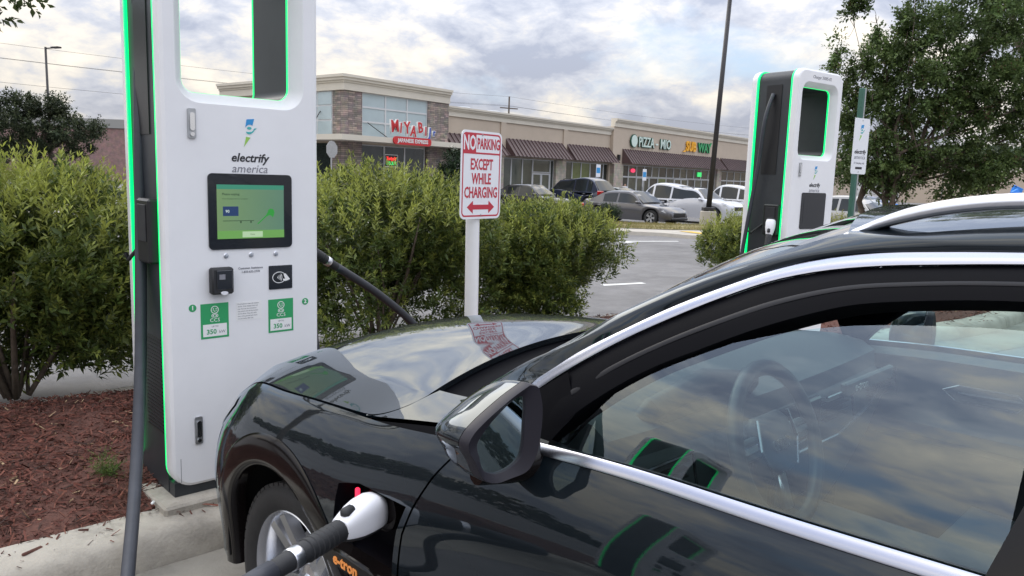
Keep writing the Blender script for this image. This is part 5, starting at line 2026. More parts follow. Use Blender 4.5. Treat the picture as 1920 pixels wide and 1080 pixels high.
    # wheels
    for x in (fa, ra):
        for sgn in (1, -1):
            w = bpy.data.objects.new('wheel', None)
            COL.objects.link(w)
            w.parent = o
            w.location = (x, sgn * (hw - 0.13), wheel_r)
            w.rotation_euler = (R(-90) * sgn, 0, 0)
            t = MB()
            t.lathe([(wheel_r * 0.66, -0.1), (wheel_r * 0.95, -0.11), (wheel_r, -0.07), (wheel_r, 0.07), (wheel_r * 0.95, 0.11), (wheel_r * 0.66, 0.105)], 28, closed=True)
            t.build('tyre', M['tyre0'], w, True, 40)
            q = MB()
            q.lathe([(wheel_r * 0.67, 0.0), (wheel_r * 0.67, 0.100), (wheel_r * 0.60, 0.095), (wheel_r * 0.58, 0.03), (0.0, 0.03)], 24)
            q.f = [f for f in q.f if len(f) == 4]
            q.build('wheel_dish', M['liner0'], w, True, 40)
            q = MB()
            for j in range(5):
                a = 2 * math.pi * j / 5
                for tw in (-0.16, 0.16):
                    mt = Matrix.Rotation(a + tw, 4, 'Z')
                    q.add([mt @ Vector(v) for v in ((0.03, -0.028, 0.085), (0.03, 0.028, 0.085), (wheel_r * 0.64, 0.024, 0.098), (wheel_r * 0.64, -0.024, 0.098), (0.03, -0.03, 0.05), (0.03, 0.03, 0.05), (wheel_r * 0.64, 0.03, 0.06), (wheel_r * 0.64, -0.03, 0.06))],
                          [(0, 1, 2, 3), (0, 3, 7, 4), (1, 5, 6, 2)])
            q.lathe([(wheel_r * 0.67, 0.100), (wheel_r * 0.63, 0.102), (wheel_r * 0.61, 0.085)], 24)
            q.f = [f for f in q.f if len(f) == 4]
            q.build('rim', rim or M['rim0'], w)
    # lamps, grille, bumpers, mirrors, plate, door seams
    for sgn in (1, -1):
        q = MB()
        zf = hood - 0.16
        q.add([(xf - 0.06, sgn * hw * 0.45, zf), (xf - 0.04, sgn * hw * 0.45, zf - 0.11), (xf - 0.18, sgn * hw * 0.88, zf - 0.06), (xf - 0.40, sgn * (hw * 0.955), zf + 0.02), (xf - 0.30, sgn * hw * 0.90, zf + 0.06)], [(0, 1, 2), (0, 2, 4), (2, 3, 4)])
        q.build('headlight', M['lamp_clear'], o)
        q = MB()
        zr_ = deck - (0.14 if kind == 'saloon' else 0.0)
        q.box((xr + 0.10, sgn * hw * 0.80, zr_ - 0.08), (0.30, hw * 0.30, 0.16 if kind == 'saloon' else 0.40), bevel=0.03)
        q.build('tail_light', M['tail_red'], o)
        q = MB()
        q.box((gh[0][0] - 0.22, sgn * (hw + 0.06), belt + 0.06), (0.14, 0.20, 0.14), bevel=0.035)
        q.build('door_mirror', paint, o, True, 50)
        q = MB()
        for x in (gh[0][0] - 0.10, mid, mid - 1.05 if kind != 'saloon' else gh[3][0] + 0.02):
            q.add([(x - 0.006, sgn * (hw * 1.003), low + 0.15), (x + 0.006, sgn * (hw * 1.003), low + 0.15), (x + 0.006, sgn * hw * 0.992, belt - 0.12), (x - 0.006, sgn * hw * 0.992, belt - 0.12)], [(0, 1, 2, 3)])
        q.build('door_seam', M['liner0'], o)
        for x in (mid + 0.12, mid - 0.92):
            q = MB()
            q.box((x, sgn * (hw * 1.002), belt - 0.13), (0.20, 0.03, 0.028), bevel=0.01)
            q.build('door_handle', paint, o)
    q = MB()
    q.box((xf - 0.03, 0, hood - 0.30), (0.12, hw * 1.05, 0.20), bevel=0.04)
    q.build('grille', M['trim0'], o, True, 40)
    q = MB()
    q.box((xf - 0.04, 0, low + 0.12), (0.20, hw * 1.35, 0.12), bevel=0.04)
    q.build('bumper_intake', M['trim0'], o, True, 40)
    q = MB()
    q.box((xr + 0.02, 0, (deck + low) / 2 - 0.02), (0.06, 0.34, 0.16), bevel=0.01)
    q.build('number_plate', M['plate_white'], o)
    if kind != 'saloon':
        for sgn in (1, -1):
            q = MB()
            q.tube([(gh[1][0] - 0.15, sgn * yt * 0.9, H_ - 0.02), (gh[1][0] - 0.3, sgn * yt * 0.9, H_ + 0.05), (gh[3][0] + 0.2, sgn * yt * 0.9, H_ + 0.04), (gh[3][0] + 0.1, sgn * yt * 0.9, H_ - 0.02)], 0.02, 6)
            q.build('roof_rail', M['trim0'], o)
    return o


M['liner0'] = mat('underbody_black', (0.006, 0.006, 0.006), 0.9)
M['tyre0'] = mat('parked_car_tyre', (0.020, 0.020, 0.020), 0.8)
M['rim0'] = mat('parked_car_rim', (0.55, 0.56, 0.58), 0.3, metal=1.0)
M['trim0'] = mat('parked_car_black_trim', (0.012, 0.012, 0.013), 0.35)
H1 = (0.76, -0.65)
parked_car('saloon_car', 'dark grey saloon with spoked alloy wheels parked behind the dry grass verge', (5.45, 35.6), (0.72, -0.69), car_paint('grey_metallic', (0.085, 0.083, 0.09)), 4.88, 1.86, 1.45, 'saloon')
parked_car('off_road_car', 'silver white off road car parked behind the grey saloon and the lamp post', (8.7, 38.2), (0.74, -0.67), car_paint('silver_white', (0.55, 0.56, 0.60), 0.2), 5.04, 2.0, 1.66, 'suv', 0.39)
parked_car('off_road_car', 'white off road car partly hidden behind the far charging station', (13.0, 42.0), (0.80, -0.60), car_paint('white_paint', (0.62, 0.63, 0.66), 0.05), 5.0, 2.0, 1.68, 'suv', 0.39)
parked_car('pickup_car', 'navy blue pickup wagon seen from behind above the lower shrub', (3.85, 49.5), (-0.70, 0.71), car_paint('navy_paint', (0.010, 0.018, 0.045), 0.2), 5.5, 2.0, 1.86, 'pickup', 0.40)
parked_car('saloon_car', 'glossy black saloon parked just right of the no parking sign', (0.95, 44.5), (0.80, -0.60), car_paint('black_paint', (0.010, 0.010, 0.012), 0.2), 4.9, 1.86, 1.50, 'saloon')
parked_car('saloon_car', 'dark teal saloon glimpsed between the navy pickup and the grey saloon', (6.6, 53.0), (-0.66, 0.75), car_paint('teal_grey_paint', (0.035, 0.050, 0.055), 0.3), 4.7, 1.82, 1.45, 'saloon')
parked_car('off_road_car', 'black off road car behind the shrub left of the no parking sign', (-3.9, 49.0), (0.80, -0.60), car_paint('black_paint_two', (0.012, 0.012, 0.014), 0.2), 4.8, 1.9, 1.60, 'suv', 0.37)
parked_car('saloon_car', 'silver saloon parked under the crape myrtle beside the green sign post', (13.2, 30.0), (0.62, -0.78), car_paint('silver_paint', (0.33, 0.33, 0.33), 0.5), 4.8, 1.85, 1.50, 'saloon')
parked_car('saloon_car', 'grey saloon left of the silver one under the crape myrtle', (12.6, 32.8), (0.50, -0.86), car_paint('mid_grey_paint', (0.16, 0.17, 0.18), 0.5), 4.7, 1.82, 1.45, 'saloon')
parked_car('saloon_car', 'bright blue saloon behind the silver one under the crape myrtle', (15.6, 34.0), (0.62, -0.78), car_paint('blue_paint', (0.02, 0.05, 0.20), 0.3), 4.7, 1.82, 1.48, 'saloon')


# ------------------------------------------------------------------ the dark car in the foreground
# local axes: x forward from the front axle, y to its left, z up
def lacquer(name, col, r0, r90, power, rough=0.012):
    """dark lacquered paint: matt pigment under a clear coat whose reflection grows towards grazing angles"""
    m = bpy.data.materials.new(name)
    m.use_nodes = True
    nt = m.node_tree
    N, K = nt.nodes, nt.links
    b = N['Principled BSDF']
    b.inputs['Base Color'].default_value = (*col, 1)
    b.inputs['Roughness'].default_value = 0.45
    b.inputs['Specular IOR Level'].default_value = 0.1
    g = N.new('ShaderNodeBsdfGlossy')
    g.inputs['Roughness'].default_value = rough
    g.inputs['Color'].default_value = (0.86, 0.93, 1.0, 1)
    # faint waviness of the pressed panels and orange peel in the lacquer
    tc = N.new('ShaderNodeTexCoord')
    last = None
    for sc_, st_, di_ in ((5.0, 0.06, 0.004), (420.0, 0.010, 0.0006)):
        nz = N.new('ShaderNodeTexNoise')
        nz.inputs['Scale'].default_value = sc_
        nz.inputs['Detail'].default_value = 2
        K.new(tc.outputs['Object'], nz.inputs['Vector'])
        bp = N.new('ShaderNodeBump')
        bp.inputs['Strength'].default_value = st_
        bp.inputs['Distance'].default_value = di_
        K.new(nz.outputs['Fac'], bp.inputs['Height'])
        if last is not None:
            K.new(last, bp.inputs['Normal'])
        last = bp.outputs[0]
    K.new(last, g.inputs['Normal'])
    lw = N.new('ShaderNodeLayerWeight')
    lw.inputs['Blend'].default_value = 0.5
    pw = N.new('ShaderNodeMath')
    pw.operation = 'POWER'
    K.new(lw.outputs['Facing'], pw.inputs[0])
    pw.inputs[1].default_value = power
    ma = N.new('ShaderNodeMath')
    ma.operation = 'MULTIPLY_ADD'
    K.new(pw.outputs[0], ma.inputs[0])
    ma.inputs[1].default_value = r90 - r0
    ma.inputs[2].default_value = r0
    mx = N.new('ShaderNodeMixShader')
    K.new(ma.outputs[0], mx.inputs[0])
    K.new(b.outputs[0], mx.inputs[1])
    K.new(g.outputs[0], mx.inputs[2])
    K.new(mx.outputs[0], N['Material Output'].inputs[0])
    return m


M['paint'] = lacquer('dark_car_paint', (0.003, 0.006, 0.009), 0.040, 0.95, 3.6)
M['trim_gloss'] = mat('dark_gloss_trim', (0.007, 0.0055, 0.0055), 0.14, spec=0.22, coat=0.1)
M['trim_matt'] = mat('black_matt_trim', (0.0025, 0.0025, 0.004), 0.45, spec=0.07)
M['mirror_frame'] = mat('mirror_frame_plastic', (0.020, 0.018, 0.025), 0.42, spec=0.3)
M['amber'] = mat('amber_reflector', (0.55, 0.28, 0.03), 0.2, coat=0.6)
M['seal'] = mat('door_seal_rubber', (0.010, 0.010, 0.013), 0.4, spec=0.25)
M['liner'] = mat('wheel_liner', (0.006, 0.006, 0.006), 0.9)
M['tyre'] = mat('tyre_rubber', (0.020, 0.019, 0.019), 0.75, var=0.25, vscale=12, bump=0.1, bscale=120)
M['rim'] = mat('alloy_rim', (0.62, 0.63, 0.66), 0.25, metal=1.0)
M['bright'] = mat('brushed_bright_trim', (0.38, 0.39, 0.45), 0.24, metal=1.0)
M['side_glass'] = glass_mat('tinted_side_glass', (0.64, 0.82, 0.80), 1.68, 1.75, gloss=(0.84, 0.93, 1.0))
M['wind_glass'] = glass_mat('windscreen_glass', (0.72, 0.80, 0.76), 1.5, 1.3)
M['mirror_glass'] = mat('mirror_glass', (0.55, 0.66, 0.66), 0.01, metal=1.0)
M['lamp_glass'] = mat('lamp_glass', (0.05, 0.055, 0.06), 0.05, coat=1.0)
M['cabin'] = mat('cabin_dark_plastic', (0.05, 0.058, 0.07), 0.55)
M['cabin2'] = mat('cabin_mid_plastic', (0.10, 0.115, 0.13), 0.5)
M['leather'] = mat('dark_leather', (0.040, 0.047, 0.055), 0.42, bump=0.05, bscale=150)
M['led_red'] = mat('red_charge_light', (0.5, 0.01, 0.02), 0.4, emit=(1.0, 0.03, 0.08), emit_s=1.6)
M['orange_print_glow'] = mat('orange_print_glow', (0.75, 0.28, 0.07), 0.4, emit=(1, 0.35, 0.08), emit_s=0.12)  # badge print with a faint glow added; it is no lamp

_pl = spline([(-4.02, 0.0), (-4.01, 0.45), (-3.93, 0.74), (-3.70, 0.885), (-3.2, 0.945), (-2.4, 0.965), (-1.4, 0.968), (-0.6, 0.967), (-0.1, 0.965), (0.2, 0.957), (0.42, 0.937), (0.58, 0.903), (0.70, 0.850), (0.80, 0.760), (0.865, 0.62), (0.90, 0.42), (0.925, 0.0)], 900)
_al = np.r_[0, np.cumsum(np.linalg.norm(np.diff(_pl, axis=0), axis=1))]
_i0 = int(np.argmin(np.abs(_pl[:, 0]) + (np.abs(_pl[:, 1] - 0.96) > 0.1)))
_al = _al - _al[_i0]
_tan = np.gradient(_pl, _al, axis=0)
_nrm = np.stack([-_tan[:, 1], _tan[:, 0]], 1)
_nrm = -_nrm if _nrm[_i0, 1] < 0 else _nrm
S_FRONT, S_REAR = _al[-1], _al[0]


def plan(s):
    return (np.interp(s, _al, _pl[:, 0]), np.interp(s, _al, _pl[:, 1]), np.interp(s, _al, _nrm[:, 0]), np.interp(s, _al, _nrm[:, 1]))


_top = smooth_interp([-4.9, -4.4, -3.9, -3.4, -2.6, -1.8, -1.5, -1.2, -0.95, -0.8, -0.65, -0.5, -0.37, -0.2, 0.02, 0.16, 0.33, 0.40, 0.5, 0.62, 0.8, 1.1, S_FRONT],
                     [1.02, 1.04, 1.10, 1.15, 1.148, 1.128, 1.115, 1.106, 1.088, 1.076, 1.052, 1.024, 1.000, 0.985, 0.968, 0.957, 0.941, 0.918, 0.872, 0.828, 0.79, 0.775, 0.77])
_dt = [-0.03, 0.0, 0.012, 0.03, 0.06, 0.11, 0.18, 0.26, 0.34, 0.42, 0.52, 0.62, 0.72, 0.82, 0.95]
_dv = [0.098, 0.077, 0.067, 0.056, 0.041, 0.0195, 0.000, -0.010, -0.009, 0.000, 0.013, 0.016, 0.016, 0.028, 0.060]
_doff = smooth_interp(_dt, _dv)


def side_pt(s, w, push=0.0):
    x, y, nx, ny = plan(s)
    d = float(_doff(float(_top(s)) - w)) - push
    return np.array([x - nx * d, y - ny * d, w])


AX, AZ, AR = 0.062, 0.372, 0.462      # front arch
RX = -2.93                             # rear arch centre
ROCK = 0.25


def bottom(s, r=AR):
    x = float(plan(s)[0])
    for cx in (AX, RX):
        if abs(x - cx) < r:
            return max(ROCK, AZ + math.sqrt(r * r - (x - cx) ** 2))
    return ROCK if s < 0.6 else 0.24


def door_front(w):
    return float(np.interp(w, [0.2, 0.45, 0.65, 0.78, 0.86, 0.95, 1.03, 1.12], [-0.570, -0.575, -0.590, -0.615, -0.648, -0.70, -0.765, -0.86]))


def wing_w(s, t, gap=0.003):
    """height on the wing: rows run level through the charge port"""
    b, tp = bottom(s), float(_top(s)) - gap
    lo = max(0.655, b + 0.03)
    hi = max(float(np.interp(s, [-0.60, -0.40, -0.27, -0.1], [0.850, 0.842, 0.800, 0.800])), lo + (tp - lo) * 0.35)
    return float(np.interp(t, [0, 0.40, 0.72, 1], [b, lo, hi, tp]))


def arch_lines(c, r):
    a = np.linspace(0, math.pi, 25)
    return list(c - r * np.cos(a) * 0.9999)


def body_patch(name, s_lines, nt, m, root, shear=None, skip=None, push=0.0, bot=None, top_gap=0.0, mirror=False, top=None, t_lines=None, wmap=None):
    ts = t_lines if t_lines is not None else list(np.linspace(0, 1, nt))
    vs, fs = [], []
    for s in s_lines:
        b = bot(s) if bot else bottom(s)
        tp = (top(s) if top else float(_top(s))) - top_gap
        for t in ts:
            w = wmap(s, t) if wmap else b + (tp - b) * t
            ss = s + (shear(s, w) if shear else 0.0)
            p = side_pt(ss, w, push)
            vs.append((p[0], -p[1] if mirror else p[1], p[2]))
    n = len(ts)
    for i in range(len(s_lines) - 1):
        for j in range(n - 1):
            sm, tm = (s_lines[i] + s_lines[i + 1]) / 2, (ts[j] + ts[j + 1]) / 2
            if skip and skip(sm, tm):
                continue
            f = (i * n + j, (i + 1) * n + j, (i + 1) * n + j + 1, i * n + j + 1)
            fs.append(f if not mirror else f[::-1])
    return mesh(name, vs, fs, m, root, True)


# hood and wing tops: one height field over (s, q), q = 0 centre line .. 1 outer edge
_zc = smooth_interp([-1.0, -0.85, -0.65, -0.5, -0.4, -0.186, 0.0, 0.2, 0.375, 0.5, 0.65, 0.85, 1.1, S_FRONT], [1.125, 1.112, 1.080, 1.056, 1.045, 1.032, 1.017, 0.999, 0.975, 0.945, 0.902, 0.848, 0.80, 0.775])
_rise = smooth_interp([-1.0, -0.5, -0.2, 0.1, 0.35, 0.6, 0.85, 1.2, S_FRONT], [0.055, 0.062, 0.072, 0.078, 0.074, 0.060, 0.040, 0.012, 0.0])
_uc = smooth_interp([-1.0, -0.5, -0.2, 0.2, 0.6, 0.9, 1.2, S_FRONT], [-0.72, -0.34, -0.08, 0.27, 0.60, 0.76, 0.84, 0.90])
QC = 0.83


def hood_pt(s, q, push=0.0):
    e = side_pt(s, float(_top(s)))
    uc = float(_uc(s))
    x = e[0] + (uc - e[0]) * (1 - q * q)
    zc, zt = float(_zc(s)), float(_zc(s)) + float(_rise(s))
    if q > QC:
        k = (q - QC) / (1 - QC)
        z = zc + (e[2] - zc) * (0.86 * k + 0.14 * k * k)
    else:
        z = zt - (zt - zc) * (q / QC) ** 2
    return np.array([x, e[1] * q, z + push])


def hood_qmax(s):
    if s > -0.33:
        return 1.0
    return QC + (1 - QC) * math.sqrt(max(0.0, 1 - ((-0.33 - s) / 0.15) ** 2))


def vg(u, w):
    x = w - 1.10
    k = min(max((u + 1.1) / 0.57, 0), 1.2)
    return 0.885 - 0.31 * x - 0.62 * x * x - 0.15 * k ** 1.6


_rear = [(-2.3, 1.0), (-2.9, 1.0), (-3.25, 1.0)]
CT = [(-0.880,0.819,1.190), (-0.940,0.813,1.234), (-0.997,0.800,1.278), (-1.101,0.772,1.345), (-1.192,0.735,1.402), (-1.279,0.701,1.449), (-1.361,0.672,1.488), (-1.443,0.649,1.516), (-1.524,0.635,1.533), (-1.638,0.623,1.546), (-1.749,0.615,1.555), (-2.2, 0.606, 1.570), (-2.7, 0.627, 1.542), (-3.1, 0.668, 1.49), (-3.4, 0.72, 1.41)]
CB = [(-0.907,0.830,1.180), (-0.951,0.823,1.215), (-1.009,0.813,1.258), (-1.110,0.782,1.328), (-1.201,0.747,1.384), (-1.287,0.714,1.432), (-1.369,0.685,1.471), (-1.452,0.664,1.497), (-1.533,0.651,1.513), (-1.645,0.639,1.527), (-1.754,0.630,1.538), (-2.2, 0.621, 1.552), (-2.7, 0.642, 1.524), (-3.1, 0.683, 1.468), (-3.36, 0.735, 1.385)]
OPN = [(-1.040, 0.858, 1.165), (-1.066,0.851,1.189), (-1.190,0.806,1.286), (-1.279,0.776,1.337), (-1.370,0.747,1.386), (-1.440,0.724,1.418), (-1.517,0.703,1.447), (-1.628,0.686,1.469), (-1.769,0.673,1.486), (-1.80, 0.671, 1.488)]
GT = [(-0.985, 0.884, 1.080), (-1.065, 0.866, 1.155), (-1.150,0.823,1.253), (-1.219,0.800,1.298), (-1.281,0.779,1.333), (-1.368,0.758,1.367), (-1.450,0.740,1.395), (-1.529,0.727,1.414), (-1.640,0.714,1.431), (-1.780,0.705,1.444), (-1.82, 0.704, 1.445)]
PS = [(-0.500, 0.735, 1.045), (-0.585,0.766,1.072), (-0.730,0.789,1.161), (-0.854,0.791,1.238), (-0.917,0.790,1.271), (-0.977,0.778,1.312), (-1.031,0.764,1.349), (-1.127,0.728,1.412), (-1.216,0.691,1.463), (-1.304,0.660,1.503), (-1.386,0.631,1.537), (-1.466,0.606,1.566), (-1.542,0.602,1.570), (-1.647,0.589,1.585), (-1.736,0.577,1.597), (-2.2, 0.565, 1.615), (-2.7, 0.58, 1.597), (-3.1, 0.61, 1.55), (-3.45, 0.65, 1.48)]


def mirror_pts(P, side):
    return [(p[0], p[1] * side, p[2]) for p in P]


def strip(name, A, B, m, root, n=60, nb=3, bulge=0.0, side=1, lift=0.0, smooth=True):
    """lofted band between two curves"""
    a, b = spline(A, n), spline(B, n)
    vs, fs = [], []
    for i in range(n):
        for j in range(nb):
            t = j / (nb - 1)
            p = a[i] * (1 - t) + b[i] * t
            o = bulge * 4 * t * (1 - t) + lift
            vs.append((p[0], (p[1] + o * 0.88) * side, p[2] + o * 0.38))
    for i in range(n - 1):
        for j in range(nb - 1):
            f = (i * nb + j, (i + 1) * nb + j, (i + 1) * nb + j + 1, i * nb + j + 1)
            fs.append(f if side > 0 else f[::-1])
    return mesh(name, vs, fs, m, root, smooth)


def band_solid(name, A, B, thick, m, root, n=60, side=1, lift=0.0, label=None, round_=0.35):
    """a moulding with a rounded section between two curves"""
    a, b = spline(A, n), spline(B, n)
    prof = [(0.0, -thick), (0.0, thick * (1 - round_)), (0.14, thick), (0.5, thick * 1.12), (0.86, thick), (1.0, thick * (1 - round_)), (1.0, -thick)]
    vs, fs = [], []
    k = len(prof)
    for i in range(n):
        for (t, o) in prof:
            p = a[i] * (1 - t) + b[i] * t
            o2 = o + lift
            vs.append((p[0], (p[1] + o2 * 0.88) * side, p[2] + o2 * 0.38))
    for i in range(n - 1):
        for j in range(k - 1):
            f = (i * k + j, (i + 1) * k + j, (i + 1) * k + j + 1, i * k + j + 1)
            fs.append(f if side > 0 else f[::-1])
    fs += [tuple(range(k)), tuple((n - 1) * k + j for j in range(k))]
    o = mesh(name, vs, fs, m, root, True, label=label)
    o.data.set_sharp_from_angle(angle=R(50))
    return o


def make_wheel(root, cx, side, name='wheel', steer=0.0):
    w = bpy.data.objects.new(name, None)
    COL.objects.link(w)
    w.parent = root
    RR = 0.337
    w.location = (cx, side * 0.80, RR)
    w.rotation_euler = (R(-90) * side, 0, 0)     # local +Z points outward
    t = MB()
    prof = [(0.245, -0.105), (0.260, -0.118), (0.285, -0.127), (0.312, -0.124), (0.327, -0.112), (0.335, -0.09), (0.337, 0.0), (0.335, 0.09), (0.327, 0.112), (0.312, 0.124), (0.285, 0.127), (0.260, 0.118), (0.245, 0.105)]
    t.lathe(prof, 72, closed=True)
    ty = t.build('tyre', M['tyre'], w, True, 40)
    g = MB()
    for k in range(60):                       # tread blocks
        a = 2 * math.pi * k / 60
        for z0, z1 in ((-0.112, -0.066), (-0.058, -0.012), (-0.004, 0.042), (0.050, 0.112)):
            mt = Matrix.Rotation(a + (0.012 if z0 > 0 else 0.03), 4, 'Z')
            dz = 0.004 if max(abs(z0), abs(z1)) > 0.1 else 0
            g.box((0.335 - dz, 0, (z0 + z1) / 2), (0.014, 0.028, z1 - z0), mtx=mt)
    o = g.build('tread', M['tyre'], w)
    o['kind'] = 'stuff'
    r = MB()
    r.lathe([(0.246, 0.10), (0.252, 0.108), (0.247, 0.112), (0.238, 0.104), (0.230, 0.085), (0.222, 0.03), (0.218, -0.10)], 64, closed=False)
    r.f = r.f[:-2]
    r.lathe([(0.0, 0.070), (0.030, 0.070), (0.036, 0.062), (0.075, 0.050), (0.082, 0.03), (0.0, 0.03)], 40)
    for k in range(5):
        for off in (-0.17, 0.17):
            a = 2 * math.pi * k / 5 + 0.35
            mt = Matrix.Rotation(a + off, 4, 'Z')
            vs = [(0.06, -0.020, 0.060), (0.06, 0.020, 0.060), (0.232, 0.017, 0.092), (0.232, -0.017, 0.092),
                  (0.06, -0.028, 0.025), (0.06, 0.028, 0.025), (0.226, 0.024, 0.055), (0.226, -0.024, 0.055)]
            r.add([mt @ Vector(v) for v in vs], [(0, 1, 2, 3), (4, 7, 6, 5), (0, 3, 7, 4), (1, 5, 6, 2), (2, 6, 7, 3), (0, 4, 5, 1)])
    r.build('rim', M['rim'], w, True, 35)
    d = MB()
    d.lathe([(0.0, -0.02), (0.165, -0.02), (0.165, 0.0), (0.0, 0.0)], 36)
    d.build('brake_disc', M['steel'], w, True, 40)
    return w


def make_mirror(root, side):
    """door mirror: painted shell, plastic frame, glass, lower cover"""
    mr = bpy.data.objects.new('door_mirror', None)
    COL.objects.link(mr)
    mr.parent = root
    # rim of the housing seen from behind (y outward, z up); plane turned a little to the driver
    rim = spline([(0.956, 1.237), (0.936, 1.230), (0.927, 1.206), (0.925, 1.128), (0.934, 1.083), (0.952, 1.055), (0.993, 1.045), (1.033, 1.042), (1.053, 1.050), (1.078, 1.092), (1.096, 1.134), (1.086, 1.152), (1.066, 1.170), (1.032, 1.194), (0.995, 1.217), (0.956, 1.237)], 61)[:-1]
    gl = spline([(0.961, 1.213), (0.958, 1.199), (0.958, 1.151), (0.960, 1.104), (0.966, 1.081), (0.979, 1.070), (1.033, 1.060), (1.048, 1.067), (1.063, 1.102), (1.068, 1.127), (1.052, 1.151), (1.015, 1.186), (0.978, 1.210), (0.961, 1.213)], 61)[:-1]

    def pl(y, d=0.0):
        return -1.012 + (y - 0.915) * 0.20 + d
    c = rim.mean(0)
    n = len(rim)

    def put(P, d):
        return [Vector((pl(y, d), y * side, z)) for y, z in P]

    def scl(P, k, dz=0.0, dy=0.0):
        return [((y - c[0]) * k + c[0] + dy, (z - c[1]) * k + c[1] + dz) for y, z in P]
    b = MB()
    ring_loft(b, [put(scl(rim, 0.985), 0.0), put(scl(rim, 1.0), 0.004), put(scl(rim, 1.01), 0.022), put(scl(rim, 1.004), 0.026)])
    ring_loft(b, [put(scl(rim, 0.985), 0.0), put(gl, 0.010), put(scl([tuple(q) for q in gl], 0.97), 0.024)])
    b.build('mirror_frame', M['mirror_frame'], mr, True, 40)
    g = MB()
    g.add([Vector((pl(y, 0.016), y * side, z)) for y, z in gl], [tuple(range(n))])
    g.build('mirror_glass', M['mirror_glass'], mr)
    # painted shell bulging forward
    tip = (1.07, 1.128)
    loops = []
    for k_, d in ((1.0, 0.028), (0.99, 0.045), (0.955, 0.070), (0.885, 0.096), (0.77, 0.120), (0.60, 0.139), (0.37, 0.152), (0.12, 0.157)):
        f = 1 - k_
        L = []
        for y, z in rim:
            yy = tip[0] + (y - tip[0]) * k_ if False else c[0] + (y - c[0]) * k_ + f * 0.03
            zz = c[1] + (z - c[1]) * k_ - f * 0.022
            L.append(Vector((pl(yy, d), yy * side, zz)))
        loops.append(L)
    b = MB()
    ring_loft(b, loops)
    b.add(loops[-1], [tuple(range(n))])
    b.build('mirror_shell', M['paint'], mr, True, 60)
    lo = MB()                                  # dark lower cover and foot
    lo.tube([(-0.93, 1.03 * side, 1.058), (-0.95, 0.96 * side, 1.05), (-0.965, 0.885 * side, 1.055)], [0.036, 0.036, 0.045], 12)
    lo.build('mirror_foot', M['trim_gloss'], mr, True, 40)
    return mr


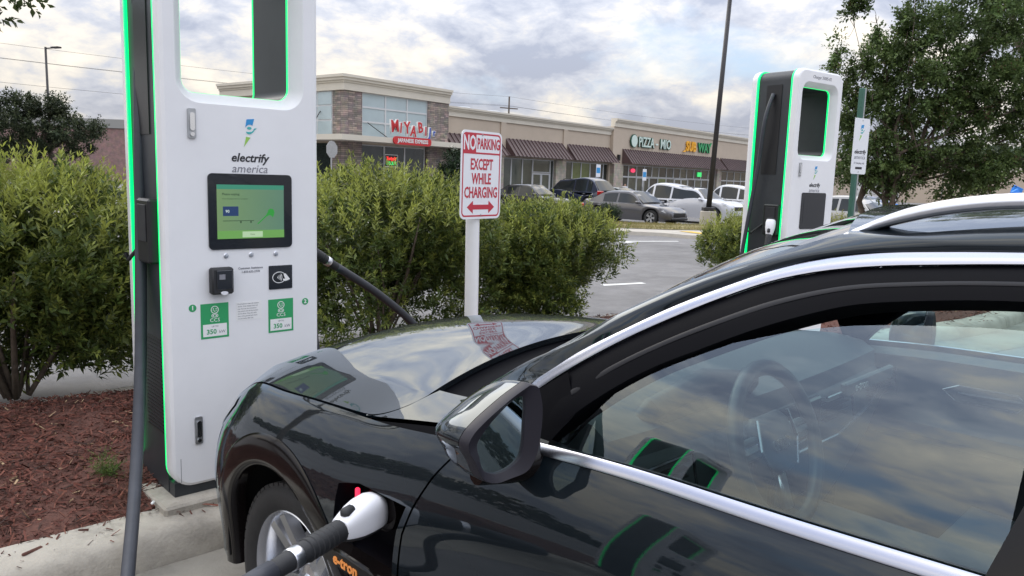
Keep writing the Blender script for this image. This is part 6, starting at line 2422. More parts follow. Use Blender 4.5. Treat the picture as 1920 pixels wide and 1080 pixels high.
def build_car():
    root = thing('electric_car', 'dark grey electric estate car with silver roof rail, plugged in at its front wing', 'car',
                 (0.01, 2.90, 0.0), R(135))
    for side in (1, -1):
        mir = side < 0
        # front wing: column lines follow the arch; the charge port is left open on the left side
        sl = sorted(set([round(x, 4) for x in list(np.linspace(-0.62, -0.42, 9)) + [-0.60, -0.315] + arch_lines(AX, AR) + list(np.linspace(-0.3, 0.7, 40)) + list(np.linspace(0.7, S_FRONT, 26))]))
        PS0, PS1 = -0.60, -0.315
        sl = [s for s in sl if s >= -0.62 + 1e-6 or abs(s + 0.62) < 1e-6]

        def shear_w(s, w):
            g = min(max((-0.1 - s) / 0.52, 0), 1)
            g = g * g * (3 - 2 * g)
            return (door_front(w) + 0.62 + 0.0035) * g
        tl = sorted(set([round(t, 4) for t in list(np.linspace(0, 1, 34)) + [0.40, 0.72] + [0.96, 0.985]]))

        def port(sm, tm):
            return (not mir) and PS0 < sm < PS1 and 0.40 < tm < 0.72
        body_patch('front_wing', sl, 0, M['paint'], root, shear_w, port, 0.0, None, 0.003, mir, t_lines=tl, wmap=wing_w)
        # wing top between bonnet, windscreen and door
        vs, fs = [], []
        ss = list(np.linspace(-1.0, -0.335, 34))
        nq = 12
        for s in ss:
            q0 = hood_qmax(s) + 0.004 if s > -0.48 else QC - 0.02 + 0.10 * min(1, max(0, (-0.48 - s) / 0.5))
            for j in range(nq):
                q = q0 + (1 - q0) * j / (nq - 1)
                p = hood_pt(s, q)
                vs.append((p[0], p[1] * side, p[2]))
        for i in range(len(ss) - 1):
            for j in range(nq - 1):
                fs.append((i * nq + j, i * nq + j + 1, (i + 1) * nq + j + 1, (i + 1) * nq + j))
        mesh('wing_top', vs, fs, M['paint'], root, True)
        # doors and rear quarter
        body_patch('front_door', list(np.linspace(-1.800, -0.62, 40)), 34, M['paint'], root,
                   lambda s, w: (door_front(w) + 0.62 - 0.0035) * max(0, 1 - (-0.62 - s) / 0.6) ** 2, None, 0.0, None, 0.004, mir)
        body_patch('rear_door', sorted(list(np.linspace(-2.72, -1.807, 24))), 24, M['paint'], root, None, None, 0.0, None, 0.004, mir)
        body_patch('rear_quarter', sorted(set(list(np.linspace(S_REAR, -3.45, 40)) + arch_lines(RX, AR) + list(np.linspace(-3.45, -2.727, 20)))), 24, M['paint'], root, None, None, 0.0, None, 0.0, mir)
        # dark shell behind the panel gaps
        body_patch('body_shell', sorted(set(list(np.linspace(-2.9, 0.6, 60)) + arch_lines(AX, AR))), 16, M['trim_matt'], root, None,
                   lambda sm, tm: (not mir) and -0.66 < sm < -0.20 and 0.3 < tm < 0.85, -0.012, None, 0.012, mir)
        # wheel arch trims and wells
        for cx in (AX, RX):
            vs, fs = [], []
            pr = [(AR + 0.003, 0.002), (AR - 0.004, 0.006), (AR - 0.030, 0.007), (AR - 0.075, 0.004), (AR - 0.094, -0.001), (AR - 0.099, -0.010), (AR - 0.096, -0.05)]
            A = np.linspace(-0.27, math.pi + 0.27, 64)
            for a in A:
                for r_, o in pr:
                    x, z = cx + r_ * math.cos(a), AZ + r_ * math.sin(a)
                    s_ = float(np.interp(x, _pl[:, 0][: _i0 + 700], _al[: _i0 + 700]))
                    p = side_pt(s_, max(z, 0.2), o)
                    vs.append((p[0], p[1] * side, z))
            k = len(pr)
            for i in range(len(A) - 1):
                for j in range(k - 1):
                    f = (i * k + j, (i + 1) * k + j, (i + 1) * k + j + 1, i * k + j + 1)
                    fs.append(f if side < 0 else f[::-1])
            mesh('arch_trim', vs, fs, M['trim_gloss'], root, True)
            wl = MB()
            aa = np.linspace(-0.2, math.pi + 0.2, 30)
            ringA = [(cx + (AR - 0.06) * math.cos(a), 0.925 * side, AZ + (AR - 0.06) * math.sin(a)) for a in aa]
            ringB = [(cx + (AR - 0.04) * math.cos(a), 0.50 * side, AZ + (AR - 0.04) * math.sin(a)) for a in aa]
            n = len(aa)
            wl.add(ringA + ringB, [(i, i + 1, n + i + 1, n + i) for i in range(n - 1)] + [tuple(range(n, 2 * n))])
            wl.build('wheel_well', M['liner'], root, True, 40)
            make_wheel(root, cx - 0.03, side)
        # sill trim under the glass
        A_, B_ = [], []
        for s in np.linspace(-0.955, -3.3, 26):
            tz = float(_top(s))
            p = side_pt(s, tz)
            A_.append((p[0], p[1] + 0.002, tz + 0.003))
            p = side_pt(s, tz - 0.017)
            B_.append((p[0], p[1] + 0.003, tz - 0.017))
        band_solid('waist_trim', B_, A_, 0.004, M['bright'], root, 70, side)
        band_solid('window_trim', CB, CT, 0.004, M['bright'], root, 90, side, lift=0.003)
        # black seals either side of the bright strip
        seal = [(p[0], p[1] - 0.004, p[2] + 0.006) for p in CT]
        strip('pillar', [(p[0], p[1], p[2]) for p in PS], [(-0.80, 0.846, 1.125), (-0.868, 0.832, 1.180)] + [(p[0], p[1] - 0.002, p[2] + 0.003) for p in CT[1:]], M['paint'], root, 90, 7, 0.012, side)
        # black door frame between bright strip and opening
        OPN2 = OPN + [(-2.2, 0.668, 1.495), (-2.6, 0.683, 1.472)]
        strip('door_frame', [(p[0], p[1] - 0.001, p[2] - 0.001) for p in CB[:12]], [(-0.985, 0.873, 1.100)] + OPN2[:-1], M['trim_matt'], root, 80, 5, 0.004, side)
        fa_, fb_ = spline([(p[0], p[1] - 0.001, p[2] - 0.001) for p in CB[:12]], 60), spline([(-0.985, 0.873, 1.100)] + OPN2[:-1], 60)
        for f0, f1 in ((0.48, 0.60),):
            band_solid('door_seal', [tuple(p) for p in (fa_ * (1 - f1) + fb_ * f1)[4::5]], [tuple(p) for p in (fa_ * (1 - f0) + fb_ * f0)[4::5]], 0.0015, M['seal'], root, 60, side, lift=0.0035)
        inn = [(p[0] - 0.004, p[1] - 0.055, p[2] - 0.022) for p in [(-0.985, 0.873, 1.095)] + OPN2[:-1]]
        strip('door_frame', [(-0.985, 0.873, 1.100)] + OPN2[:-1], inn, M['trim_matt'], root, 80, 3, 0.0, side)
        # sail panel at the mirror
        q = MB()
        q.add([(-0.880, 0.840 * side, 1.160), (-0.990, 0.826 * side, 1.240), (-1.042, 0.858 * side, 1.165), (-0.985, 0.878 * side, 1.088), (-0.945, 0.880 * side, 1.082), (-0.90, 0.868 * side, 1.09)], [(0, 1, 2, 3, 4, 5)])
        q.build('sail_panel', M['trim_matt'], root)
        # middle pillar
        q = MB()
        for (u0, u1, dx) in ((-1.806, -1.90, 0.0),):
            pts = []
            for w in (1.115, 1.25, 1.38, 1.49):
                lean = -0.27 * (w - 1.13)
                pts.append([(u0 + lean, (vg(-1.8, w) + 0.001) * side, w), (u1 + lean, (vg(-1.8, w) + 0.001) * side, w), (u0 + lean, (vg(-1.8, w) - 0.07) * side, w)])
            vs = [p for r_ in pts for p in r_]
            fs = []
            for i in range(3):
                fs += [(3 * i, 3 * i + 1, 3 * i + 4, 3 * i + 3), (3 * i, 3 * i + 3, 3 * i + 5, 3 * i + 2)]
            q.add(vs, fs)
        q.build('door_pillar', M['trim_gloss'], root)
        # glass
        if side > 0:
            gt = spline(GT, 50)
        else:
            gt = spline([(p[0], p[1], p[2]) for p in [(-0.985, 0.884, 1.080)] + OPN], 50)
        vs, fs = [], []
        ng = 9
        for i, p in enumerate(gt):
            u = p[0]
            wb = float(_top(u)) - 0.015
            for j in range(ng):
                w = wb + (max(p[2], wb + 0.001) - wb) * j / (ng - 1)
                vs.append((u, (vg(-1.3, w) - 0.013 if u < -1.3 else vg(u, w) - 0.013) * side, w))
        for i in range(len(gt) - 1):
            for j in range(ng - 1):
                f = (i * ng + j, (i + 1) * ng + j, (i + 1) * ng + j + 1, i * ng + j + 1)
                fs.append(f)
        mesh('door_window', vs, fs, M['side_glass'], root, True, label=('half lowered front door window' if side > 0 else None))
        vs = []
        for u in np.linspace(-1.9, -3.2, 20):
            wb, wt = float(_top(u)) - 0.01, float(np.interp(-u, [1.9, 2.2, 2.6, 3.0, 3.25], [1.49, 1.495, 1.475, 1.42, 1.33]))
            vs += [(u, (vg(-1.5, wb + (wt - wb) * t) - 0.006) * side, wb + (wt - wb) * t) for t in (0, 0.33, 0.66, 1)]
        mesh('rear_window', vs, [(i * 4 + j, i * 4 + 4 + j, i * 4 + 5 + j, i * 4 + 1 + j) for i in range(19) for j in range(3)], M['side_glass'], root, True)
        # headlamp
        vs, fs = [], []
        ls = np.linspace(0.50, 1.05, 24)
        for i, s in enumerate(ls):
            f = i / 23
            for t in (0, 0.25, 0.5, 0.75, 1):
                zt = float(_top(s)) - 0.012
                zb = zt - (0.035 + 0.075 * min(1, f * 2.2))
                p = side_pt(s, zb + (zt - zb) * t, 0.004)
                vs.append((p[0], p[1] * side, p[2]))
        for i in range(23):
            for j in range(4):
                fs.append((i * 5 + j, i * 5 + 5 + j, i * 5 + 6 + j, i * 5 + 1 + j))
        mesh('headlight', vs, fs, M['lamp_glass'], root, True)
        mo = make_mirror(root, side)
        if side < 0:
            mo.location = (-0.17, -0.02, -0.02)
        # roof rail
        rail = spline([(-1.452, 0.572, 1.562), (-1.478, 0.565, 1.574), (-1.530, 0.561, 1.597), (-1.60, 0.560, 1.619), (-1.68, 0.559, 1.634), (-1.78, 0.558, 1.642), (-2.2, 0.555, 1.650), (-2.8, 0.57, 1.632), (-3.2, 0.59, 1.59), (-3.3, 0.60, 1.555)], 70)
        b = MB()
        hh = np.interp(np.linspace(0, 1, 70), [0, 0.02, 0.06, 0.12, 0.9, 0.97, 1], [0.004, 0.010, 0.014, 0.0145, 0.0145, 0.012, 0.004])
        loops = []
        for p, h in zip(rail, hh):
            loops.append([Vector((p[0], (p[1] + dy) * side, p[2] + dz * h / 0.0145)) for dy, dz in ((0.017, -0.012), (0.021, -0.004), (0.018, 0.006), (0.008, 0.0125), (-0.006, 0.0125), (-0.015, 0.004), (-0.016, -0.008), (-0.008, -0.0145), (0.008, -0.0145))])
        vs = [v for l in loops for v in l]
        k = 9
        b.add(vs, [(i * k + j, i * k + (j + 1) % k, (i + 1) * k + (j + 1) % k, (i + 1) * k + j) for i in range(69) for j in range(k)] + [tuple(range(k)), tuple(69 * k + j for j in range(k))])
        b.build('roof_rail', M['satin'], root, True, 60)
    # ---------------- bonnet
    for nm in ('bonnet',):
        ss = sorted(set([round(x, 4) for x in list(np.linspace(-0.478, -0.33, 14)) + list(np.linspace(-0.33, 1.30, 60))]))
        qn = sorted(set([round(x, 5) for x in list(np.linspace(0, 1, 30))] + [0.9999]))
        vs, fs = [], []
        rows = []
        for s in ss:
            qm = hood_qmax(s) - 0.004
            qs = [q * QC / 1.0 for q in np.linspace(0, 1, 22)] + [QC + (qm - QC) * k for k in (0.05, 0.2, 0.4, 0.6, 0.8, 0.94, 1.0)]
            L = [hood_pt(s, q) for q in qs]
            lip = L[-1] + np.array([0, -0.002, -0.012])
            L.append(lip)
            full = [(p[0], -p[1], p[2]) for p in L[::-1]] + [(p[0], p[1], p[2]) for p in L[1:]]
            rows.append(full)
        k = len(rows[0])
        vs = [p for r_ in rows for p in r_]
        for i in range(len(rows) - 1):
            for j in range(k - 1):
                fs.append((i * k + j, i * k + j + 1, (i + 1) * k + j + 1, (i + 1) * k + j))
        lipr = [(p[0] + 0.004, p[1], p[2] - 0.02) for p in rows[0]]
        o = len(vs)
        vs += lipr
        fs += [(j, j + 1, o + j + 1, o + j) for j in range(k - 1)]
        ob = mesh('bonnet', vs, fs, M['paint'], root, True)
        ob.data.set_sharp_from_angle(angle=R(7.5))
    # grille
    vs, fs = [], []
    ys = np.linspace(-0.55, 0.55, 24)
    for y in ys:
        x = float(np.interp(abs(y), _pl[::-1, 1], _pl[::-1, 0])) + 0.006
        vs += [(x - 0.03, y, 0.74), (x, y, 0.66), (x + 0.004, y, 0.45), (x, y, 0.33)]
    for i in range(23):
        for j in range(3):
            fs.append((i * 4 + j, i * 4 + 4 + j, i * 4 + 5 + j, i * 4 + 1 + j))
    gr = mesh('grille', vs, fs, M['satin'], root, True)
    b = MB()
    for k in range(8):
        y = -0.49 + k * 0.14
        b.box((0.925 - 0.09 * abs(y) ** 2, y, 0.54), (0.03, 0.018, 0.36))
    b.build('grille_bar', M['trim_gloss'], gr)
    # cowl, windscreen, roof, tail
    nC = 25
    vs = []
    for i in range(nC):
        f = -1 + 2 * i / (nC - 1)
        s = -0.478
        p = hood_pt(s, abs(f) * QC)
        q = np.array([p[0] - 0.20 - 0.03 * (1 - f * f), f * 0.80, p[2] + 0.015 * (1 - f * f) + 0.005])
        vs += [(p[0] + 0.01, math.copysign(p[1], f), p[2] - 0.022), (p[0] - 0.06, math.copysign(p[1], f), p[2] - 0.04), tuple(q)]
    mesh('cowl', vs, [(i * 3 + j, i * 3 + 3 + j, i * 3 + 4 + j, i * 3 + 1 + j) for i in range(nC - 1) for j in range(2)], M['trim_matt'], root, True)
    w = MB()
    w.tube([(-0.50, 0.58, 1.055), (-0.60, 0.40, 1.115), (-0.66, 0.0, 1.175), (-0.66, -0.25, 1.18)], 0.009, 8)
    w.tube([(-0.50, 0.60, 1.03), (-0.50, 0.58, 1.06)], 0.016, 10)
    w.build('wiper', M['trim_matt'], root, True)
    pe = spline(PS[1:12], 26)
    ny = 21
    vs = []
    for i, p in enumerate(pe):
        t = i / 25
        for j in range(ny):
            f = -1 + 2 * j / (ny - 1)
            bul = (0.13 * (1 - t) + 0.10 * t) * (1 - f * f)
            vs.append((p[0] + bul, p[1] * f * 0.995, p[2] - 0.004 + (0.03 + 0.02 * t) * (1 - f * f)))
    mesh('windscreen', vs, [(i * ny + j, i * ny + j + 1, (i + 1) * ny + j + 1, (i + 1) * ny + j) for i in range(25) for j in range(ny - 1)], M['wind_glass'], root, True)
    re = spline(PS[11:], 40)
    vs = []
    for i, p in enumerate(re):
        t = i / 39
        for j in range(ny):
            f = -1 + 2 * j / (ny - 1)
            h = 0.036 * (1 - f * f) + 0.012 * (1 - f ** 8)
            vs.append((p[0] + 0.10 * (1 - f * f) * max(0, 1 - t * 4), p[1] * f, p[2] + h))
    mesh('roof', vs, [(i * ny + j, i * ny + j + 1, (i + 1) * ny + j + 1, (i + 1) * ny + j) for i in range(39) for j in range(ny - 1)], M['paint'], root, True)
    vs2 = [(v[0] - 0.0, v[1] * 0.97, v[2] - 0.045) for v in vs]
    mesh('headlining', vs2, [(i * ny + j, i * ny + j + 1, (i + 1) * ny + j + 1, (i + 1) * ny + j) for i in range(39) for j in range(ny - 1)], M['cabin'], root, True)
    b = MB()
    b.add([(-3.45, -0.62, 1.49), (-3.45, 0.62, 1.49), (-3.95, 0.70, 1.06), (-3.95, -0.70, 1.06)], [(0, 1, 2, 3)])
    b.build('tailgate_window', M['side_glass'], root)
    b = MB()
    b.add([(-3.95, -0.74, 1.06), (-3.95, 0.74, 1.06), (-4.02, 0.72, 0.95), (-4.02, -0.72, 0.95), (-4.03, 0.70, 0.30), (-4.03, -0.70, 0.30)], [(0, 1, 2, 3), (3, 2, 4, 5)])
    b.build('tailgate', M['paint'], root)
    b = MB()
    b.box((-1.5, 0, 0.24), (4.3, 1.50, 0.06))
    b.build('underbody', M['liner'], root)
    # ---------------- charge port on the left wing
    def wall(P, m, nm):
        q = MB()
        q.add(P[0], P[1])
        return q.build(nm, m, root, True, 40)

    def shw(s, w):
        g = min(max((-0.1 - s) / 0.52, 0), 1)
        g = g * g * (3 - 2 * g)
        return (door_front(w) + 0.62 + 0.0035) * g

    def wp(s, t, push):
        w_ = wing_w(s, t)
        return side_pt(s + shw(s, w_), w_, push)
    sA = sorted([s for s in sl if PS0 - 1e-6 <= s <= PS1 + 1e-6])
    tA = [t for t in tl if 0.40 - 1e-6 <= t <= 0.72 + 1e-6]
    loop = [(s, 0.40) for s in sA] + [(sA[-1], t) for t in tA[1:]] + [(s, 0.72) for s in sA[::-1][1:]] + [(sA[0], t) for t in tA[::-1][1:-1]]
    cs = sum(p[0] for p in loop) / len(loop)
    ct = sum(p[1] for p in loop) / len(loop)
    V = []
    for k_, dpt in ((1.0, 0.0), (0.97, -0.012), (0.90, -0.05), (0.86, -0.075)):
        V += [tuple(wp(cs + (s - cs) * k_, ct + (t - ct) * k_, dpt)) for s, t in loop]
    n = len(loop)
    F_ = [(i * n + j, i * n + (j + 1) % n, (i + 1) * n + (j + 1) % n, (i + 1) * n + j) for i in range(3) for j in range(n)] + [tuple(3 * n + j for j in range(n))]
    port = wall((V, F_), M['trim_matt'], 'charge_port')
    q = MB()
    q.box((-0.362, 0.938, 0.785), (0.012, 0.012, 0.046), bevel=0.003)
    q.build('charge_light', M['led_red'], port)
    q = MB()
    q.box((-0.45, 0.965, 0.648), (0.29, 0.085, 0.020), bevel=0.006)
    q.box((-0.45, 1.000, 0.632), (0.29, 0.020, 0.05), bevel=0.006)
    fl = q.build('charge_flap', M['trim_gloss'], root, True, 40)
    text_obj('badge', 'e-tron', 0.042, M['orange_print_glow'], fl, Matrix.Translation((-0.415, 1.0115, 0.632)) @ Matrix.Rotation(R(180), 4, 'Z') @ FRONT, 0.001, bold=0.001, xs=1.05)
    q = MB()
    q.lathe([(0.062, 0.0), (0.062, 0.05), (0.05, 0.055)], 20, aim((-0.475, 0.89, 0.79), (0, 1, 0)))
    q.build('charge_socket', M['trim_gloss'], port, True, 40)
    # ---------------- cabin
    def cab(nm, m):
        return None
    b = MB()                                   # dashboard: section swept across the car
    sec = [(-0.56, 1.055), (-0.70, 1.105), (-0.90, 1.122), (-1.00, 1.112), (-1.045, 1.085), (-1.05, 1.03), (-1.07, 1.01), (-1.085, 0.93), (-1.05, 0.80), (-0.98, 0.62), (-0.90, 0.45), (-0.56, 0.45)]
    yy = np.linspace(-0.76, 0.76, 15)
    k = len(sec)
    vs = [(u + 0.03 * math.cos(y * 1.6) - 0.02 - (0.05 * (1 - min(1, abs(y) / 0.76) ** 2) if 3 < j < 9 else 0), y, w_) for y in yy for j, (u, w_) in enumerate(sec)]
    b.add(vs, [(i * k + j, i * k + (j + 1) % k, (i + 1) * k + (j + 1) % k, (i + 1) * k + j) for i in range(14) for j in range(k)] + [tuple(range(k)), tuple(14 * k + j for j in range(k))])
    dash = b.build('dashboard', M['cabin2'], root, True, 35)
    b = MB()
    b.tube([(-1.02, 0.14, 1.06), (-1.06, 0.16, 1.125), (-1.05, 0.37, 1.155), (-1.04, 0.58, 1.12), (-1.0, 0.60, 1.06)], [0.02, 0.03, 0.034, 0.03, 0.02], 10)
    b.box((-1.055, 0.37, 1.09), (0.02, 0.38, 0.11), bevel=0.01)
    b.build('instrument_hood', M['cabin'], dash, True, 40)
    for (y0, y1, z0, z1, m_) in ((-0.13, 0.13, 0.93, 1.05, 'bezel'), (-0.13, 0.13, 0.77, 0.90, 'bezel'), (-0.70, -0.30, 1.01, 1.055, 'cabin2')):
        q = MB()
        q.box((-1.135, (y0 + y1) / 2, (z0 + z1) / 2), (0.02, y1 - y0, z1 - z0), bevel=0.005)
        q.build('dash_screen' if m_ == 'bezel' else 'dash_inlay', M[m_], dash)
    text_obj('badge', 'e-tron', 0.04, M['white_print'], dash, Matrix.Translation((-1.147, -0.42, 1.033)) @ Matrix.Rotation(R(-90), 4, 'Z') @ FRONT, 0.001)
    for y0 in (-0.68, -0.28, 0.22, 0.62):
        v = MB()
        for k_ in range(4):
            v.box((-1.125 + 0.02 * abs(y0), y0, 0.955 + k_ * 0.019), (0.03, 0.16, 0.004))
        v.build('vent_slat', M['black'], dash)
        v = MB()
        v.tube([(-1.14 + 0.02 * abs(y0), y0 + 0.09, 1.03), (-1.14 + 0.02 * abs(y0), y0 - 0.09, 1.03), (-1.15 + 0.02 * abs(y0), y0 - 0.105, 0.94)], 0.004, 6)
        v.build('vent_trim', M['bright'], dash)
    v = MB()
    v.tube([(-1.15, 0.10, 0.915), (-1.17, -0.20, 0.925), (-1.15, -0.50, 0.955), (-1.10, -0.74, 1.0)], 0.005, 6)
    v.build('dash_trim', M['bright'], dash)
    # steering wheel
    sw = bpy.data.objects.new('steering_wheel', None)
    COL.objects.link(sw)
    sw.parent = root
    sw.location = (-1.245, 0.345, 1.040)
    sw.rotation_euler = (0, R(-70), 0)
    q = MB()
    pr = [(0.184 + 0.020 * math.cos(a), 0.017 * math.sin(a)) for a in np.linspace(0, 2 * math.pi, 13)[:-1]]
    q.lathe(pr, 56, closed=True)
    q.build('wheel_rim', M['leather'], sw, True)
    q = MB()
    q.box((0, 0, -0.018), (0.145, 0.165, 0.05), bevel=0.02)
    hb = q.build('hub', M['cabin'], sw, True, 50)
    q = MB()
    for a in (0, 1, 2, 3):
        q.lathe([(0.011, 0.0), (0.014, 0.0), (0.014, 0.003), (0.011, 0.003)], 18, Matrix.Translation((0.0, -0.027 + a * 0.018, 0.0085)), closed=True)
    q.build('hub_emblem', M['chrome'], hb, True, 40)
    q = MB()
    q.tube([(0.07, -0.075, 0.004), (0.0, -0.09, 0.006), (-0.06, -0.06, 0.006)], 0.004, 6)
    q.tube([(0.07, 0.075, 0.004), (0.0, 0.09, 0.006), (-0.06, 0.06, 0.006)], 0.004, 6)
    q.build('hub_trim', M['bright'], hb)
    for a in (-1, 1):
        q = MB()
        q.box((0.01, a * 0.12, -0.012), (0.05, 0.09, 0.022), bevel=0.006)
        q.build('spoke', M['cabin2'], sw, True, 40)
        q = MB()
        q.box((0.012, a * 0.123, 0.001), (0.018, 0.07, 0.006), bevel=0.002)
        q.build('spoke_trim', M['bright'], sw)
    q = MB()
    q.box((-0.11, 0, -0.015), (0.09, 0.035, 0.02), bevel=0.006)
    q.build('spoke', M['satin'], sw, True, 40)
    q = MB()
    q.tube([(0, 0, -0.02), (0, 0, -0.20)], [0.045, 0.05], 14)
    q.build('steering_column', M['cabin'], sw, True, 40)
    # seats
    for y in (0.37, -0.37):
        st = bpy.data.objects.new('seat', None)
        COL.objects.link(st)
        st.parent = root
        for nm, pts, wd in (('seat_cushion', [(-1.42, 0.60), (-1.45, 0.68), (-1.75, 0.66), (-1.98, 0.62), (-1.98, 0.50), (-1.42, 0.48)], 0.26),
                            ('seat_backrest', [(-1.93, 0.62), (-1.97, 0.85), (-2.06, 1.10), (-2.13, 1.24), (-2.20, 1.22), (-2.14, 0.95), (-2.08, 0.60)], 0.25),
                            ('headrest', [(-2.11, 1.26), (-2.13, 1.42), (-2.17, 1.43), (-2.21, 1.40), (-2.19, 1.26)], 0.13)):
            q = MB()
            npt = len(pts)
            vs = []
            for f, ins in ((-1, 0.03), (-0.86, 0.0), (0.86, 0.0), (1, 0.03)):
                cx_ = sum(p[0] for p in pts) / npt
                cz_ = sum(p[1] for p in pts) / npt
                kk = 1 - ins * 6
                vs += [(cx_ + (u - cx_) * kk, y + f * wd, cz_ + (w_ - cz_) * kk) for u, w_ in pts]
            q.add(vs, [(i * npt + j, i * npt + (j + 1) % npt, (i + 1) * npt + (j + 1) % npt, (i + 1) * npt + j) for i in range(3) for j in range(npt)] + [tuple(range(npt)), tuple(3 * npt + j for j in range(npt))])
            q.build(nm, M['leather'], st, True, 60)
    q = MB()
    q.box((-1.55, 0, 0.60), (0.9, 0.24, 0.30), bevel=0.02)
    q.build('centre_console', M['cabin'], root, True, 40)
    # door linings
    for side in (1, -1):
        q = MB()
        us = np.linspace(-0.95, -1.80, 12)
        vs = []
        for u in us:
            tz = float(_top(u))
            vs += [(u, (0.855) * side, tz - 0.012), (u, 0.80 * side, tz - 0.03), (u, 0.79 * side, 0.92), (u, 0.745 * side, 0.86), (u, 0.745 * side, 0.82), (u, 0.80 * side, 0.78), (u, 0.80 * side, 0.35)]
        q.add(vs, [(i * 7 + j, i * 7 + 7 + j, i * 7 + 8 + j, i * 7 + 1 + j) for i in range(11) for j in range(6)])
        dl = q.build('door_lining', M['cabin'], root, True, 35)
        q = MB()
        q.tube([(-1.28, 0.785 * side, 0.985), (-1.33, 0.775 * side, 1.01), (-1.50, 0.775 * side, 1.012), (-1.53, 0.785 * side, 0.99), (-1.5, 0.785 * side, 0.955), (-1.32, 0.785 * side, 0.955), (-1.28, 0.785 * side, 0.985)], 0.004, 6)
        q.tube([(-1.33, 0.772 * side, 0.985), (-1.53, 0.772 * side, 0.992)], 0.007, 6)
        q.build('door_pull', M['bright'], dl)
    q = MB()
    q.box((-1.5, 0, 0.34), (2.4, 1.5, 0.04))
    q.build('cabin_floor', M['liner'], root)
    q = MB()
    q.box((-0.86, 0, 0.7), (0.04, 1.4, 0.7))
    q.build('bulkhead', M['liner'], root)
    return root


car = build_car()
CAR_M = Matrix.Translation((0.01, 2.90, 0)) @ Matrix.Rotation(R(135), 4, 'Z')


# ------------------------------------------------------------------ cables and plugs
M['cable_black'] = mat('black_cable_jacket', (0.022, 0.024, 0.032), 0.45, var=0.15, vscale=15)


def cable_thing(name, label, path, r=0.025, n=90, m='cable'):
    root = thing(name, label, 'charging cable', tuple(path[0]), 0, 'charging cables')
    b = MB()
    P = spline(path, n) - np.array(path[0])
    b.tube([tuple(p) for p in P], r, 16)
    b.build('cable_jacket', M[m], root, True)
    return root


def plug_into(root, tip, d, rollv=0.0):
    """CCS plug with its mouth at tip, grip running along d (world)"""
    c = make_connector(root, None)
    c.matrix_local = Matrix.Translation(-Vector(root.location)) @ aim(tip, d, rollv)
    return Vector(tip) + Vector(d).normalized() * 0.38


def build_cables():
    # station 1, left cable: out of the slot, down past the mulch and back up to the car
    top = cpt(C1_LOC, C1_ROT, -0.005, 0.25, 2.55)
    tip = CAR_M @ Vector((-0.475, 0.955, 0.792))
    d = (CAR_M.to_3x3() @ Vector((-0.25, 0.85, -0.02))).normalized()
    end = tip + d * 0.38
    e1 = end + d * 0.15
    path = [top, Vector((-1.684, 3.53, 2.337)), Vector((-1.671, 3.48, 1.785)), Vector((-1.658, 3.42, 1.198)), Vector((-1.619, 3.30, 0.741)), Vector((-1.551, 3.10, 0.405)),
            Vector((-1.415, 2.75, 0.185)), Vector((-1.30, 2.45, 0.07)), Vector((-1.20, 2.10, 0.04)), Vector((-1.16, 1.85, 0.10)), Vector((-1.13, 1.78, 0.40)), e1, end - d * 0.02]
    r = cable_thing('charging_cable', 'thick grey cable hanging beside the lit green station and plugged into the dark car', path)
    make_plug(r, tip, d)
    # station 1, right cable: holstered plug, arching out and away
    h = cpt(C1_LOC, C1_ROT, CW + 0.02, 0.36, 1.31)
    d = (C1_ROT_E() * 0.86 + Vector((0, 0, -0.52)) + N1 * 0.1).normalized()
    end = h + d * 0.38
    path = [end - d * 0.02, end + d * 0.30, end + d * 0.70 + Vector((0, 0, -0.06)), end + d * 0.95 + Vector((0, 0, -0.18)), end + d * 0.85 + Vector((0, 0, -0.36)), end + d * 0.4 + Vector((0, 0, -0.52)),
            cpt(C1_LOC, C1_ROT, CW + 0.30, 0.2, 0.26), cpt(C1_LOC, C1_ROT, CW + 0.16, 0.22, 0.50), cpt(C1_LOC, C1_ROT, CW + 0.085, 0.25, 1.0), cpt(C1_LOC, C1_ROT, CW + 0.03, 0.25, 1.7), cpt(C1_LOC, C1_ROT, CW + 0.02, 0.25, 2.3), cpt(C1_LOC, C1_ROT, CW + 0.002, 0.25, 2.5)]
    r = cable_thing('charging_cable', 'black cable arching from a holstered plug on the right side of the lit green station', path, 0.023, m='cable_black')
    make_plug(r, h, d, True)
    # station 2: thin looking cable hanging across the dark side, plug in the holster
    L, Q = C2_LOC, C2_ROT
    h = cpt(L, Q, -0.05, 0.135, 1.36)
    dd = (Matrix.Rotation(Q, 3, 'Z') @ Vector((-0.35, -0.15, -0.92))).normalized()
    end = h + dd * 0.38
    path = [cpt(L, Q, -0.005, 0.25, 2.50), cpt(L, Q, -0.06, 0.26, 2.35), cpt(L, Q, -0.06, 0.31, 1.9), cpt(L, Q, -0.07, 0.38, 1.3), cpt(L, Q, -0.10, 0.42, 0.75), cpt(L, Q, -0.16, 0.40, 0.35), cpt(L, Q, -0.27, 0.25, 0.24), cpt(L, Q, -0.30, 0.12, 0.42), end + dd * 0.14, end - dd * 0.02]
    r = cable_thing('charging_cable', 'cable with a white plug holstered on the dark side of the far station', path, 0.018)
    make_plug(r, h, dd)


def C1_ROT_E():
    return Vector((math.cos(C1_ROT), math.sin(C1_ROT), 0))


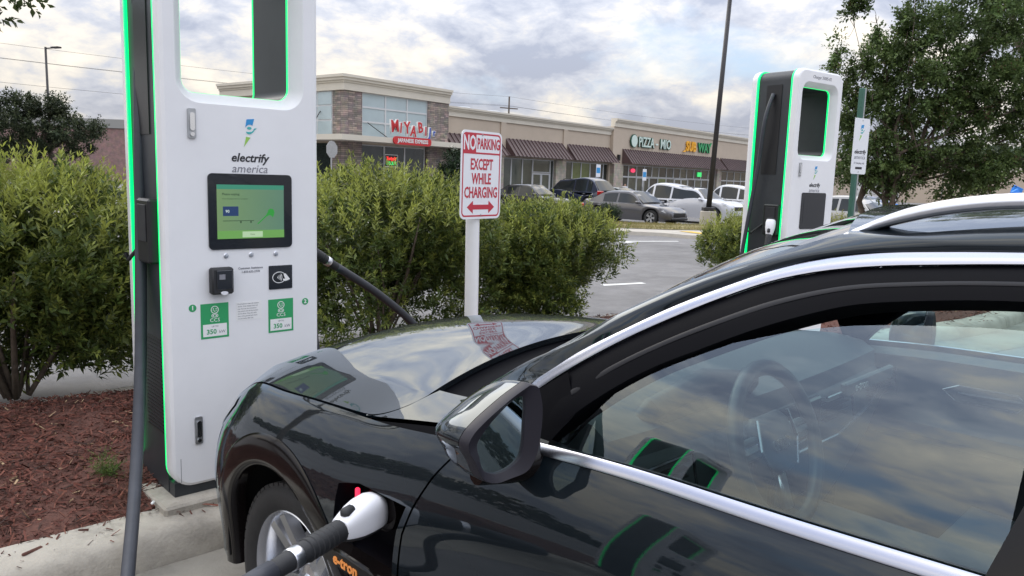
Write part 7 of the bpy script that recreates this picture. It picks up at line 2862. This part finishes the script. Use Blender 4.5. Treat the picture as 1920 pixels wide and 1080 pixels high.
def make_plug(root, tip, d, dark=False):
    c = bpy.data.objects.new('connector', None)
    COL.objects.link(c)
    c.parent = root
    c.matrix_local = Matrix.Translation(-Vector(root.location)) @ aim(tip, d) @ Matrix.Scale(0.82, 4)
    # squarish head: pale upper shell over a dark lower half, swept back into the round grip
    sec = [(0.0, 0.043, 0.047, 0.0), (0.006, 0.049, 0.055, 0.0), (0.03, 0.052, 0.060, 0.001), (0.075, 0.051, 0.059, 0.002), (0.11, 0.047, 0.054, 0.001), (0.14, 0.041, 0.045, 0.0), (0.165, 0.035, 0.036, 0.0), (0.172, 0.033, 0.033, 0.0)]

    def ringp(z, a, b_, yo, t):
        ct, st = math.cos(t), math.sin(t)
        e = 2 / 3.0
        return Vector((a * math.copysign(abs(ct) ** e, ct), yo + b_ * math.copysign(abs(st) ** e, st), z))
    for nm, t0, t1, m_ in (('shroud', R(-28), R(208), M['rubber'] if dark else M['plug_white']), ('shroud_base', R(208), R(332), M['rubber'])):
        n = 26
        k = 1.0 if nm == 'shroud' else 0.985
        vs = [ringp(z, a * k, b_ * k, yo, t0 + (t1 - t0) * i / (n - 1)) for z, a, b_, yo in sec for i in range(n)]
        fs = [(r_ * n + i, r_ * n + i + 1, (r_ + 1) * n + i + 1, (r_ + 1) * n + i) for r_ in range(len(sec) - 1) for i in range(n - 1)]
        fs += [tuple(range(n)), tuple((len(sec) - 1) * n + i for i in range(n))]
        s = MB()
        s.add(vs, fs)
        s.build(nm, m_, c, True, 50)
    s = MB()
    n = 40
    vs = [ringp(z, a, b_, yo, 2 * math.pi * i / n) for z, a, b_, yo in ((-0.016, 0.040, 0.045, 0.0), (-0.014, 0.046, 0.051, 0.0), (0.002, 0.047, 0.052, 0.0)) for i in range(n)]
    s.add(vs, [(r_ * n + i, r_ * n + (i + 1) % n, (r_ + 1) * n + (i + 1) % n, (r_ + 1) * n + i) for r_ in range(2) for i in range(n)])
    s.build('mouth_rim', M['rubber'], c, True, 50)
    s = MB()
    for z_ in (0.205, 0.225, 0.245, 0.265, 0.285, 0.305):
        s.lathe([(0.0335, z_), (0.0352, z_ + 0.002), (0.0352, z_ + 0.005), (0.0335, z_ + 0.007)], 20)
    s.build('grip_rib', M['rubber'], c, True, 40, kind='stuff')
    g = MB()
    g.lathe([(0.0335, 0.165), (0.034, 0.20), (0.0335, 0.27), (0.031, 0.345)], 20)
    g.build('grip', M['rubber'], c, True, 60)
    k = MB()
    k.lathe([(0.031, 0.340), (0.0325, 0.343), (0.0325, 0.372), (0.031, 0.375)], 20)
    k.build('collar', M['satin'], c, True, 40)
    e = MB()
    e.lathe([(0.0295, 0.37), (0.028, 0.40), (0.0265, 0.47)], 18)
    e.build('strain_relief', M['rubber'], c, True, 60)
    b = MB()
    b.box((0.0, 0.046, 0.135), (0.034, 0.03, 0.05), bevel=0.010)
    b.build('release_button', M['rubber'], c, True, 50)


build_cables()
